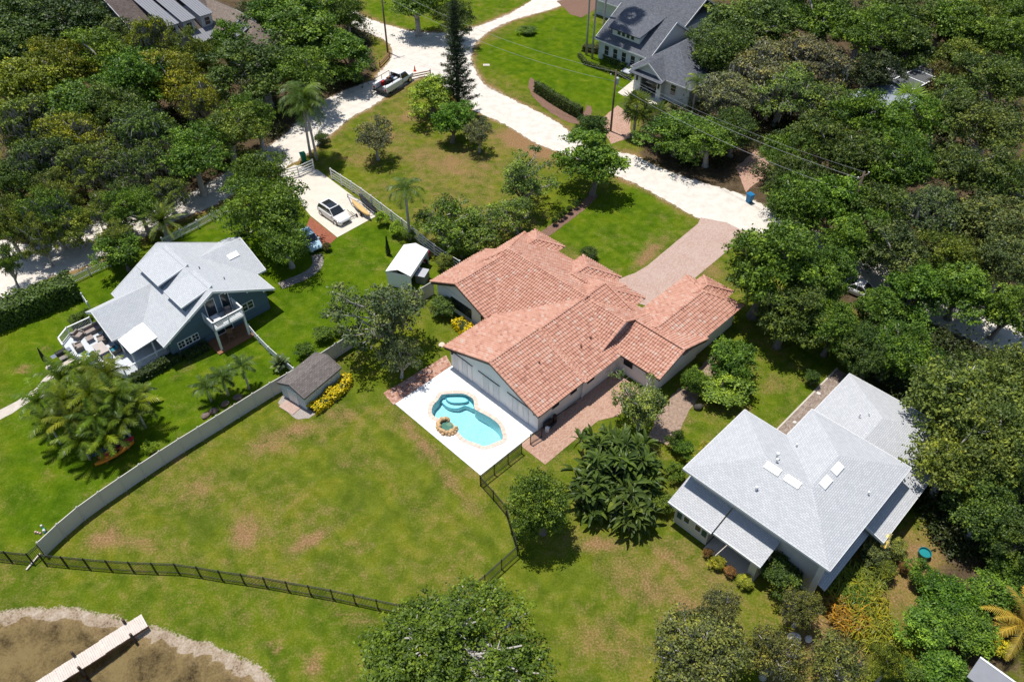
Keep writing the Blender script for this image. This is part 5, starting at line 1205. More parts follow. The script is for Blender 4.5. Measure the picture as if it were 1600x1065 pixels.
 (1380,320,46,9,'oak','dark','dark oak left of the oaks with white twigs',RW),
 (1455,335,48,9,'moss',(0.048,0.062,0.026),'oak with white twigs in the right wood',RW),
 (1540,345,50,9,'oak',(0.054,0.068,0.026),'grey-green oak at the right edge above the road',RW),
 (1330,375,40,8,'round','mid','green tree above the white parked car',RW),
 (1410,395,46,8,'oak',(0.046,0.064,0.026),'grey-green oak over the white parked car',RW),
 (1490,400,38,8,'oak','olive','olive oak above the flat-topped green tree',RW),
 (1575,405,42,8,'oak',(0.06,0.074,0.03),'pale grey-green oak above the sandy road at right',RW),
 (1440,450,42,7,'round','bright','flat-topped bright tree on thin trunks above the road',RW),
 (1505,450,46,7,'round','bright','spreading bright tree right of the flat-topped one',RW),
 (1575,480,36,7,'round',(0.06,0.09,0.016),'bright tree at the right edge over the road',RW),
 (1380,480,36,6,'round','mid','green tree left of the bare road patch',RW),
 (1400,545,44,7,'oak','mid','tree behind the rear grey roof corner',RW),
 (1360,560,36,6,'dense','dark','dark tree shading the rear corner of the grey roof',RW),
 (1345,540,34,6,'dense','deep','deep green tree over the brick walk end',RW),
 (1500,620,72,10,'oak',(0.062,0.078,0.020),'great olive oak right of the grey roof, its upper part',RW),
 (1560,700,66,10,'oak',(0.060,0.075,0.020),'great olive oak at the right edge by the grey roof',RW),
 (1490,720,58,9,'oak',(0.060,0.078,0.018),'olive oak overhanging the rear grey roof',RW),
 (1540,800,50,7,'oak','dark','dark oak over the shaded ground at lower right',RW),
 (1590,590,44,9,'oak',(0.06,0.075,0.022),'olive oak touching the right edge below the road',RW),
 (1590,840,40,6,'oak','dark','dark tree at the right edge above the thicket',RW),
]
for a in TREES:
    k_ = 1.38 if a[7] and not (a[1] < 105 and 200 < a[0] < 400) and not (1340 < a[0] < 1510 and 60 < a[1] < 185) else 1.14
    tree(a[0], a[1], a[2]*k_, *a[3:7], group=a[7])
# shrubs, each its own plant
SHR = [
 (1140,562,42,5.0,'bush','mid','rounded shrub against the garage wing of the tiled house'),
 (1130,610,54,2.8,'bush',(0.062,0.100,0.014),'broad clipped shrub beside the rock bed'),
 (1225,898,40,3.4,'bush','deep','round dark shrub under the corner of the grey roof'),
 (1270,590,14,2.0,'bush','deep','dark shrub at the corner of the rear grey roof'),
 (1160,668,12,1.5,'bush','lime','lime shrub above the croton row beside the grey roof'),
 (1105,700,16,1.6,'bush',(0.16,0.16,0.02),'yellow-green croton nearest the patio tree'),
 (1085,720,14,1.6,'bush',(0.14,0.15,0.02),'yellow-green croton at the grey roof corner'),
 (1060,740,18,1.8,'bush','mid','green shrub at the low end of the croton row'),
 (1070,700,20,2.2,'bush','mid','green shrub between banana clump and crotons'),
 (1035,785,22,2.2,'bush',(0.07,0.10,0.016),'leafy shrub at the corner of the cream porch'),
 (1055,690,16,2.4,'bush','dark','dark shrub under the glossy patio tree'),
 (1122,880,14,1.2,'bush',(0.15,0.15,0.02),'yellow-green shrub in front of the cream porch'),
 (1140,893,11,1.0,'bush','rust','reddish shrub between two yellow shrubs at the porch'),
 (1160,905,15,1.2,'bush',(0.13,0.14,0.02),'yellow-green shrub at the right end of the porch bed'),
 (1105,862,9,1.0,'bush','rust','small reddish shrub beside the porch pillar'),
 (1365,865,26,2.6,'bush',(0.075,0.085,0.035),'olive shrub with white flower heads beside the awnings'),
 (1395,850,22,2.0,'bush',(0.095,0.105,0.03),'leafy garden shrub right of the white flowers'),
 (1398,818,12,1.8,'bush','bright','small bright shrub at the side door awning'),
 (1385,890,20,2.2,'bush','olive','olive shrub below the white flower heads'),
 (1412,884,10,1.2,'bush','rust','dry orange-brown shrub beside the teal tub'),
 (1380,853,8,3.6,'bush','white','cluster of creamy white flowers beside the grey roof'),
 (1480,930,44,3.4,'bush','bright','lush green thicket shrub right of the grass path'),
 (1540,925,44,3.6,'bush','mid','mid green thicket shrub near the right edge'),
 (1450,985,46,3.4,'bush',(0.06,0.10,0.016),'green thicket shrub below the grass path'),
 (1520,985,46,3.4,'bush','mid','green thicket shrub left of the dry palm'),
 (1480,1045,50,3.4,'bush','bright','bright thicket shrub on the bottom edge'),
 (1415,1050,32,3.0,'bush',(0.055,0.09,0.018),'feathery thicket shrub on the bottom edge left of the boathouse'),
 (1575,890,36,3.6,'bush','mid','thicket shrub at the right edge under the dark tree'),
 (1560,1010,20,1.6,'bush',(0.20,0.19,0.02),'yellow flowering shrub beside the boathouse gutter'),
 (1440,900,26,2.6,'bush','mid','thicket shrub at the edge of the grass path'),
 (690,478,24,2.4,'bush',(0.055,0.08,0.02),'green shrub against the white gable wall'),
 (600,340,12,2.0,'bush','lime','lime shrub at the end of the parking pad'),
 (618,358,14,2.0,'bush','lime','lime shrub left of the tall queen palm'),
 (640,365,12,1.6,'bush',(0.07,0.11,0.02),'green shrub right of the queen palm foot'),
 (690,410,16,2.4,'bush',(0.075,0.09,0.02),'bushy croton beside the mulch behind the canopy'),
 (478,545,18,1.8,'bush','mid','leafy shrub at the vinyl fence end of the white rail'),
 (505,522,18,1.8,'bush','mid','leafy shrub along the vinyl fence behind the shed'),
 (530,512,12,1.4,'bush',(0.06,0.09,0.02),'small shrub on the vinyl fence near the live oak'),
 (235,700,12,1.6,'bush','lime','light green sapling beside the vinyl fence'),
 (920,395,16,1.8,'bush','dark','dark rounded shrub on the front lawn by the entry roof'),
 (115,500,14,1.6,'bush','mid','shrub beside the deck railing'),
 (130,492,12,1.5,'bush','mid','shrub under the left gable of the clapboard house'),
 (510,385,8,1.2,'bush','bronze','bronze shrub at the corner of the red brick parking'),
 (500,215,14,2.0,'bush','dark','dark shrub on the lane edge right of the tall palm'),
 (825,48,16,1.3,'bush',(0.05,0.085,0.014),'oval clipped shrub on the lawn inside the road bend'),
]
for a in SHR: tree(*a, cat='shrub')
for k, (px, py) in enumerate([(866,345),(874,339),(882,333),(890,327),(899,320),(906,314)]):
    tree(px, py, 6, 1.3, 'bush', 'deep', '%s small round dark shrub in the row along the front lawn' % ['first', 'second', 'third', 'fourth', 'fifth', 'sixth'][k]+(' from the house' if k == 0 else ' counted from the house'), cat='shrub', group='row of small shrubs by the front lawn')
# hedges: leafy boxes
def hedge(name, label, pts, width, height, colour, leaf=0.09, dens=70, cat='hedge', lump=0.12):
    rng = np.random.default_rng(len(name)+int(abs(pts[0][0])*10)); Ps = []; Ns = []
    ox, oy = pts[0]
    for a, b in zip(pts[:-1], pts[1:]):
        A = np.array(a); B = np.array(b); d = B-A; Ln = np.linalg.norm(d); d = d/Ln; nn = np.array([-d[1], d[0]])
        n = int(dens*Ln*(width+2*height))
        s = rng.uniform(-0.1, Ln+0.1, n); w = rng.uniform(0, width+2*height, n)
        lat = np.where(w < height, -width/2, np.where(w < height+width, w-height-width/2, width/2)); z = np.where(w < height, w, np.where(w < height+width, height, w-height-width))
        bulge = lump*np.sin(s*1.7+lat)*np.cos(s*0.6+z*2)
        P = np.stack([A[0]+d[0]*s+nn[0]*lat*(1+bulge*0.4), A[1]+d[1]*s+nn[1]*lat*(1+bulge*0.4), z+bulge*(z/height)], 1)+rng.normal(0, leaf*0.55, (n, 3))
        out = np.stack([nn[0]*np.sign(lat)*(np.abs(lat) >= width/2-1e-6), nn[1]*np.sign(lat)*(np.abs(lat) >= width/2-1e-6), (z >= height-1e-6)*1.0], 1)
        nm = out*0.8+np.array([0, 0, 0.35])+rng.normal(0, 0.45, (n, 3)); nm /= np.linalg.norm(nm, axis=1, keepdims=True); Ps.append(P); Ns.append(nm)
    P = np.concatenate(Ps); nm = np.concatenate(Ns); P[:, 0] -= ox; P[:, 1] -= oy; P[:, 2] = np.maximum(P[:, 2], 0.03)
    V, F_ = leaf_quads(P, nm, leaf, rng)
    t = thing(name, label, cat, (ox, oy, 0))
    o_ = obj('foliage', np_mesh('foliage', V, F_, M['leaf'], np.clip(rng.normal(0.45, 0.17, len(F_)), 0, 1)), t); c = COLS[colour] if isinstance(colour, str) else colour; o_.color = (c[0]*1.45, c[1]*1.45, c[2]*1.2, 1)
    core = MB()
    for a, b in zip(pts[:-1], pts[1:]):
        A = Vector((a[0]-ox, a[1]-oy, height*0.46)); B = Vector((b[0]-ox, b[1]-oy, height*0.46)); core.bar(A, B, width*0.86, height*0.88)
    core.build('dark_core', simple('hedge_inside', (0.02, 0.03, 0.01), 0.95, 0.3, 5), t)  # solid dark block that fills the hedge behind its leaves
    return t
hedge('hedge', 'long dark clipped hedge along the sandy lane at the left edge', GP([(-30,505),(60,470),(118,447)], 1.0), 2.6, 2.3, (0.052, 0.088, 0.018), 0.15, 60, lump=0.25)
hedge('hedge', 'tall clipped hedge wall curving beside the road and bright lawn', GP([(838,136),(862,152),(885,166),(908,178)], 0.7), 0.9, 1.7, (0.045, 0.068, 0.012), 0.10, 70)
hedge('hedge', 'low clipped hedge in front of the five windows of the slate roofed house', GP([(945,88),(985,110)], 0.5), 0.9, 1.0, (0.07, 0.12, 0.012), 0.10, 60)
hedge('hedge', 'thin low hedge curving round the tall palm bed', GP([(905,85),(915,98),(935,105),(985,122)], 0.3), 0.6, 0.6, (0.07, 0.095, 0.016), 0.10, 60)
hedge('hedge', 'dark low hedge along the deck of the clapboard house', [W(-23.2,31.6), W(-18.4,31.6)], 1.0, 0.9, 'deep', 0.10, 70)
hedge('hedge', 'dark planting against the wall under the row of three windows', [W(-18.0,31.0), W(-15.6,31.0)], 0.9, 0.8, 'deep', 0.10, 70)
hedge('flower_bed', 'bright yellow-flowering shrub bed beside the garden shed', [shed_xy(-2.1,-2.25), shed_xy(0.5,-2.45), shed_xy(2.0,-2.35), shed_xy(2.75,-1.7)], 1.1, 0.7, (0.40, 0.31, 0.010), 0.13, 120, cat='flower bed', lump=0.3)
hedge('flower_bed', 'bright yellow-flowering shrub bed below the dark bedroom window', [W(4.5,15.8), W(4.3,14.0), W(4.5,12.3)], 1.3, 0.8, (0.40, 0.31, 0.010), 0.13, 110, cat='flower bed', lump=0.3)
hedge('ground_cover', 'dark planting bed round the foot of the tall fan palms', GP([(912,78),(935,82)]), 1.6, 0.9, 'bronze', 0.14, 50, cat='ground cover', lump=0.4)

# ------------------------------------------------------------------ palms, pine, banana clump, strap-leaf beds
def frond(mb_v, mb_f, base, az, el, Ln, droop, nlf, lw, ll, rng, fold=0.6):
    """one feather frond as leaflets along an arching rib"""
    az_d = np.array([math.cos(az), math.sin(az)]); p = np.array(base, float); e = el; pts = []
    for k in range(9):
        pts.append(p.copy()); p = p+np.array([az_d[0]*math.cos(e), az_d[1]*math.cos(e), math.sin(e)])*Ln/8; e -= droop/8*(0.5+k/6)
    pts = np.array(pts); side = np.array([-az_d[1], az_d[0], 0])
    def add(q):
        b = len(mb_v); mb_v.extend(q); mb_f.append((b, b+1, b+2, b+3))
    for k in range(8): w = 0.045*(1-k/9); add([pts[k]-side*w, pts[k]+side*w, pts[k+1]+side*w*0.8, pts[k+1]-side*w*0.8])
    for i in range(nlf):
        t = (i+1.0)/nlf*7.9; k = int(t); fr = t-k; c = pts[k]+(pts[min(k+1, 8)]-pts[k])*fr; d = pts[min(k+1, 8)]-pts[max(k-1, 0)]; d /= np.linalg.norm(d)
        s_ = math.sin(math.pi*min(1, 0.12+t/8*0.9))**0.6
        for sg in (-1, 1):
            tip = c+(side*sg*math.cos(fold)+np.array([0, 0, -math.sin(fold)*rng.uniform(0.4, 1.1)])+d*0.55)*ll*s_*rng.uniform(0.85, 1.15); w = d*lw
            add([c-w, c+w, tip+w*0.25, tip-w*0.25])
def fan(mb_v, mb_f, base, az, el, Ln, R, rng):
    """fan-palm leaf: stalk and a pleated fan"""
    dirv = np.array([math.cos(az)*math.cos(el), math.sin(az)*math.cos(el), math.sin(el)]); c = np.array(base)+dirv*Ln; side = np.array([-math.sin(az), math.cos(az), 0])
    b = len(mb_v); mb_v.extend([np.array(base)-side*0.03, np.array(base)+side*0.03, c+side*0.03, c-side*0.03]); mb_f.append((b, b+1, b+2, b+3))
    for a in np.linspace(-1.9, 1.9, 13):
        d = dirv*math.cos(a)+side*math.sin(a); d = d+np.array([0, 0, -0.35*rng.random()]); p = np.cross(d, np.cross(dirv, side)); p /= np.linalg.norm(p)+1e-9
        b = len(mb_v); mb_v.extend([c, c+d*R*0.6+p*0.09, c+d*R*rng.uniform(0.9, 1.1), c+d*R*0.6-p*0.09]); mb_f.append((b, b+1, b+2, b+3))
def palm(px, py, label, h, colour, kind='feather', n=18, Ln=2.6, lean=(0, 0), name='palm_tree', r=0.16, droop=1.5, ll=0.6, seed=1, base_px=None, el=(0.1, 1.2), cat='palm', group=None, dead=0.0, nlf=20, lw=0.05):
    rng = np.random.default_rng(seed); x, y = G(px, py, h) if base_px is None else G(*base_px)
    t = thing(name, label, cat, (x, y, 0), 0, group); mb = MB()
    pts = [(lean[0]*s*s, lean[1]*s*s, h*s-0.1*(s == 0)) for s in (0, 0.2, 0.45, 0.7, 0.9, 1.0)]
    mb.tube(pts, [r*1.5, r*1.05, r, r*0.95, r*0.9, r*1.1], 9); mb.build('trunk', M['palebark'], t, smooth=True)
    v = []; f_ = []; Tf = []
    for k in range(n):
        m0 = len(f_); tf = rng.normal(0.45, 0.2)
        az = k*2.39996+rng.uniform(-.2, .2); e = el[0]+(el[1]-el[0])*(1-(k+0.5)/n)**1.0+rng.uniform(-.1, .1); l = Ln*rng.uniform(0.85, 1.1)
        if kind == 'feather': frond(v, f_, (lean[0], lean[1], h), az, e, l, droop*rng.uniform(0.85, 1.2), nlf, lw, ll, rng)
        else: fan(v, f_, (lean[0], lean[1], h), az, e, l*0.55, l*0.55, rng)
        Tf += [tf]*(len(f_)-m0)
    o_ = obj('fronds', np_mesh('fronds', np.array(v), np.array(f_), M['frond'], np.clip(np.array(Tf)+rng.normal(0, 0.1, len(f_)), 0, 1)), t); c = COLS[colour] if isinstance(colour, str) else colour; o_.color = (c[0]*1.45, c[1]*1.45, c[2]*1.2, 1)
    return t
palm(484, 168, 'tall queen palm pair standing by the driveway gate, left stem', 8.5, (0.055, 0.09, 0.016), n=26, Ln=4.0, lean=(0.3, 0.2), base_px=(486, 246), droop=2.0, ll=0.9, seed=3, nlf=30)
palm(494, 178, 'tall queen palm pair standing by the driveway gate, right stem', 7.6, (0.062, 0.095, 0.016), n=20, Ln=3.6, lean=(-0.2, 0.0), base_px=(495, 250), droop=2.0, ll=0.9, seed=4, nlf=28)
palm(637, 292, 'single queen palm beside the white fence above the canopy', 6.8, (0.05, 0.085, 0.02), n=16, Ln=2.9, base_px=(641, 374), droop=2.1, ll=0.65, seed=5)
palm(252, 345, 'spiky date palm by the picket fence above the clapboard house', 2.8, (0.085, 0.115, 0.03), n=40, Ln=2.9, droop=0.9, ll=0.4, seed=6, r=0.28, el=(-0.1, 1.4))
palm(995, 165, 'fan palm with yellow flower stalks beside the garage', 4.6, (0.075, 0.10, 0.022), 'fan', n=34, Ln=2.3, seed=7, el=(-0.9, 1.3), r=0.2)
palm(1025, 182, 'second fan palm right of the flowering one', 3.8, (0.07, 0.095, 0.03), 'fan', n=30, Ln=2.2, seed=8, el=(-0.9, 1.3), r=0.2)
palm(1090, 128, 'thin feather palm in front of the slate roofed house corner', 5.0, (0.07, 0.10, 0.03), n=16, Ln=2.6, seed=9, droop=1.9)
palm(1420, 158, 'palm with pale paddle leaves below the screen cage', 6.5, (0.15, 0.22, 0.03), 'fan', n=14, Ln=2.8, seed=10, el=(0.1, 1.2))
for k, (bx, by, lab) in enumerate([(916,86,'left'), (925,92,'middle'), (940,78,'right')]):
    palm(0, 0, '%s of three very tall slender palms on the bright lawn' % lab, 21+k, (0.06, 0.085, 0.02), 'fan', n=26, Ln=2.3, base_px=(bx, by), seed=20+k, r=0.14, el=(-1.0, 1.2), lean=(0.5*k-0.3, 0.3), group='three tall palms on the lawn')
palm(1602, 975, 'large dry golden palm at the right edge', 1.6, (0.27, 0.19, 0.05), n=26, Ln=3.4, seed=12, droop=1.2, ll=0.5, el=(-0.1, 1.2), nlf=30)
for k, (px, py, hh, lab) in enumerate([(322,605,1.9,'leftmost'), (347,590,2.4,'middle'), (378,573,3.0,'tallest')]):
    palm(px, py, '%s of three small palms on rocks inside the vinyl fence' % lab, hh, (0.048, 0.080, 0.020), n=15, Ln=1.7, seed=30+k, droop=1.6, ll=0.4, r=0.09, group='three small palms by the vinyl fence')
palm(438, 568, 'spiky grey palm beside the vinyl fence behind the shed', 0.6, (0.10, 0.13, 0.09), n=30, Ln=1.1, seed=36, droop=0.6, ll=0.25, el=(0.0, 1.4))
# big clump of pygmy dates / arecas by the deck: a ring of stems, one plant each
clump = [(95,590,3.0),(130,578,3.4),(165,585,3.4),(60,625,2.6),(100,625,3.3),(140,615,3.8),(180,618,3.4),(75,660,2.4),(110,655,2.8),(150,652,3.0),(190,655,2.4),(210,632,2.6),(125,690,2.0),(165,682,2.2)]
desc = ['back left','back centre','back right','far left','left inner','central tallest','right inner','front far left','front left','front centre','front right','far right','frontmost left','frontmost right']
for k, (px, py, hh) in enumerate(clump):
    palm(px, py, '%s stem of the big palm clump beside the deck' % desc[k], hh*1.2, (0.062+0.008*(k % 3), 0.096+0.008*(k % 2), 0.012), n=15, Ln=2.6, seed=40+k, droop=1.5, ll=0.55, r=0.1, group='palm clump beside the deck', el=(-0.1, 1.35), nlf=16, lw=0.08)
palm(225, 612, 'slim palm in front of the hedge beside the deck', 1.6, (0.055, 0.08, 0.02), n=12, Ln=1.3, seed=60, droop=1.4, ll=0.3, r=0.07)
def norfolk(base_px, h, label):
    x, y = G(*base_px); t = thing('pine_tree', label, 'tree', (x, y, 0), 0.4); mb = MB(); mb.tube([(0, 0, -.1), (0.1, 0, h*.5), (0, 0, h)], [0.28, 0.17, 0.03], 8); rng = np.random.default_rng(5); C = []; Nn = []
    z = 2.0
    while z < h-0.4:
        R_ = (1-z/h)*3.3*(0.75+0.25*math.sin(z*3))+0.35; nb = 6
        for k in range(nb):
            a = 2*math.pi*k/nb+z*1.3+rng.uniform(-.2, .2); l = R_*rng.uniform(0.8, 1.15); e = (math.cos(a)*l, math.sin(a)*l, z+0.25*l)
            mb.tube([(0, 0, z), (e[0]*0.5, e[1]*0.5, z+0.02), e], [0.045, 0.03, 0.01], 4, cap=False)
            m_ = int(95*l); s = rng.random(m_)**0.75; P = np.stack([s*e[0], s*e[1], z+s*s*0.25*l], 1)+rng.normal(0, 0.13, (m_, 3)); C.append(P); q = rng.normal(0, 0.5, (m_, 3)); q[:, 2] += 0.7; Nn.append(q/np.linalg.norm(q, axis=1, keepdims=True))
        z += 0.62
    C = np.concatenate(C); Nn = np.concatenate(Nn); V, F_ = leaf_quads(C, Nn, 0.13, rng, 0.3); mb.build('trunk', M['bark'], t)
    o_ = obj('crown', np_mesh('crown', V, F_, M['leaf'], np.clip(rng.normal(0.4, 0.15, len(F_)), 0, 1)), t); o_.color = (0.042, 0.066, 0.022, 1)
norfolk((717, 178), 17.0, 'tall narrow dark pine beside the sand road junction')
def paddle_clump(px, py, label, R_, h, n, colour, seed, Ln=(0.8, 1.5), wid=0.15, cat='plant', name='banana_clump'):
    """stems each topped by a burst of arching paddle leaves"""
    rng = np.random.default_rng(seed); x, y = G(px, py, h*0.5); t = thing(name, label, cat, (x, y, 0)); v = []; f_ = []; st = MB(); Ts = []
    for k in range(n):
        a0 = rng.uniform(0, 6.28); r0_ = R_*math.sqrt(rng.random()); hb = h*rng.uniform(0.3, 1.0)*(1-0.45*(r0_/R_)**2); b = np.array([math.cos(a0)*r0_, math.sin(a0)*r0_, hb]); tv = rng.normal(0.42, 0.10)
        st.tube([(b[0]*0.85, b[1]*0.85, 0), (b[0], b[1], b[2])], [0.08, 0.05], 5)
        nl = rng.integers(7, 13); az0 = rng.uniform(0, 6.28); plane = rng.random() < 0.4
        for i in range(nl):
            az = az0+(math.pi*(i % 2) if plane else 2.4*i)+rng.normal(0, 0.25); e = rng.uniform(0.15, 1.35); l = rng.uniform(*Ln); side = np.array([-math.sin(az), math.cos(az), 0]); p = b+np.array([math.cos(az), math.sin(az), 0.6])*0.12; prev = None; tw = rng.normal(0, 0.5); ww = wid*rng.uniform(0.7, 1.25); bend = rng.uniform(0.12, 0.42)
            for s in range(6):
                w = ww*math.sin(math.pi*(0.06+0.9*s/5.0))**0.7; dz = np.array([0, 0, w*0.4]); sd = side*math.cos(tw)+np.array([0, 0, math.sin(tw)]); ring = [p-sd*w+dz, p, p+sd*w+dz]
                if prev is not None:
                    i0 = len(v); v.extend(prev+ring); f_.append((i0, i0+1, i0+4, i0+3)); f_.append((i0+1, i0+2, i0+5, i0+4))
                prev = ring; d = np.array([math.cos(az)*math.cos(e), math.sin(az)*math.cos(e), math.sin(e)]); p = p+d*l/5; e -= bend
            Ts += [tv+rng.normal(0, 0.14)]*10
    o_ = obj('leaves', np_mesh('leaves', np.array(v), np.array(f_), M['frond'], np.clip(Ts, 0, 1)), t); c = COLS[colour] if isinstance(colour, str) else colour; o_.color = (c[0]*1.5, c[1]*1.5, c[2]*1.2, 1)
    st.build('stems', M['bark'], t)['kind'] = 'stuff'
    return t
paddle_clump(960, 725, 'big banana-like clump with paddle leaves below the side patio', 3.6, 4.2, 120, (0.052, 0.080, 0.022), 3)
paddle_clump(930, 770, 'smaller paddle-leaved clump beside the rounded fence tree', 1.8, 3.0, 36, (0.046, 0.070, 0.022), 4)
paddle_clump(985, 790, 'paddle-leaved clump at the lawn edge near the cream porch', 1.8, 2.8, 36, (0.055, 0.078, 0.024), 5)
def strap_bed(px, py, label, R_, h, n, colour, seed, cat='plant', name='ginger_plants'):
    rng = np.random.default_rng(seed); x, y = G(px, py, h*0.4); t = thing(name, label, cat, (x, y, 0)); v = []; f_ = []
    for k in range(n):
        a0 = rng.uniform(0, 6.28); r0_ = R_*math.sqrt(rng.random()); p = np.array([math.cos(a0)*r0_, math.sin(a0)*r0_, rng.uniform(0, h*0.7)]); az = rng.uniform(0, 6.28); e = rng.uniform(0.6, 1.4); l = rng.uniform(0.6, 1.2); side = np.array([-math.sin(az), math.cos(az), 0]); prev = None
        for s in range(4):
            w = 0.05*(1-s/3.6); ring = [p-side*w, p+side*w]
            if prev is not None: i0 = len(v); v.extend(prev+ring); f_.append((i0, i0+1, i0+3, i0+2))
            prev = ring; p = p+np.array([math.cos(az)*math.cos(e), math.sin(az)*math.cos(e), math.sin(e)])*l/3; e -= 0.65
    o_ = obj('leaves', np_mesh('leaves', np.array(v), np.array(f_), M['frond'], np.clip(np.repeat(rng.normal(0.42, 0.2, len(f_)//3+1), 3)[:len(f_)], 0, 1)), t); c = COLS[colour] if isinstance(colour, str) else colour; o_.color = (c[0]*1.45, c[1]*1.45, c[2]*1.2, 1)
for a in [(1320,915,'green strap-leaved plants at the top of the ginger bed',1.7,1.3,520,(0.12,0.15,0.02),1),(1350,945,'yellow strap-leaved plants in the middle of the ginger bed',1.7,1.3,520,(0.19,0.17,0.022),2),
          (1325,965,'orange-tinged strap-leaved plants at the left of the ginger bed',1.4,1.2,420,(0.26,0.14,0.025),3),(1365,985,'yellow-green strap-leaved plants at the low end of the ginger bed',1.7,1.3,520,(0.16,0.165,0.022),4),
          (1335,940,'dark green strap-leaved plants inside the ginger bed',0.9,1.5,240,(0.06,0.10,0.016),5),(1355,905,'green strap-leaved plants at the right of the ginger bed',1.2,1.1,320,(0.13,0.15,0.03),6)]: strap_bed(*a)

# undergrowth of the woods: uncountable low leaves over the litter
def undergrowth(name, label, polys, n, seed, colour):
    rng = np.random.default_rng(seed); Ps = []
    for pp in polys:
        wp = np.array(GP(pp)); lo = wp.min(0); hi = wp.max(0); k = int(n/len(polys)/260)
        c = rng.uniform(lo, hi, (k*3, 2)); c = c[inside_np(c[:, 0], c[:, 1], [tuple(q) for q in wp])][:k]
        c = c[~inside_np(c[:, 0], c[:, 1], road_poly) & (dist_np(c[:, 0], c[:, 1], road_poly) > 0.8)]
        for q in c:
            m_ = rng.integers(120, 420); r_ = rng.uniform(0.6, 1.8); d = rng.normal(0, r_*0.5, (m_, 2)); z = np.abs(rng.normal(0, 0.55*r_, m_))+0.05
            Ps.append(np.column_stack([q+d, z]))
    P = np.concatenate(Ps); nm = rng.normal(0, 0.4, P.shape)+np.array([0, 0, 0.8]); nm /= np.linalg.norm(nm, axis=1, keepdims=True)
    V, F_ = leaf_quads(P, nm, 0.14, rng); o_ = obj(name, np_mesh(name, V, F_, M['leaf'], np.clip(rng.normal(0.42, 0.17, len(F_)), 0, 1)))
    o_.color = (*colour, 1); tag(o_, label, 'undergrowth', kind='stuff')
undergrowth('undergrowth', 'low undergrowth between the trunks of the left wood', [[(0,0),(560,0),(590,110),(440,240),(340,305),(200,345),(120,400),(0,385)]], 110000, 4, (0.060, 0.075, 0.024))
undergrowth('undergrowth', 'low undergrowth beneath the oaks of the right wood', [[(1010,200),(1085,135),(1110,0),(1600,0),(1600,500),(1300,450),(1170,320),(1010,245)], [(1350,490),(1600,580),(1600,900),(1470,860),(1430,780)]], 130000, 5, (0.050, 0.068, 0.022))
# ------------------------------------------------------------------ fences
M['vinyl'] = simple('almond_vinyl', (0.56, 0.53, 0.47), 0.5, 0.05, 1.0); M['black'] = simple('black_aluminium', (0.014, 0.015, 0.016), 0.45, 0.15, 3)
M['wood'] = simple('weathered_wood', (0.24, 0.13, 0.075), 0.9, 0.3, 5, bmp=0.5); M['chrome'] = simple('bright_metal', (0.55, 0.55, 0.56), 0.25, 0.05, 2, metal=0.9)
def resample(pts, step):
    out = [Vector((*pts[0], 0))]; acc = 0.0
    P = [Vector((*p, 0)) for p in pts]
    tot = sum((b-a).length for a, b in zip(P[:-1], P[1:])); k = max(1, round(tot/step)); want = [tot*i/k for i in range(k+1)]
    res = []; s = 0.0; i = 0
    for w in want:
        while i < len(P)-2 and s+(P[i+1]-P[i]).length < w-1e-6: s += (P[i+1]-P[i]).length; i += 1
        d = (P[i+1]-P[i]); res.append(P[i]+d.normalized()*min(d.length, w-s))
    return res
def unit_parts():
    pass
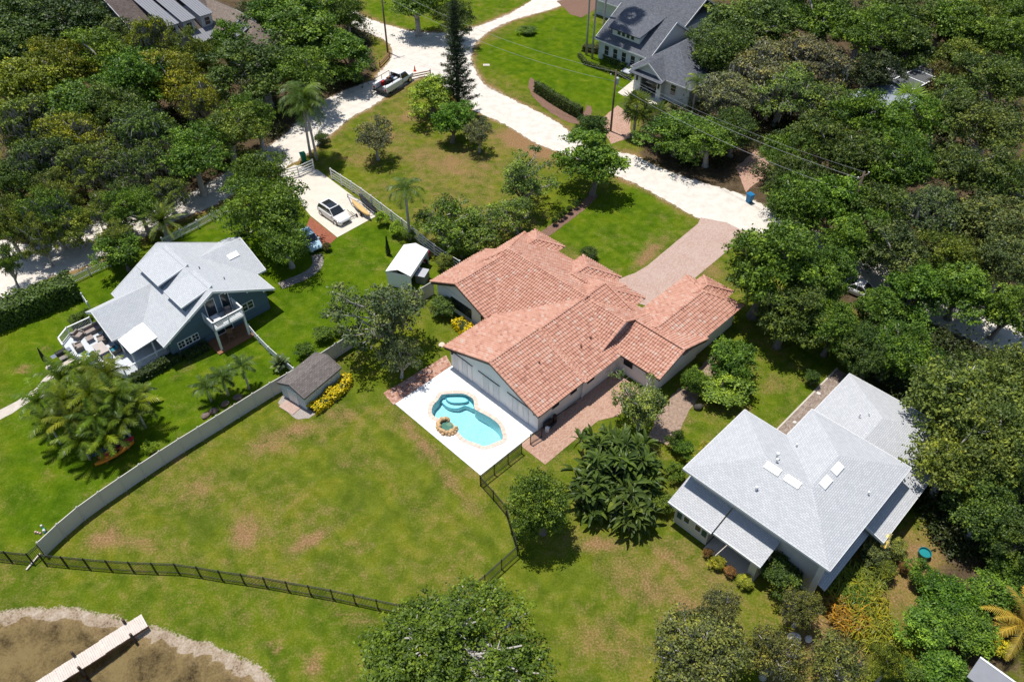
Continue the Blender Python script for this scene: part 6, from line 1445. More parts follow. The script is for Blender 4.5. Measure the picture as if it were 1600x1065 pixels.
def panel_fence(name, label, pts, step, h, kind, mat, cat='fence', group=None):
    R_ = resample(pts, step); o0 = R_[0]; t = thing(name, label, cat, tuple(o0), 0, group)
    L0 = (R_[1]-R_[0]).length
    post = MB(); pan = MB(); rail = None
    if kind == 'vinyl':
        post.box(-0.065, 0.065, -0.065, 0.065, 0, h+0.05); post.tbox(0, 0, h+0.05, h+0.13, 0.085, 0.085, 0.02, 0.02)
        pan.box(0.065, L0-0.065, -0.02, 0.02, 0.05, h-0.05); pan.box(0.065, L0-0.065, -0.035, 0.035, h-0.12, h); pan.box(0.065, L0-0.065, -0.035, 0.035, 0.03, 0.15)
        n = int(L0/0.18)
        for k in range(1, n): x = k*L0/n; pan.box(x-0.006, x+0.006, -0.024, 0.024, 0.16, h-0.13)
    elif kind == 'iron':
        post.box(-0.04, 0.04, -0.04, 0.04, 0, h+0.06); post.tbox(0, 0, h+0.06, h+0.1, 0.045, 0.045, 0.01, 0.01)
        for z in (0.12, h-0.22, h): pan.box(0.0, L0, -0.02, 0.02, z-0.02, z+0.02)
        n = int(L0/0.115)
        for k in range(1, n): x = k*L0/n; pan.box(x-0.011, x+0.011, -0.011, 0.011, 0.06, h)
    elif kind == 'rails':
        post.box(-0.07, 0.07, -0.07, 0.07, 0, h+0.1); post.tbox(0, 0, h+0.1, h+0.18, 0.09, 0.09, 0.02, 0.02)
        for z in np.linspace(0.25, h, 4 if h > 1.2 else 3): pan.box(0, L0, -0.025, 0.025, z-0.07, z+0.07)
    elif kind == 'picket':
        post.box(-0.06, 0.06, -0.06, 0.06, 0, h+0.1); post.tbox(0, 0, h+0.1, h+0.17, 0.08, 0.08, 0.02, 0.02)
        for z in (0.2, h-0.2): pan.box(0, L0, -0.02, 0.02, z-0.05, z+0.05)
        n = int(L0/0.16)
        for k in range(n): x = (k+0.5)*L0/n; pan.box(x-0.04, x+0.04, 0.02, 0.04, 0.08, h)
    elif kind == 'split':
        post.box(-0.08, 0.08, -0.08, 0.08, 0, h+0.12)
        for z in (0.35, h-0.1): pan.bar((-0.1, 0, z), (L0+0.1, 0, z+0.03), 0.12)
    po = post.build('post', mat, t); pa = pan.build('panel' if kind == 'vinyl' else {'rails': 'rails', 'split': 'rails'}.get(kind, 'picket_panel'), mat, t)
    pm, qm = po.data, pa.data; pn = pa.name.split('.')[0]
    for i in range(len(R_)):
        if i: po = obj('post', pm, t)
        po.location = R_[i]-o0
        if i < len(R_)-1:
            if i: pa = obj(pn, qm, t)
            d = R_[i+1]-R_[i]; pa.location = R_[i]-o0; pa.rotation_euler = (0, 0, math.atan2(d.y, d.x)); pa.scale = (d.length/L0, 1, 1)
            if kind in ('iron', 'picket'): pa['kind'] = 'stuff'
    return t
panel_fence('vinyl_fence', 'long tan vinyl privacy fence curving beside the back lawn', smooth_poly(GP([(58,847),(113,797),(180,750),(260,697),(340,648),(418,600),(444.7,585),(495,555),(547,522)], 1.83), 3, False), 1.9, 1.83, 'vinyl', M['vinyl'])
panel_fence('vinyl_fence', 'short tan vinyl fence joining the white gable wall', GP([(640,462),(662,447),(676,439)], 1.83), 1.9, 1.83, 'vinyl', M['vinyl'])
BF = 'black aluminium fences'
panel_fence('metal_fence', 'long black aluminium fence below the back lawn', smooth_poly(GP([(60,866),(110,871),(184,877),(240,879.5),(281,881.5),(344,892),(400,900),(460,911),(519.6,921.7),(607.6,941),(660,952)], 1.35), 3, False), 1.8, 1.35, 'iron', M['black'], group=BF)
panel_fence('metal_fence', 'black aluminium fence at left edge beyond the gate', GP([(-30,858),(0,861),(41,865)], 1.35), 1.8, 1.35, 'iron', M['black'], group=BF)
panel_fence('metal_gate', 'black aluminium gate at the corner of the vinyl fence', GP([(41,865),(58,851)], 1.35), 1.6, 1.35, 'iron', M['black'], cat='gate')
panel_fence('metal_fence', 'black aluminium fence right of the ficus running to the rounded tree', GP([(700,945),(757.5,898),(780,878),(809,852)], 1.35), 1.8, 1.35, 'iron', M['black'], group=BF)
panel_fence('metal_fence', 'black aluminium fence from pool deck corner down to the rounded tree', GP([(750,743.7),(790,788),(809,852)], 1.35), 1.8, 1.35, 'iron', M['black'], group=BF)
panel_fence('metal_fence', 'black aluminium fence along the front edge of the pool deck', GP([(750,743.7),(815,693)], 1.35), 1.8, 1.35, 'iron', M['black'], group=BF)
panel_fence('metal_fence', 'short black fence beside the pump at the house corner', GP([(829,679),(847,668)], 1.35), 1.3, 1.35, 'iron', M['black'], group=BF)
panel_fence('rail_fence', 'white rail fence running down beside the parking pad', smooth_poly(GP([(516,264),(560,292),(600,322),(640,352),(680,384),(718,408)], 1.5), 2, False), 2.2, 1.5, 'rails', M['white'])
panel_fence('rail_fence', 'low white rail from the balcony patio to the vinyl fence', GP([(388,508),(405,528),(425,548),(458,575)], 0.9), 2.2, 0.9, 'rails', M['white'])
panel_fence('gate', 'white driveway gate beside the tall palm pair', GP([(436,268),(462,262),(488,250)], 1.4), 3.0, 1.4, 'rails', M['white'], cat='gate')
panel_fence('picket_fence', 'white picket fence along the lane above the clapboard house', GP([(252,372),(300,348),(330,332),(358,318)], 1.1), 2.2, 1.1, 'picket', M['white'])
panel_fence('picket_fence', 'white picket fence beside the lane left of the clapboard house', GP([(104,434),(135,419),(168,404)], 1.1), 2.2, 1.1, 'picket', M['white'])
panel_fence('picket_fence', 'short white picket run down the inner end of the long hedge', GP([(117,446),(125,456),(136,472)], 1.1), 2.0, 1.1, 'picket', M['white'])
panel_fence('timber_rail', 'brown timber road barrier in front of the pickup truck', GP([(637,117),(655,113),(672,110)], 0.8), 2.6, 0.8, 'split', M['wood'], cat='barrier')
panel_fence('timber_rail', 'brown timber road barrier beside the utility pole', GP([(593,98),(608,82)], 0.8), 3.6, 0.8, 'split', M['wood'], cat='barrier')

# ------------------------------------------------------------------ vehicles
def paint(name, c, rough=0.25):
    m = simple(name, c, rough, 0.03, 1.0, spec=0.5); b = m.node_tree.nodes['Principled BSDF']
    try: b.inputs['Coat Weight'].default_value = 0.5; b.inputs['Coat Roughness'].default_value = 0.08
    except Exception: pass
    return m
M['carglass'] = simple('tinted_car_glass', (0.02, 0.024, 0.027), 0.05, 0.2, 1, spec=0.7); M['lamp'] = simple('clear_lamp', (0.6, 0.62, 0.62), 0.1, 0.05, 2); M['tail'] = simple('red_lamp', (0.35, 0.01, 0.01), 0.2, 0.1, 2)
def loft(mb, secs, mi=None, caps=True):
    n = len(secs[0]); vs = [v for s in secs for v in s]; fs = []
    for i in range(len(secs)-1):
        for k in range(n): k2 = (k+1) % n; fs.append((i*n+k, i*n+k2, (i+1)*n+k2, (i+1)*n+k))
    if caps: fs += [tuple(range(n-1, -1, -1)), tuple((len(secs)-1)*n+k for k in range(n))]
    mb.add(vs, fs, mi)
def sect(x, w, z0, z1, tuck=0.06, wt=None):
    wt = w if wt is None else wt
    return [(x, -w+tuck, z0), (x, w-tuck, z0), (x, w, z0+(z1-z0)*0.35), (x, w*0.99, z0+(z1-z0)*0.7), (x, wt-0.06, z1), (x, -wt+0.06, z1), (x, -w*0.99, z0+(z1-z0)*0.7), (x, -w, z0+(z1-z0)*0.35)]
def wheel(t, x, y, r, w=0.22):
    q = MB(off=(x, y, r)); q.tube([(x, y-w/2, r), (x, y+w/2, r)], [r, r], 18); wo = q.build('wheel', M['rubber'], t, bevel=0.03); wo.location = (x, y, r)
    s = 1 if y > 0 else -1; q = MB(off=(x, y, r)); q.tube([(x, y+s*(w/2-0.02), r), (x, y+s*(w/2+0.012), r)], [r*0.68, r*0.62], 12); q.build('rim', M['chrome'], wo)
def car(name, label, px, py, ang, body, Ln=4.6, wd=1.85, ht=1.55, suv=True, roof=None, pano=False, cat='car'):
    x, y = G(px, py, 0.6); t = thing(name, label, cat, (x, y, 0), ang); h = Ln/2; w = wd/2; bl = ht*0.60; mb = MB()
    loft(mb, [sect(-h, w*0.8, 0.38, bl*0.92), sect(-h+0.12, w*0.93, 0.28, bl*0.98), sect(-h+0.7, w, 0.22, bl), sect(0, w, 0.2, bl), sect(h*0.42, w, 0.2, bl*0.98), sect(h-0.55, w*0.97, 0.22, bl*0.9), sect(h-0.12, w*0.88, 0.26, bl*0.78), sect(h, w*0.7, 0.34, bl*0.62)])
    mb.build('body', body, t, smooth=True, bevel=0.03)
    rb = -h+0.25 if suv else -h+0.85; rf = h*0.44
    cb = MB(); loft(cb, [sect(rb, w*0.86, bl-0.08, bl, 0.0), sect(rb+(0.28 if suv else 0.7), w*0.84, bl-0.08, ht-0.06, 0, w*0.76), sect(-h*0.15, w*0.85, bl-0.08, ht, 0, w*0.75), sect(h*0.12, w*0.85, bl-0.08, ht-0.04, 0, w*0.74), sect(rf, w*0.87, bl-0.08, bl+0.02, 0)])
    cb.build('cabin', M['carglass'], t, bevel=0.02)
    rp = MB(); x0, x1 = rb+(0.3 if suv else 0.72), h*0.13
    rp.add([(x0, -w*0.76, ht-0.075), (x1, -w*0.735, ht-0.055), (x1, w*0.735, ht-0.055), (x0, w*0.76, ht-0.075), (x0, -w*0.70, ht-0.02), (x1, -w*0.68, ht), (x1, w*0.68, ht), (x0, w*0.70, ht-0.02), ((x0+x1)/2, -w*0.69, ht+0.035), ((x0+x1)/2, w*0.69, ht+0.035)],
           [(4,8,9,7),(8,5,6,9),(0,1,5,8,4),(3,7,9,6,2),(0,4,7,3),(1,2,6,5)])
    ro_ = rp.build('roof', roof or body, t)
    if pano:
        q = MB(); q.add([(x0+0.25, -w*0.58, ht+0.008), ((x0+x1)/2, -w*0.58, ht+0.045), (x1-0.12, -w*0.58, ht+0.02), (x1-0.12, w*0.58, ht+0.02), ((x0+x1)/2, w*0.58, ht+0.045), (x0+0.25, w*0.58, ht+0.008)], [(0,1,4,5),(1,2,3,4)]); q.build('sunroof', M['carglass'], ro_)
    for s in (-1, 1):
        for (a, b, za, zb) in ((x1, rf, ht-0.05, bl), (x0, rb, ht-0.07, bl)): q = MB(); q.bar((a, s*w*0.745, za), (b, s*w*0.865, zb), 0.07); q.build('pillar', body, t)
        q = MB(); q.bar((-h*0.12, s*w*0.76, ht-0.05), (-h*0.12, s*w*0.865, bl), 0.06); q.build('pillar', body, t)
        q = MB(); q.box(h-0.42, h-0.1, s*w*0.62-0.16, s*w*0.62+0.16, bl*0.62, bl*0.74); q.build('headlight', M['lamp'], t, bevel=0.03)
        q = MB(); q.box(-h-0.01, -h+0.12, s*w*0.68-0.14, s*w*0.68+0.14, bl*0.7, bl*0.86); q.build('tail_light', M['tail'], t)
        q = MB(); q.box(rf-0.3, rf-0.12, s*w*1.0-0.1, s*w*1.0+0.1, bl-0.02, bl+0.13); q.build('mirror', body, t, bevel=0.02)
        for wx in (-h+0.85, h-0.88): wheel(t, wx, s*(w-0.1), 0.36 if suv else 0.31)
    q = MB(); q.box(h-0.06, h+0.02, -w*0.55, w*0.55, 0.34, bl*0.55); q.build('grille', M['black'], t, bevel=0.02)
    return t
def heading(a, b): p = G(*a); q = G(*b); return math.atan2(q[1]-p[1], q[0]-p[0])
W_ = paint('white_car_paint', (0.72, 0.72, 0.72))
car('suv_car', 'white SUV with black glass roof on the parking pad', 522, 333, heading((500,318),(545,348)), W_, 4.7, 1.95, 1.65, True, pano=True)
car('hatchback_car', 'pale blue hatchback under the oak beside the red brick strip', 484, 375, heading((476,364),(496,388)), paint('pale_blue_paint', (0.36, 0.52, 0.60)), 4.0, 1.75, 1.5, True)
car('sedan_car', 'white car half hidden under the trees by the right-hand road', 1345, 452, heading((1325,445),(1372,465)), W_, 4.5, 1.8, 1.45, False)
car('sedan_car', 'silver car nose peeking out left of the open garage', 991, 106, math.radians(-135), paint('silver_paint', (0.5, 0.52, 0.54)), 4.4, 1.8, 1.42, False)
# work truck loaded with gear
x, y = G(617, 128, 0.7); TH = heading((611,141), (642.5,122))
tk = thing('work_truck', 'white utility truck loaded with gear, parked on the sand lane', 'truck', (x, y, 0), TH); tk.scale = (1.12, 1.1, 1.1)
mb = MB(); loft(mb, [sect(0.55, 0.98, 0.45, 1.05), sect(1.6, 0.98, 0.45, 1.08), sect(2.7, 0.96, 0.48, 1.08), sect(3.0, 0.86, 0.5, 0.98)]); mb.build('body', W_, tk, bevel=0.03)
mb = MB(); loft(mb, [sect(0.3, 0.9, 1.0, 1.78, 0, 0.8), sect(0.9, 0.9, 1.0, 1.85, 0, 0.78), sect(1.4, 0.9, 1.0, 1.78, 0, 0.76), sect(1.95, 0.92, 1.0, 1.09, 0)]); mb.build('cabin', M['carglass'], tk)
mb = MB(); mb.box(0.25, 1.42, -0.78, 0.78, 1.76, 1.87); mb.build('roof', W_, tk, bevel=0.05)
for s in (-1, 1):
    q = MB(); q.box(-3.1, 0.2, s*1.0-0.24, s*1.0+0.24, 0.55, 1.35); q.build('side_box', W_, tk, bevel=0.03)
    q = MB(); q.bar((0.3, s*0.83, 1.8), (0.3, s*0.9, 1.05), 0.14); q.build('pillar', W_, tk); q = MB(); q.bar((1.42, s*0.78, 1.8), (1.95, s*0.9, 1.05), 0.08); q.build('pillar', W_, tk)
    q = MB(); q.box(2.9, 3.03, s*0.66-0.16, s*0.66+0.16, 0.72, 0.92); q.build('headlight', M['lamp'], tk); q = MB(); q.box(-3.14, -3.08, s*1.0-0.1, s*1.0+0.1, 0.75, 1.05); q.build('tail_light', M['tail'], tk)
    for wx in (-1.85, 2.05): wheel(tk, wx, s*0.9, 0.4, 0.26)
    q = MB()
    for xx in (-3.0, -1.5, 0.1): q.bar((xx, s*0.95, 1.35), (xx, s*0.95, 2.0), 0.05)
    q.bar((-3.0, s*0.95, 2.0), (0.1, s*0.95, 2.0), 0.05); q.build('rack', M['black'], tk)
q = MB(); q.box(-3.1, 0.2, -0.76, 0.76, 0.6, 0.7); q.build('bed', M['rubber'], tk); q = MB(); q.box(-3.25, -3.1, -1.15, 1.15, 0.45, 0.65); q.build('bumper', M['black'], tk)
lr = random.Random(2)
for k in range(16):
    q = MB(); a, b = lr.uniform(-2.8, -0.2), lr.uniform(-0.6, 0.6); s = lr.uniform(0.15, 0.35); c = [(0.45, 0.02, 0.02), (0.6, 0.6, 0.6), (0.02, 0.03, 0.08), (0.02, 0.02, 0.02), (0.35, 0.2, 0.1), (0.5, 0.55, 0.6)][k % 6]
    q.box(a-s, a+s, b-s*0.7, b+s*0.7, 0.7, 0.7+lr.uniform(0.4, 0.95)); q.build('cargo', simple('cargo_%d' % k, c, 0.6, 0.1, 3), tk, bevel=0.04)
tc_x, tc_y = G(648, 108, 0.35)
q = MB(off=(0, 0, 0)); q.tube([(0, 0, 0), (0, 0, 0.05), (0, 0, 0.05), (0, 0, 0.9)], [0.28, 0.28, 0.17, 0.04], 10); co = q.build('traffic_cone', simple('orange_cone', (0.7, 0.07, 0.02), 0.5, 0.05, 2)); co.location = (tc_x, tc_y, 0); tag(co, 'orange-red traffic cone at the front of the work truck', 'cone')
# golf cart in the garage mouth
x, y = W(59.6, 33.4); gc = thing('golf_cart', 'golf cart with cream roof in the open garage', 'golf cart', (x, y, 0.06), math.radians(-135))
q = MB(); loft(q, [sect(-1.2, 0.5, 0.3, 0.8), sect(-0.2, 0.58, 0.28, 0.72), sect(0.2, 0.58, 0.28, 0.45), sect(0.8, 0.58, 0.28, 0.8), sect(1.2, 0.45, 0.35, 0.65)]); q.build('body', simple('dark_green_body', (0.03, 0.05, 0.045), 0.4, 0.1, 2), gc, bevel=0.03)
q = MB(); q.box(-1.2, 0.75, -0.62, 0.62, 1.85, 1.92); q.build('roof', simple('cream_roof', (0.66, 0.62, 0.54), 0.5, 0.04, 2), gc, bevel=0.04)
q = MB(); q.box(-0.7, -0.1, -0.5, 0.5, 0.72, 0.85); q.box(-0.78, -0.66, -0.5, 0.5, 0.85, 1.25); q.build('seat', simple('tan_seat', (0.45, 0.36, 0.26), 0.6, 0.1, 2), gc, bevel=0.04)
for sx in (-1.1, 0.7):
    for sy in (-0.55, 0.55): q = MB(); q.bar((sx, sy, 0.6), (sx, sy, 1.86), 0.04); q.build('roof_post', M['black'], gc)
for sx in (-0.8, 0.85):
    for sy in (-0.5, 0.5): wheel(gc, sx, sy, 0.22, 0.18)

# ------------------------------------------------------------------ boats, trailer, kayaks
def hull(name, label, px, py, ang, Ln, wd, ht, mat, z=0.0, cat='kayak', parts=True, group=None):
    x, y = G(px, py, z+0.15); t = thing(name, label, cat, (x, y, z), ang, group); secs = []
    for s in np.linspace(-1, 1, 13):
        k = max(0.03, (1-abs(s)**2.4)); w = wd/2*k**0.7; zz = 0.10*abs(s)**3; xx = s*Ln/2
        secs.append([(xx, 0, zz), (xx, w*0.7, zz+ht*0.15), (xx, w, zz+ht*0.6), (xx, w*0.7, zz+ht*0.95), (xx, 0, zz+ht), (xx, -w*0.7, zz+ht*0.95), (xx, -w, zz+ht*0.6), (xx, -w*0.7, zz+ht*0.15)])
    mb = MB(); loft(mb, secs); mb.build('hull', mat, t, smooth=True)
    if parts:
        q = MB(); q.prism([(0.5*math.cos(a), wd*0.28*math.sin(a)) for a in np.linspace(0, 2*math.pi, 13)[:-1]], ht*0.9, ht*1.03); q.build('cockpit', M['black'], t)
    return t
KA_ = heading((156,722), (206,692))
M['orange'] = simple('orange_plastic', (0.62, 0.22, 0.02), 0.4, 0.08, 2); M['pinkred'] = simple('red_plastic', (0.5, 0.02, 0.05), 0.4, 0.1, 2); M['bluep'] = simple('dark_blue_plastic', (0.03, 0.05, 0.14), 0.4, 0.1, 2)
hull('kayak', 'orange kayak nearest the viewer beside the palm clump', 180, 709, KA_, 3.6, 0.7, 0.34, M['orange'], 0.25)
hull('kayak', 'red kayak behind the orange one beside the palm clump', 182, 700, KA_, 3.3, 0.7, 0.32, M['pinkred'], 0.3)
hull('kayak', 'dark blue kayak furthest back beside the palm clump', 172, 697, KA_, 3.2, 0.65, 0.3, M['bluep'], 0.25)
x, y = G(180, 706); kr = thing('kayak_rack', 'low wooden rack under the kayaks', 'rack', (x, y, 0), KA_)
for xx in (-1.0, 1.0): q = MB(); q.box(xx-0.05, xx+0.05, -0.7, 0.9, 0.0, 0.22); q.build('sleeper', M['wood'], kr)
CA = heading((553,316), (577,337))
x, y = G(566, 328); tr = thing('boat_trailer', 'galvanised boat trailer on the parking pad', 'trailer', (x, y, 0), CA)
q = MB()
for sy in (-0.55, 0.55): q.bar((-1.6, sy, 0.42), (2.0, sy, 0.42), 0.08); q.bar((-3.6, 0, 0.42), (-1.6, sy, 0.42), 0.08)
for xx in (-1.5, 0.2, 1.7): q.bar((xx, -0.6, 0.42), (xx, 0.6, 0.42), 0.07)
q.build('frame', M['chrome'], tr)
for sy in (-0.78, 0.78): wheel(tr, 0.9, sy, 0.28, 0.18); q = MB(); q.box(0.5, 1.3, sy-0.12, sy+0.12, 0.6, 0.64); q.build('mudguard', M['black'], tr)
q = MB(); q.tube([(-3.5, 0, 0), (-3.5, 0, 0.5)], [0.09, 0.05], 8); q.build('jockey_wheel', M['rubber'], tr)
hull('canoe', 'tan canoe lying on the boat trailer', 564, 326, CA, 4.2, 0.75, 0.36, simple('tan_canoe', (0.62, 0.40, 0.16), 0.45, 0.08, 2), 0.46, 'canoe', False)
hull('kayak', 'black kayak lying beside the tan canoe on the parking pad', 576, 321, CA, 4.0, 0.6, 0.32, M['black'], 0.3)
hull('kayak', 'thin dark kayak nearest the white rail fence', 572, 314, CA, 3.4, 0.5, 0.28, M['rubber'], 0.3)
x, y = G(549, 338); hd_ = thing('hand_dolly', 'small black boat dolly with wheels beside the white SUV', 'dolly', (x, y, 0), CA)
q = MB(); q.bar((-0.9, 0, 0.5), (0.7, 0, 0.3), 0.05); q.bar((0.5, -0.4, 0.3), (0.5, 0.4, 0.3), 0.06); q.bar((-0.5, -0.25, 0.3), (0.6, -0.35, 0.3), 0.05); q.bar((-0.5, 0.25, 0.3), (0.6, 0.35, 0.3), 0.05); q.build('frame', M['black'], hd_)
for sy in (-0.48, 0.48): wheel(hd_, 0.5, sy, 0.22, 0.12)

# ------------------------------------------------------------------ dock
D0 = G(226, 968, 0.5); D1 = G(20, 1098, 0.5); DA = math.atan2(D1[1]-D0[1], D1[0]-D0[0])
dock = thing('dock', 'narrow sun-bleached wooden dock running into the lake', 'dock', (D0[0], D0[1], 0), DA)
M['dockwood'] = simple('bleached_planks', (0.60, 0.52, 0.46), 0.85, 0.14, 2.5, bmp=0.3)
ln = math.hypot(D1[0]-D0[0], D1[1]-D0[1]); npl = int(ln/0.15); pm = None
for k in range(npl):
    q = MB(); q.box(0.006, 0.144, -0.62, 0.62, 0.0, 0.04)
    o_ = q.build('plank', M['dockwood'], dock) if pm is None else obj('plank', pm, dock)
    pm = pm or o_.data; o_.location = (k*0.15, vrng.uniform(-.012, .012), 0.46-0.09*(k > 20)-0.06*(k > 42)+vrng.uniform(-.003, .003)); o_.rotation_euler = (0, 0, vrng.uniform(-.006, .006))
q = MB()
for sy in (-0.5, 0.5): q.box(0, ln, sy-0.04, sy+0.04, 0.12, 0.30)
q.build('joist', M['wood'], dock)
M['piling'] = simple('dark_piling', (0.085, 0.060, 0.045), 0.9, 0.35, 4, bmp=0.5)
for xx in (1.2, 4.9, 8.8):
    for sy in (-0.72, 0.72):
        q = MB(); q.tube([(xx, sy, -1.5), (xx, sy, 1.0)], [0.11, 0.10], 10); q.build('piling', M['piling'], dock)

# ------------------------------------------------------------------ poles and wires
M['pole'] = simple('pole_wood', (0.13, 0.095, 0.07), 0.95, 0.25, 3, bmp=0.4); M['wire'] = simple('grey_cable', (0.34, 0.34, 0.35), 0.5, 0.1, 2, metal=0.3)
def pole(px, py, h, label, arms=True, trans=False):
    x, y = G(px, py); t = thing('utility_pole', label, 'pole', (x, y, 0), 0.6); q = MB(); q.tube([(0, 0, -0.3), (0, 0, h)], [0.16, 0.11], 10); q.build('shaft', M['pole'], t, smooth=True)
    if arms: q = MB(); q.bar((-1.0, 0, h-0.6), (1.0, 0, h-0.6), 0.12); q.build('crossarm', M['pole'], t)
    for sx in (-0.9, 0, 0.9):
        q = MB(); q.tube([(sx, 0, h-0.55), (sx, 0, h-0.35)], [0.05, 0.07], 7); q.build('insulator', M['white'], t)
    if trans: q = MB(); q.tube([(0.33, 0, h-2.1), (0.33, 0, h-2.0), (0.33, 0, h-1.25), (0.33, 0, h-1.15)], [0.18, 0.24, 0.24, 0.15], 12); q.build('transformer', simple('grey_transformer', (0.42, 0.46, 0.50), 0.4, 0.05, 2), t)
    return Vector((x, y, h))
P1 = pole(606, 82, 11, 'tall wooden utility pole by the sand road junction'); P2 = pole(954, 205, 9.0, 'wooden utility pole with grey transformer by the road', False, True)
wx, wy = G(1310, 385); P3 = Vector((wx, wy, 10)); PT = pole(1310, 385, 10, 'wooden utility pole hidden among the roadside oaks')
def wire(a, b, label, sag=0.8, r=0.018):
    a = Vector(a); b = Vector(b); q = MB(off=tuple(a)); pts = []
    for k in range(15): s = k/14; p = a.lerp(b, s); p.z -= sag*4*s*(1-s); pts.append(tuple(p))
    q.tube(pts, [r]*15, 5); o_ = q.build('power_line', M['wire']); o_.location = a; tag(o_, label, 'cable', 'overhead power lines')
wire(P2+Vector((0,0,-0.4)), P3+Vector((-0.6,-0.6,-0.5)), 'upper overhead cable along the road right of the transformer pole', 0.9, 0.018); wire(P2+Vector((0,0,-2.0)), P3+Vector((-0.8,-0.8,-2.2)), 'lower overhead cable along the road right of the transformer pole', 1.0, 0.02)
wire(P2+Vector((0,0,-0.2)), P3+Vector((0.2,0.6,-0.4)), 'topmost thin cable along the road right of the transformer pole', 0.8, 0.012)
wire(P1+Vector((0.5,0.3,-0.4)), P2+Vector((0,0,-0.3)), 'long cable spanning from the junction pole to the transformer pole', 1.4, 0.016); wire(P1+Vector((-0.3,0,-1.5)), P2+Vector((0,0,-1.6)), 'lower long cable between the junction pole and transformer pole', 1.6, 0.016)
wire(P1+Vector((0,0,-0.4)), (P1.x-45, P1.y+45, 11), 'cable leaving the junction pole to the upper left', 1.2, 0.016); wire(P1+Vector((0,0,-0.6)), (P1.x+60, P1.y+45, 11), 'cable leaving the junction pole to the upper right', 1.2, 0.016)

# ------------------------------------------------------------------ garden things
def bin_(px, py, label, mat, lid, s=1.0, rz=0.5):
    x, y = G(px, py); t = thing('wheelie_bin', label, 'bin', (x, y, 0), rz); q = MB(); q.tbox(0, 0, 0.08, 0.95*s, 0.22*s, 0.25*s, 0.28*s, 0.32*s); q.build('body', mat, t, bevel=0.02); q = MB(); q.box(-0.3*s, 0.3*s, -0.34*s, 0.36*s, 0.95*s, 1.03*s); q.build('lid', lid, t, bevel=0.02)
    for sx in (-0.2, 0.2): q = MB(); q.tube([(sx-0.03, 0.26, 0.1), (sx+0.03, 0.26, 0.1)], [0.1, 0.1], 10); q.build('wheel', M['rubber'], t)
blue = simple('blue_plastic', (0.01, 0.16, 0.35), 0.5, 0.08, 2)
bin_(1170, 316, 'blue wheelie bin in the shade across the road', blue, blue, 1.2)
bin_(475, 252, 'green wheelie bin behind the white driveway gate', simple('green_plastic', (0.01, 0.16, 0.09), 0.5, 0.08, 2), simple('green_lid', (0.01, 0.2, 0.12), 0.5, 0.08, 2), 1.2)
x, y = G(1442, 868); tb = thing('garden_tub', 'teal round tub on the dry grass near the oak shade', 'tub', (x, y, 0))
ring = lambda r, z, n=20: [(r*math.cos(2*math.pi*k/n), r*math.sin(2*math.pi*k/n), z) for k in range(n)]
q = MB(); loft(q, [ring(0.40, 0), ring(0.48, 0.5), ring(0.5, 0.55), ring(0.44, 0.55), ring(0.40, 0.2)]); q.build('tub', simple('teal_plastic', (0.01, 0.14, 0.15), 0.5, 0.08, 2), tb); q = MB(); q.prism([(p[0], p[1]) for p in ring(0.43, 0)], 0.36, 0.38); q.build('water', simple('tub_water', (0.02, 0.22, 0.24), 0.1, 0.1, 2), tb)
def parasol(px, py, label, mat, h=2.5, opened=False, R_=1.5):
    x, y = G(px, py); t = thing('parasol', label, 'parasol', (x, y, 0)); q = MB(); q.tube([(0, 0, 0), (0, 0, h)], [0.035, 0.03], 8); q.build('pole', M['chrome'], t); q = MB()
    q.tube([(0, 0, 0.8), (0, 0, 1.1), (0, 0, 1.8), (0, 0, h)], [0.10, 0.2, 0.15, 0.04], 10); q.build('canopy', mat, t); q = MB(); q.tube([(0, 0, 0), (0, 0, 0.1)], [0.3, 0.25], 14); q.build('base', M['pathstone'], t)
parasol(76, 574, 'closed black parasol beside the deck steps', M['black'], 2.7)
# deck furniture
M['cushion'] = simple('taupe_cushion', (0.30, 0.25, 0.225), 0.9, 0.1, 3); M['wicker'] = simple('grey_wicker', (0.16, 0.14, 0.13), 0.8, 0.2, 6); M['tealc'] = simple('teal_cloth', (0.03, 0.19, 0.26), 0.8, 0.1, 2)
def sofa(u, v, label, w, ang, cushion=None):
    x, y = W(u, v); t = thing('patio_sofa', label, 'sofa' if w > 1.2 else 'chair', (x, y, 0.6), ang); q = MB(); q.box(-w/2, w/2, -0.4, 0.4, 0.05, 0.32); q.box(-w/2, w/2, 0.32, 0.42, 0.3, 0.75)
    for s in (-1, 1): q.box(s*w/2-0.07, s*w/2+0.07, -0.4, 0.42, 0.3, 0.58)
    q.build('frame', M['wicker'], t, bevel=0.03); q = MB(); q.box(-w/2+0.09, w/2-0.09, -0.38, 0.30, 0.321, 0.46); q.build('seat', cushion or M['cushion'], t, bevel=0.04); q = MB(); q.box(-w/2+0.09, w/2-0.09, 0.18, 0.315, 0.46, 0.8); q.build('backrest', cushion or M['cushion'], t, bevel=0.04)
def table(u, v, label, w, l, mat, ang=math.pi/4, z0=0.6, h=0.45):
    x, y = W(u, v); t = thing('patio_table', label, 'table', (x, y, z0), ang); q = MB(); q.box(-w/2, w/2, -l/2, l/2, h-0.06, h); q.build('tabletop', mat, t, bevel=0.01)
    for sx in (-1, 1):
        for sy in (-1, 1): q = MB(); q.box(sx*(w/2-0.08)-0.03, sx*(w/2-0.08)+0.03, sy*(l/2-0.08)-0.03, sy*(l/2-0.08)+0.03, 0, h-0.06); q.build('leg', M['wicker'], t)
sofa(-22.8, 40.7, 'taupe cushioned sofa at the house end of the deck', 1.9, math.radians(45)); sofa(-24.3, 40.9, 'taupe cushioned armchair at the deck corner railing', 0.9, math.radians(75)); sofa(-22.9, 38.6, 'taupe armchair beside the low deck table', 0.9, math.radians(-60)); sofa(-25.0, 39.2, 'taupe armchair nearest the deck steps', 0.9, math.radians(130))
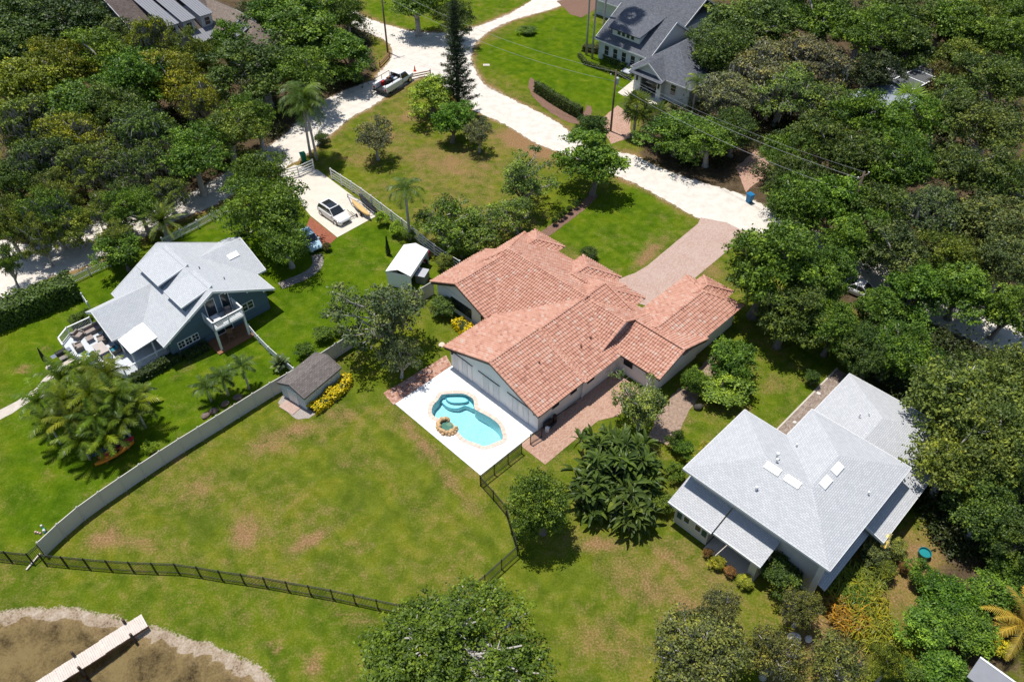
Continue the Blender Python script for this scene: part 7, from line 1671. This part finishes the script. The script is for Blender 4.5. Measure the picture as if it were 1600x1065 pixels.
table(-23.7, 39.6, 'low grey table between the deck seats', 0.7, 0.7, M['cushion']); table(-23.6, 37.0, 'dining table on the deck beside the palm clump', 1.0, 1.8, simple('pale_tabletop', (0.45, 0.40, 0.37), 0.6, 0.08, 2), h=0.74)
sofa(-24.6, 36.9, 'teal cushioned chair left of the deck dining table', 0.75, math.radians(135), M['tealc']); sofa(-22.6, 36.2, 'teal cushioned chair right of the deck dining table', 0.75, math.radians(-45), M['tealc']); sofa(-23.7, 35.4, 'teal cushioned chair at the end of the deck dining table', 0.75, math.radians(200), M['tealc'])
table(-14.1, 30.5, 'small white table on the balcony', 0.7, 0.9, M['white'], z0=2.8, h=0.6); sofa(-12.6, 30.8, 'wicker chair', 0.7, math.radians(30))
bpy.data.objects[-1] if False else None
ch = [o_ for o_ in bpy.data.objects if o_.get('label') == 'wicker chair'][0]; ch['label'] = 'wicker armchair on the balcony beside the small white table'; ch.location.z = 2.8
x, y = G(100, 560); gr = thing('barbecue_grill', 'black barbecue grill standing at the deck steps', 'grill', (x, y, 0), 0.8)
q = MB(); loft(q, [[(xx, 0.3*math.cos(a), 0.85+0.26*math.sin(a)) for a in np.linspace(0, 2*math.pi, 11)[:-1]] for xx in (-0.5, -0.45, 0.45, 0.5)]); q.build('lid', M['black'], gr, bevel=0.02); q = MB(); q.box(-0.4, 0.4, -0.28, 0.28, 0, 0.62); q.build('cabinet', M['chrome'], gr); q = MB(); q.box(-0.95, -0.5, -0.25, 0.25, 0.78, 0.83); q.box(0.5, 0.95, -0.25, 0.25, 0.78, 0.83); q.build('shelf', M['chrome'], gr)
# chair under the balcony, pump gear, boulders, rocks
x, y = W(-13.3, 30.4); pc = thing('rocking_chair', 'red-brown wooden chair on the patio under the balcony', 'chair', (x, y, 0.14), 0.5)
q = MB(); q.box(-0.28, 0.28, -0.28, 0.28, 0.4, 0.45); q.build('seat', M['wood'], pc); q = MB(); q.box(-0.28, 0.28, 0.24, 0.29, 0.45, 1.1); q.build('backrest', M['wood'], pc)
for sx in (-0.25, 0.25):
    for sy in (-0.25, 0.25): q = MB(); q.box(sx-0.03, sx+0.03, sy-0.03, sy+0.03, 0, 0.4); q.build('leg', M['wood'], pc)
x, y = G(855, 670, 0.3); pe = thing('pump_equipment', 'white and black pool pump gear at the corner of the house', 'pump', (x, y, 0), math.pi/4)
q = MB(); q.tube([(0, 0, 0), (0, 0, 0.5), (0, 0, 0.62)], [0.2, 0.2, 0.08], 12); q.build('filter_tank', M['white'], pe); q = MB(); q.tube([(0.5, 0.1, 0.2), (1.0, 0.1, 0.2)], [0.16, 0.13], 10); q.build('motor', M['black'], pe); q = MB(); q.bar((0.2, 0, 0.15), (0.6, 0.1, 0.2), 0.07); q.bar((0, 0.2, 0.3), (0.7, 0.5, 0.1), 0.06); q.build('pipe', M['white'], pe)
rk = random.Random(9)
def boulder(px, py, s, label, mat, name='garden_rock', group=None, flat=0.7):
    me_ = rock(1, 1.0, 0.85, flat, rk.randint(0, 999)); me_.materials.append(mat); x, y = G(px, py); o_ = obj(name, me_); o_.location = (x, y, s*flat*0.45); o_.scale = (s, s, s); o_.rotation_euler = (0, 0, rk.uniform(0, 6.3)); tag(o_, label, 'rock', group)
M['darkrock'] = simple('dark_boulder', (0.06, 0.055, 0.05), 0.85, 0.4, 3, bmp=0.6); M['whiterock'] = simple('white_rock', (0.62, 0.58, 0.54), 0.8, 0.15, 3, bmp=0.5); M['brownrock'] = simple('mulch_rock', (0.17, 0.125, 0.11), 0.9, 0.3, 3, bmp=0.6)
boulder(1091, 637, 0.55, 'dark boulder at the tip of the clipped shrub bed', M['darkrock'])
boulder(1240, 998, 0.62, 'larger white rock below the ginger bed', M['whiterock']); boulder(1263, 1000, 0.35, 'smaller white rock right of the larger one', M['whiterock'])
for k, (px, py, lab) in enumerate([(335,643,'brown rock under the leftmost small palm'), (352,632,'brown rock under the middle small palm'), (372,622,'brown rock under the tallest small palm'), (322,651,'brown rock nearest the fence below the small palms')]): boulder(px, py, 0.5, lab, M['brownrock'], group='rocks under the small palms', flat=0.5)
boulder(1279, 615, 0.25, 'pale round stone beside the brick walk', M['whiterock'], flat=0.4); boulder(1242, 660, 0.22, 'pale round stone at the walk corner by the grey roof', M['whiterock'], flat=0.4)
boulder(690, 539, 0.42, 'flat pale stone disc on the lawn left of the tiled house', M['coping'], name='stepping_stone', flat=0.25)
boulder(520, 566, 0.35, 'tan rock at the back of the yellow bed', M['boulder']); boulder(527, 573, 0.3, 'tan rock beside the shed corner', M['boulder'])
# toys by the fence corner, drain pipe at the gate
x, y = G(65, 828); ty_ = thing('toy_pile', 'small pile of coloured toys beside the fence corner', 'toys', (x, y, 0), 0.3)
for k in range(9):
    q = MB(); a, b = rk.uniform(-0.45, 0.45), rk.uniform(-0.4, 0.4); s = rk.uniform(0.07, 0.14); q.tbox(a, b, 0, s*2.2, s, s*0.9, s*0.7, s*0.6); q.build('toy', simple('toy_%d' % k, [(0.6,0.6,0.58),(0.02,0.25,0.22),(0.5,0.3,0.25),(0.1,0.1,0.12),(0.6,0.5,0.42)][k % 5], 0.5, 0.05, 2), ty_, bevel=0.02)
x, y = G(53, 878); pl_ = thing('timber_post', 'pale timber lying at the foot of the black gate', 'timber', (x, y, 0.06), heading((47,885), (58,872))); q = MB(); q.box(-0.75, 0.75, -0.06, 0.06, 0, 0.1); q.build('beam', M['dockwood'], pl_)
# stepping stones curving from the red brick strip to the clapboard house
ctr = smooth_poly([(495,398),(497,412),(488,424),(472,433),(455,440),(438,447)], 3, False)
M['slate'] = simple('grey_stepping_stone', (0.27, 0.24, 0.22), 0.9, 0.25, 3, bmp=0.4)
sp = thing('stone_path', 'curved grey stone path beside the pale blue car', 'path', (*G(*ctr[0]), 0))
o0 = G(*ctr[0]); Q = [Vector((*G(*p), 0)) for p in ctr]
for i in range(len(Q)-1):
    d = (Q[i+1]-Q[i]); n_ = Vector((-d.y, d.x, 0)).normalized()
    for s in (-1, 0, 1):
        for h_ in (0, 1):
            a = Q[i]+d*(h_*0.5+0.03); b = Q[i]+d*(h_*0.5+0.47); w0, w1 = (s-0.47)*0.42, (s+0.47)*0.42
            q = MB(off=(o0[0], o0[1], 0)); q.prism([tuple((a+n_*w0).xy), tuple((b+n_*w0).xy), tuple((b+n_*w1).xy), tuple((a+n_*w1).xy)], 0.005, 0.04+vrng.uniform(0, .012)); q.build('paving_stone', M['slate'], sp)
# cypress spike by the canopy, mailbox at the lane, white marker post
x, y = G(607, 398); cy = thing('cypress', 'slim dark cypress left of the white canopy', 'tree', (x, y, 0)); rng = np.random.default_rng(3); n_ = 900; zz = rng.uniform(0, 2.6, n_); rad = 0.32*(1-zz/2.7)*np.minimum(1, zz*2+0.3); a = rng.uniform(0, 6.28, n_); P = np.stack([np.cos(a)*rad, np.sin(a)*rad, zz], 1); nm = np.stack([np.cos(a), np.sin(a), np.full(n_, 0.4)], 1)+rng.normal(0, 0.3, (n_, 3)); nm /= np.linalg.norm(nm, axis=1, keepdims=True); V, F_ = leaf_quads(P, nm, 0.09, rng)
o_ = obj('crown', np_mesh('crown', V, F_, M['leaf'], np.clip(rng.normal(0.4, 0.15, n_), 0, 1)), cy); o_.color = (0.024, 0.045, 0.018, 1); q = MB(); q.tube([(0, 0, 0), (0, 0, 2.4)], [0.06, 0.02], 6); q.build('trunk', M['bark'], cy)
x, y = G(719, 46); mk = thing('marker_post', 'white marker post on the grass by the top road', 'post', (x, y, 0)); q = MB(); q.box(-0.1, 0.1, -0.1, 0.1, 0, 1.2); q.build('shaft', M['white'], mk); q = MB(); q.tbox(0, 0, 1.2, 1.32, 0.13, 0.13, 0.03, 0.03); q.build('cap', M['white'], mk)
x, y = G(760, 102); mh = thing('utility_cover', 'pale utility cover set in the bright lawn', 'cover', (x, y, 0)); q = MB(); q.box(-0.5, 0.5, -0.35, 0.35, 0, 0.05); q.build('frame', M['concrete'], mh); q = MB(); q.box(-0.4, 0.4, -0.26, 0.26, 0.05, 0.07); q.build('lid', M['pathstone'], mh)
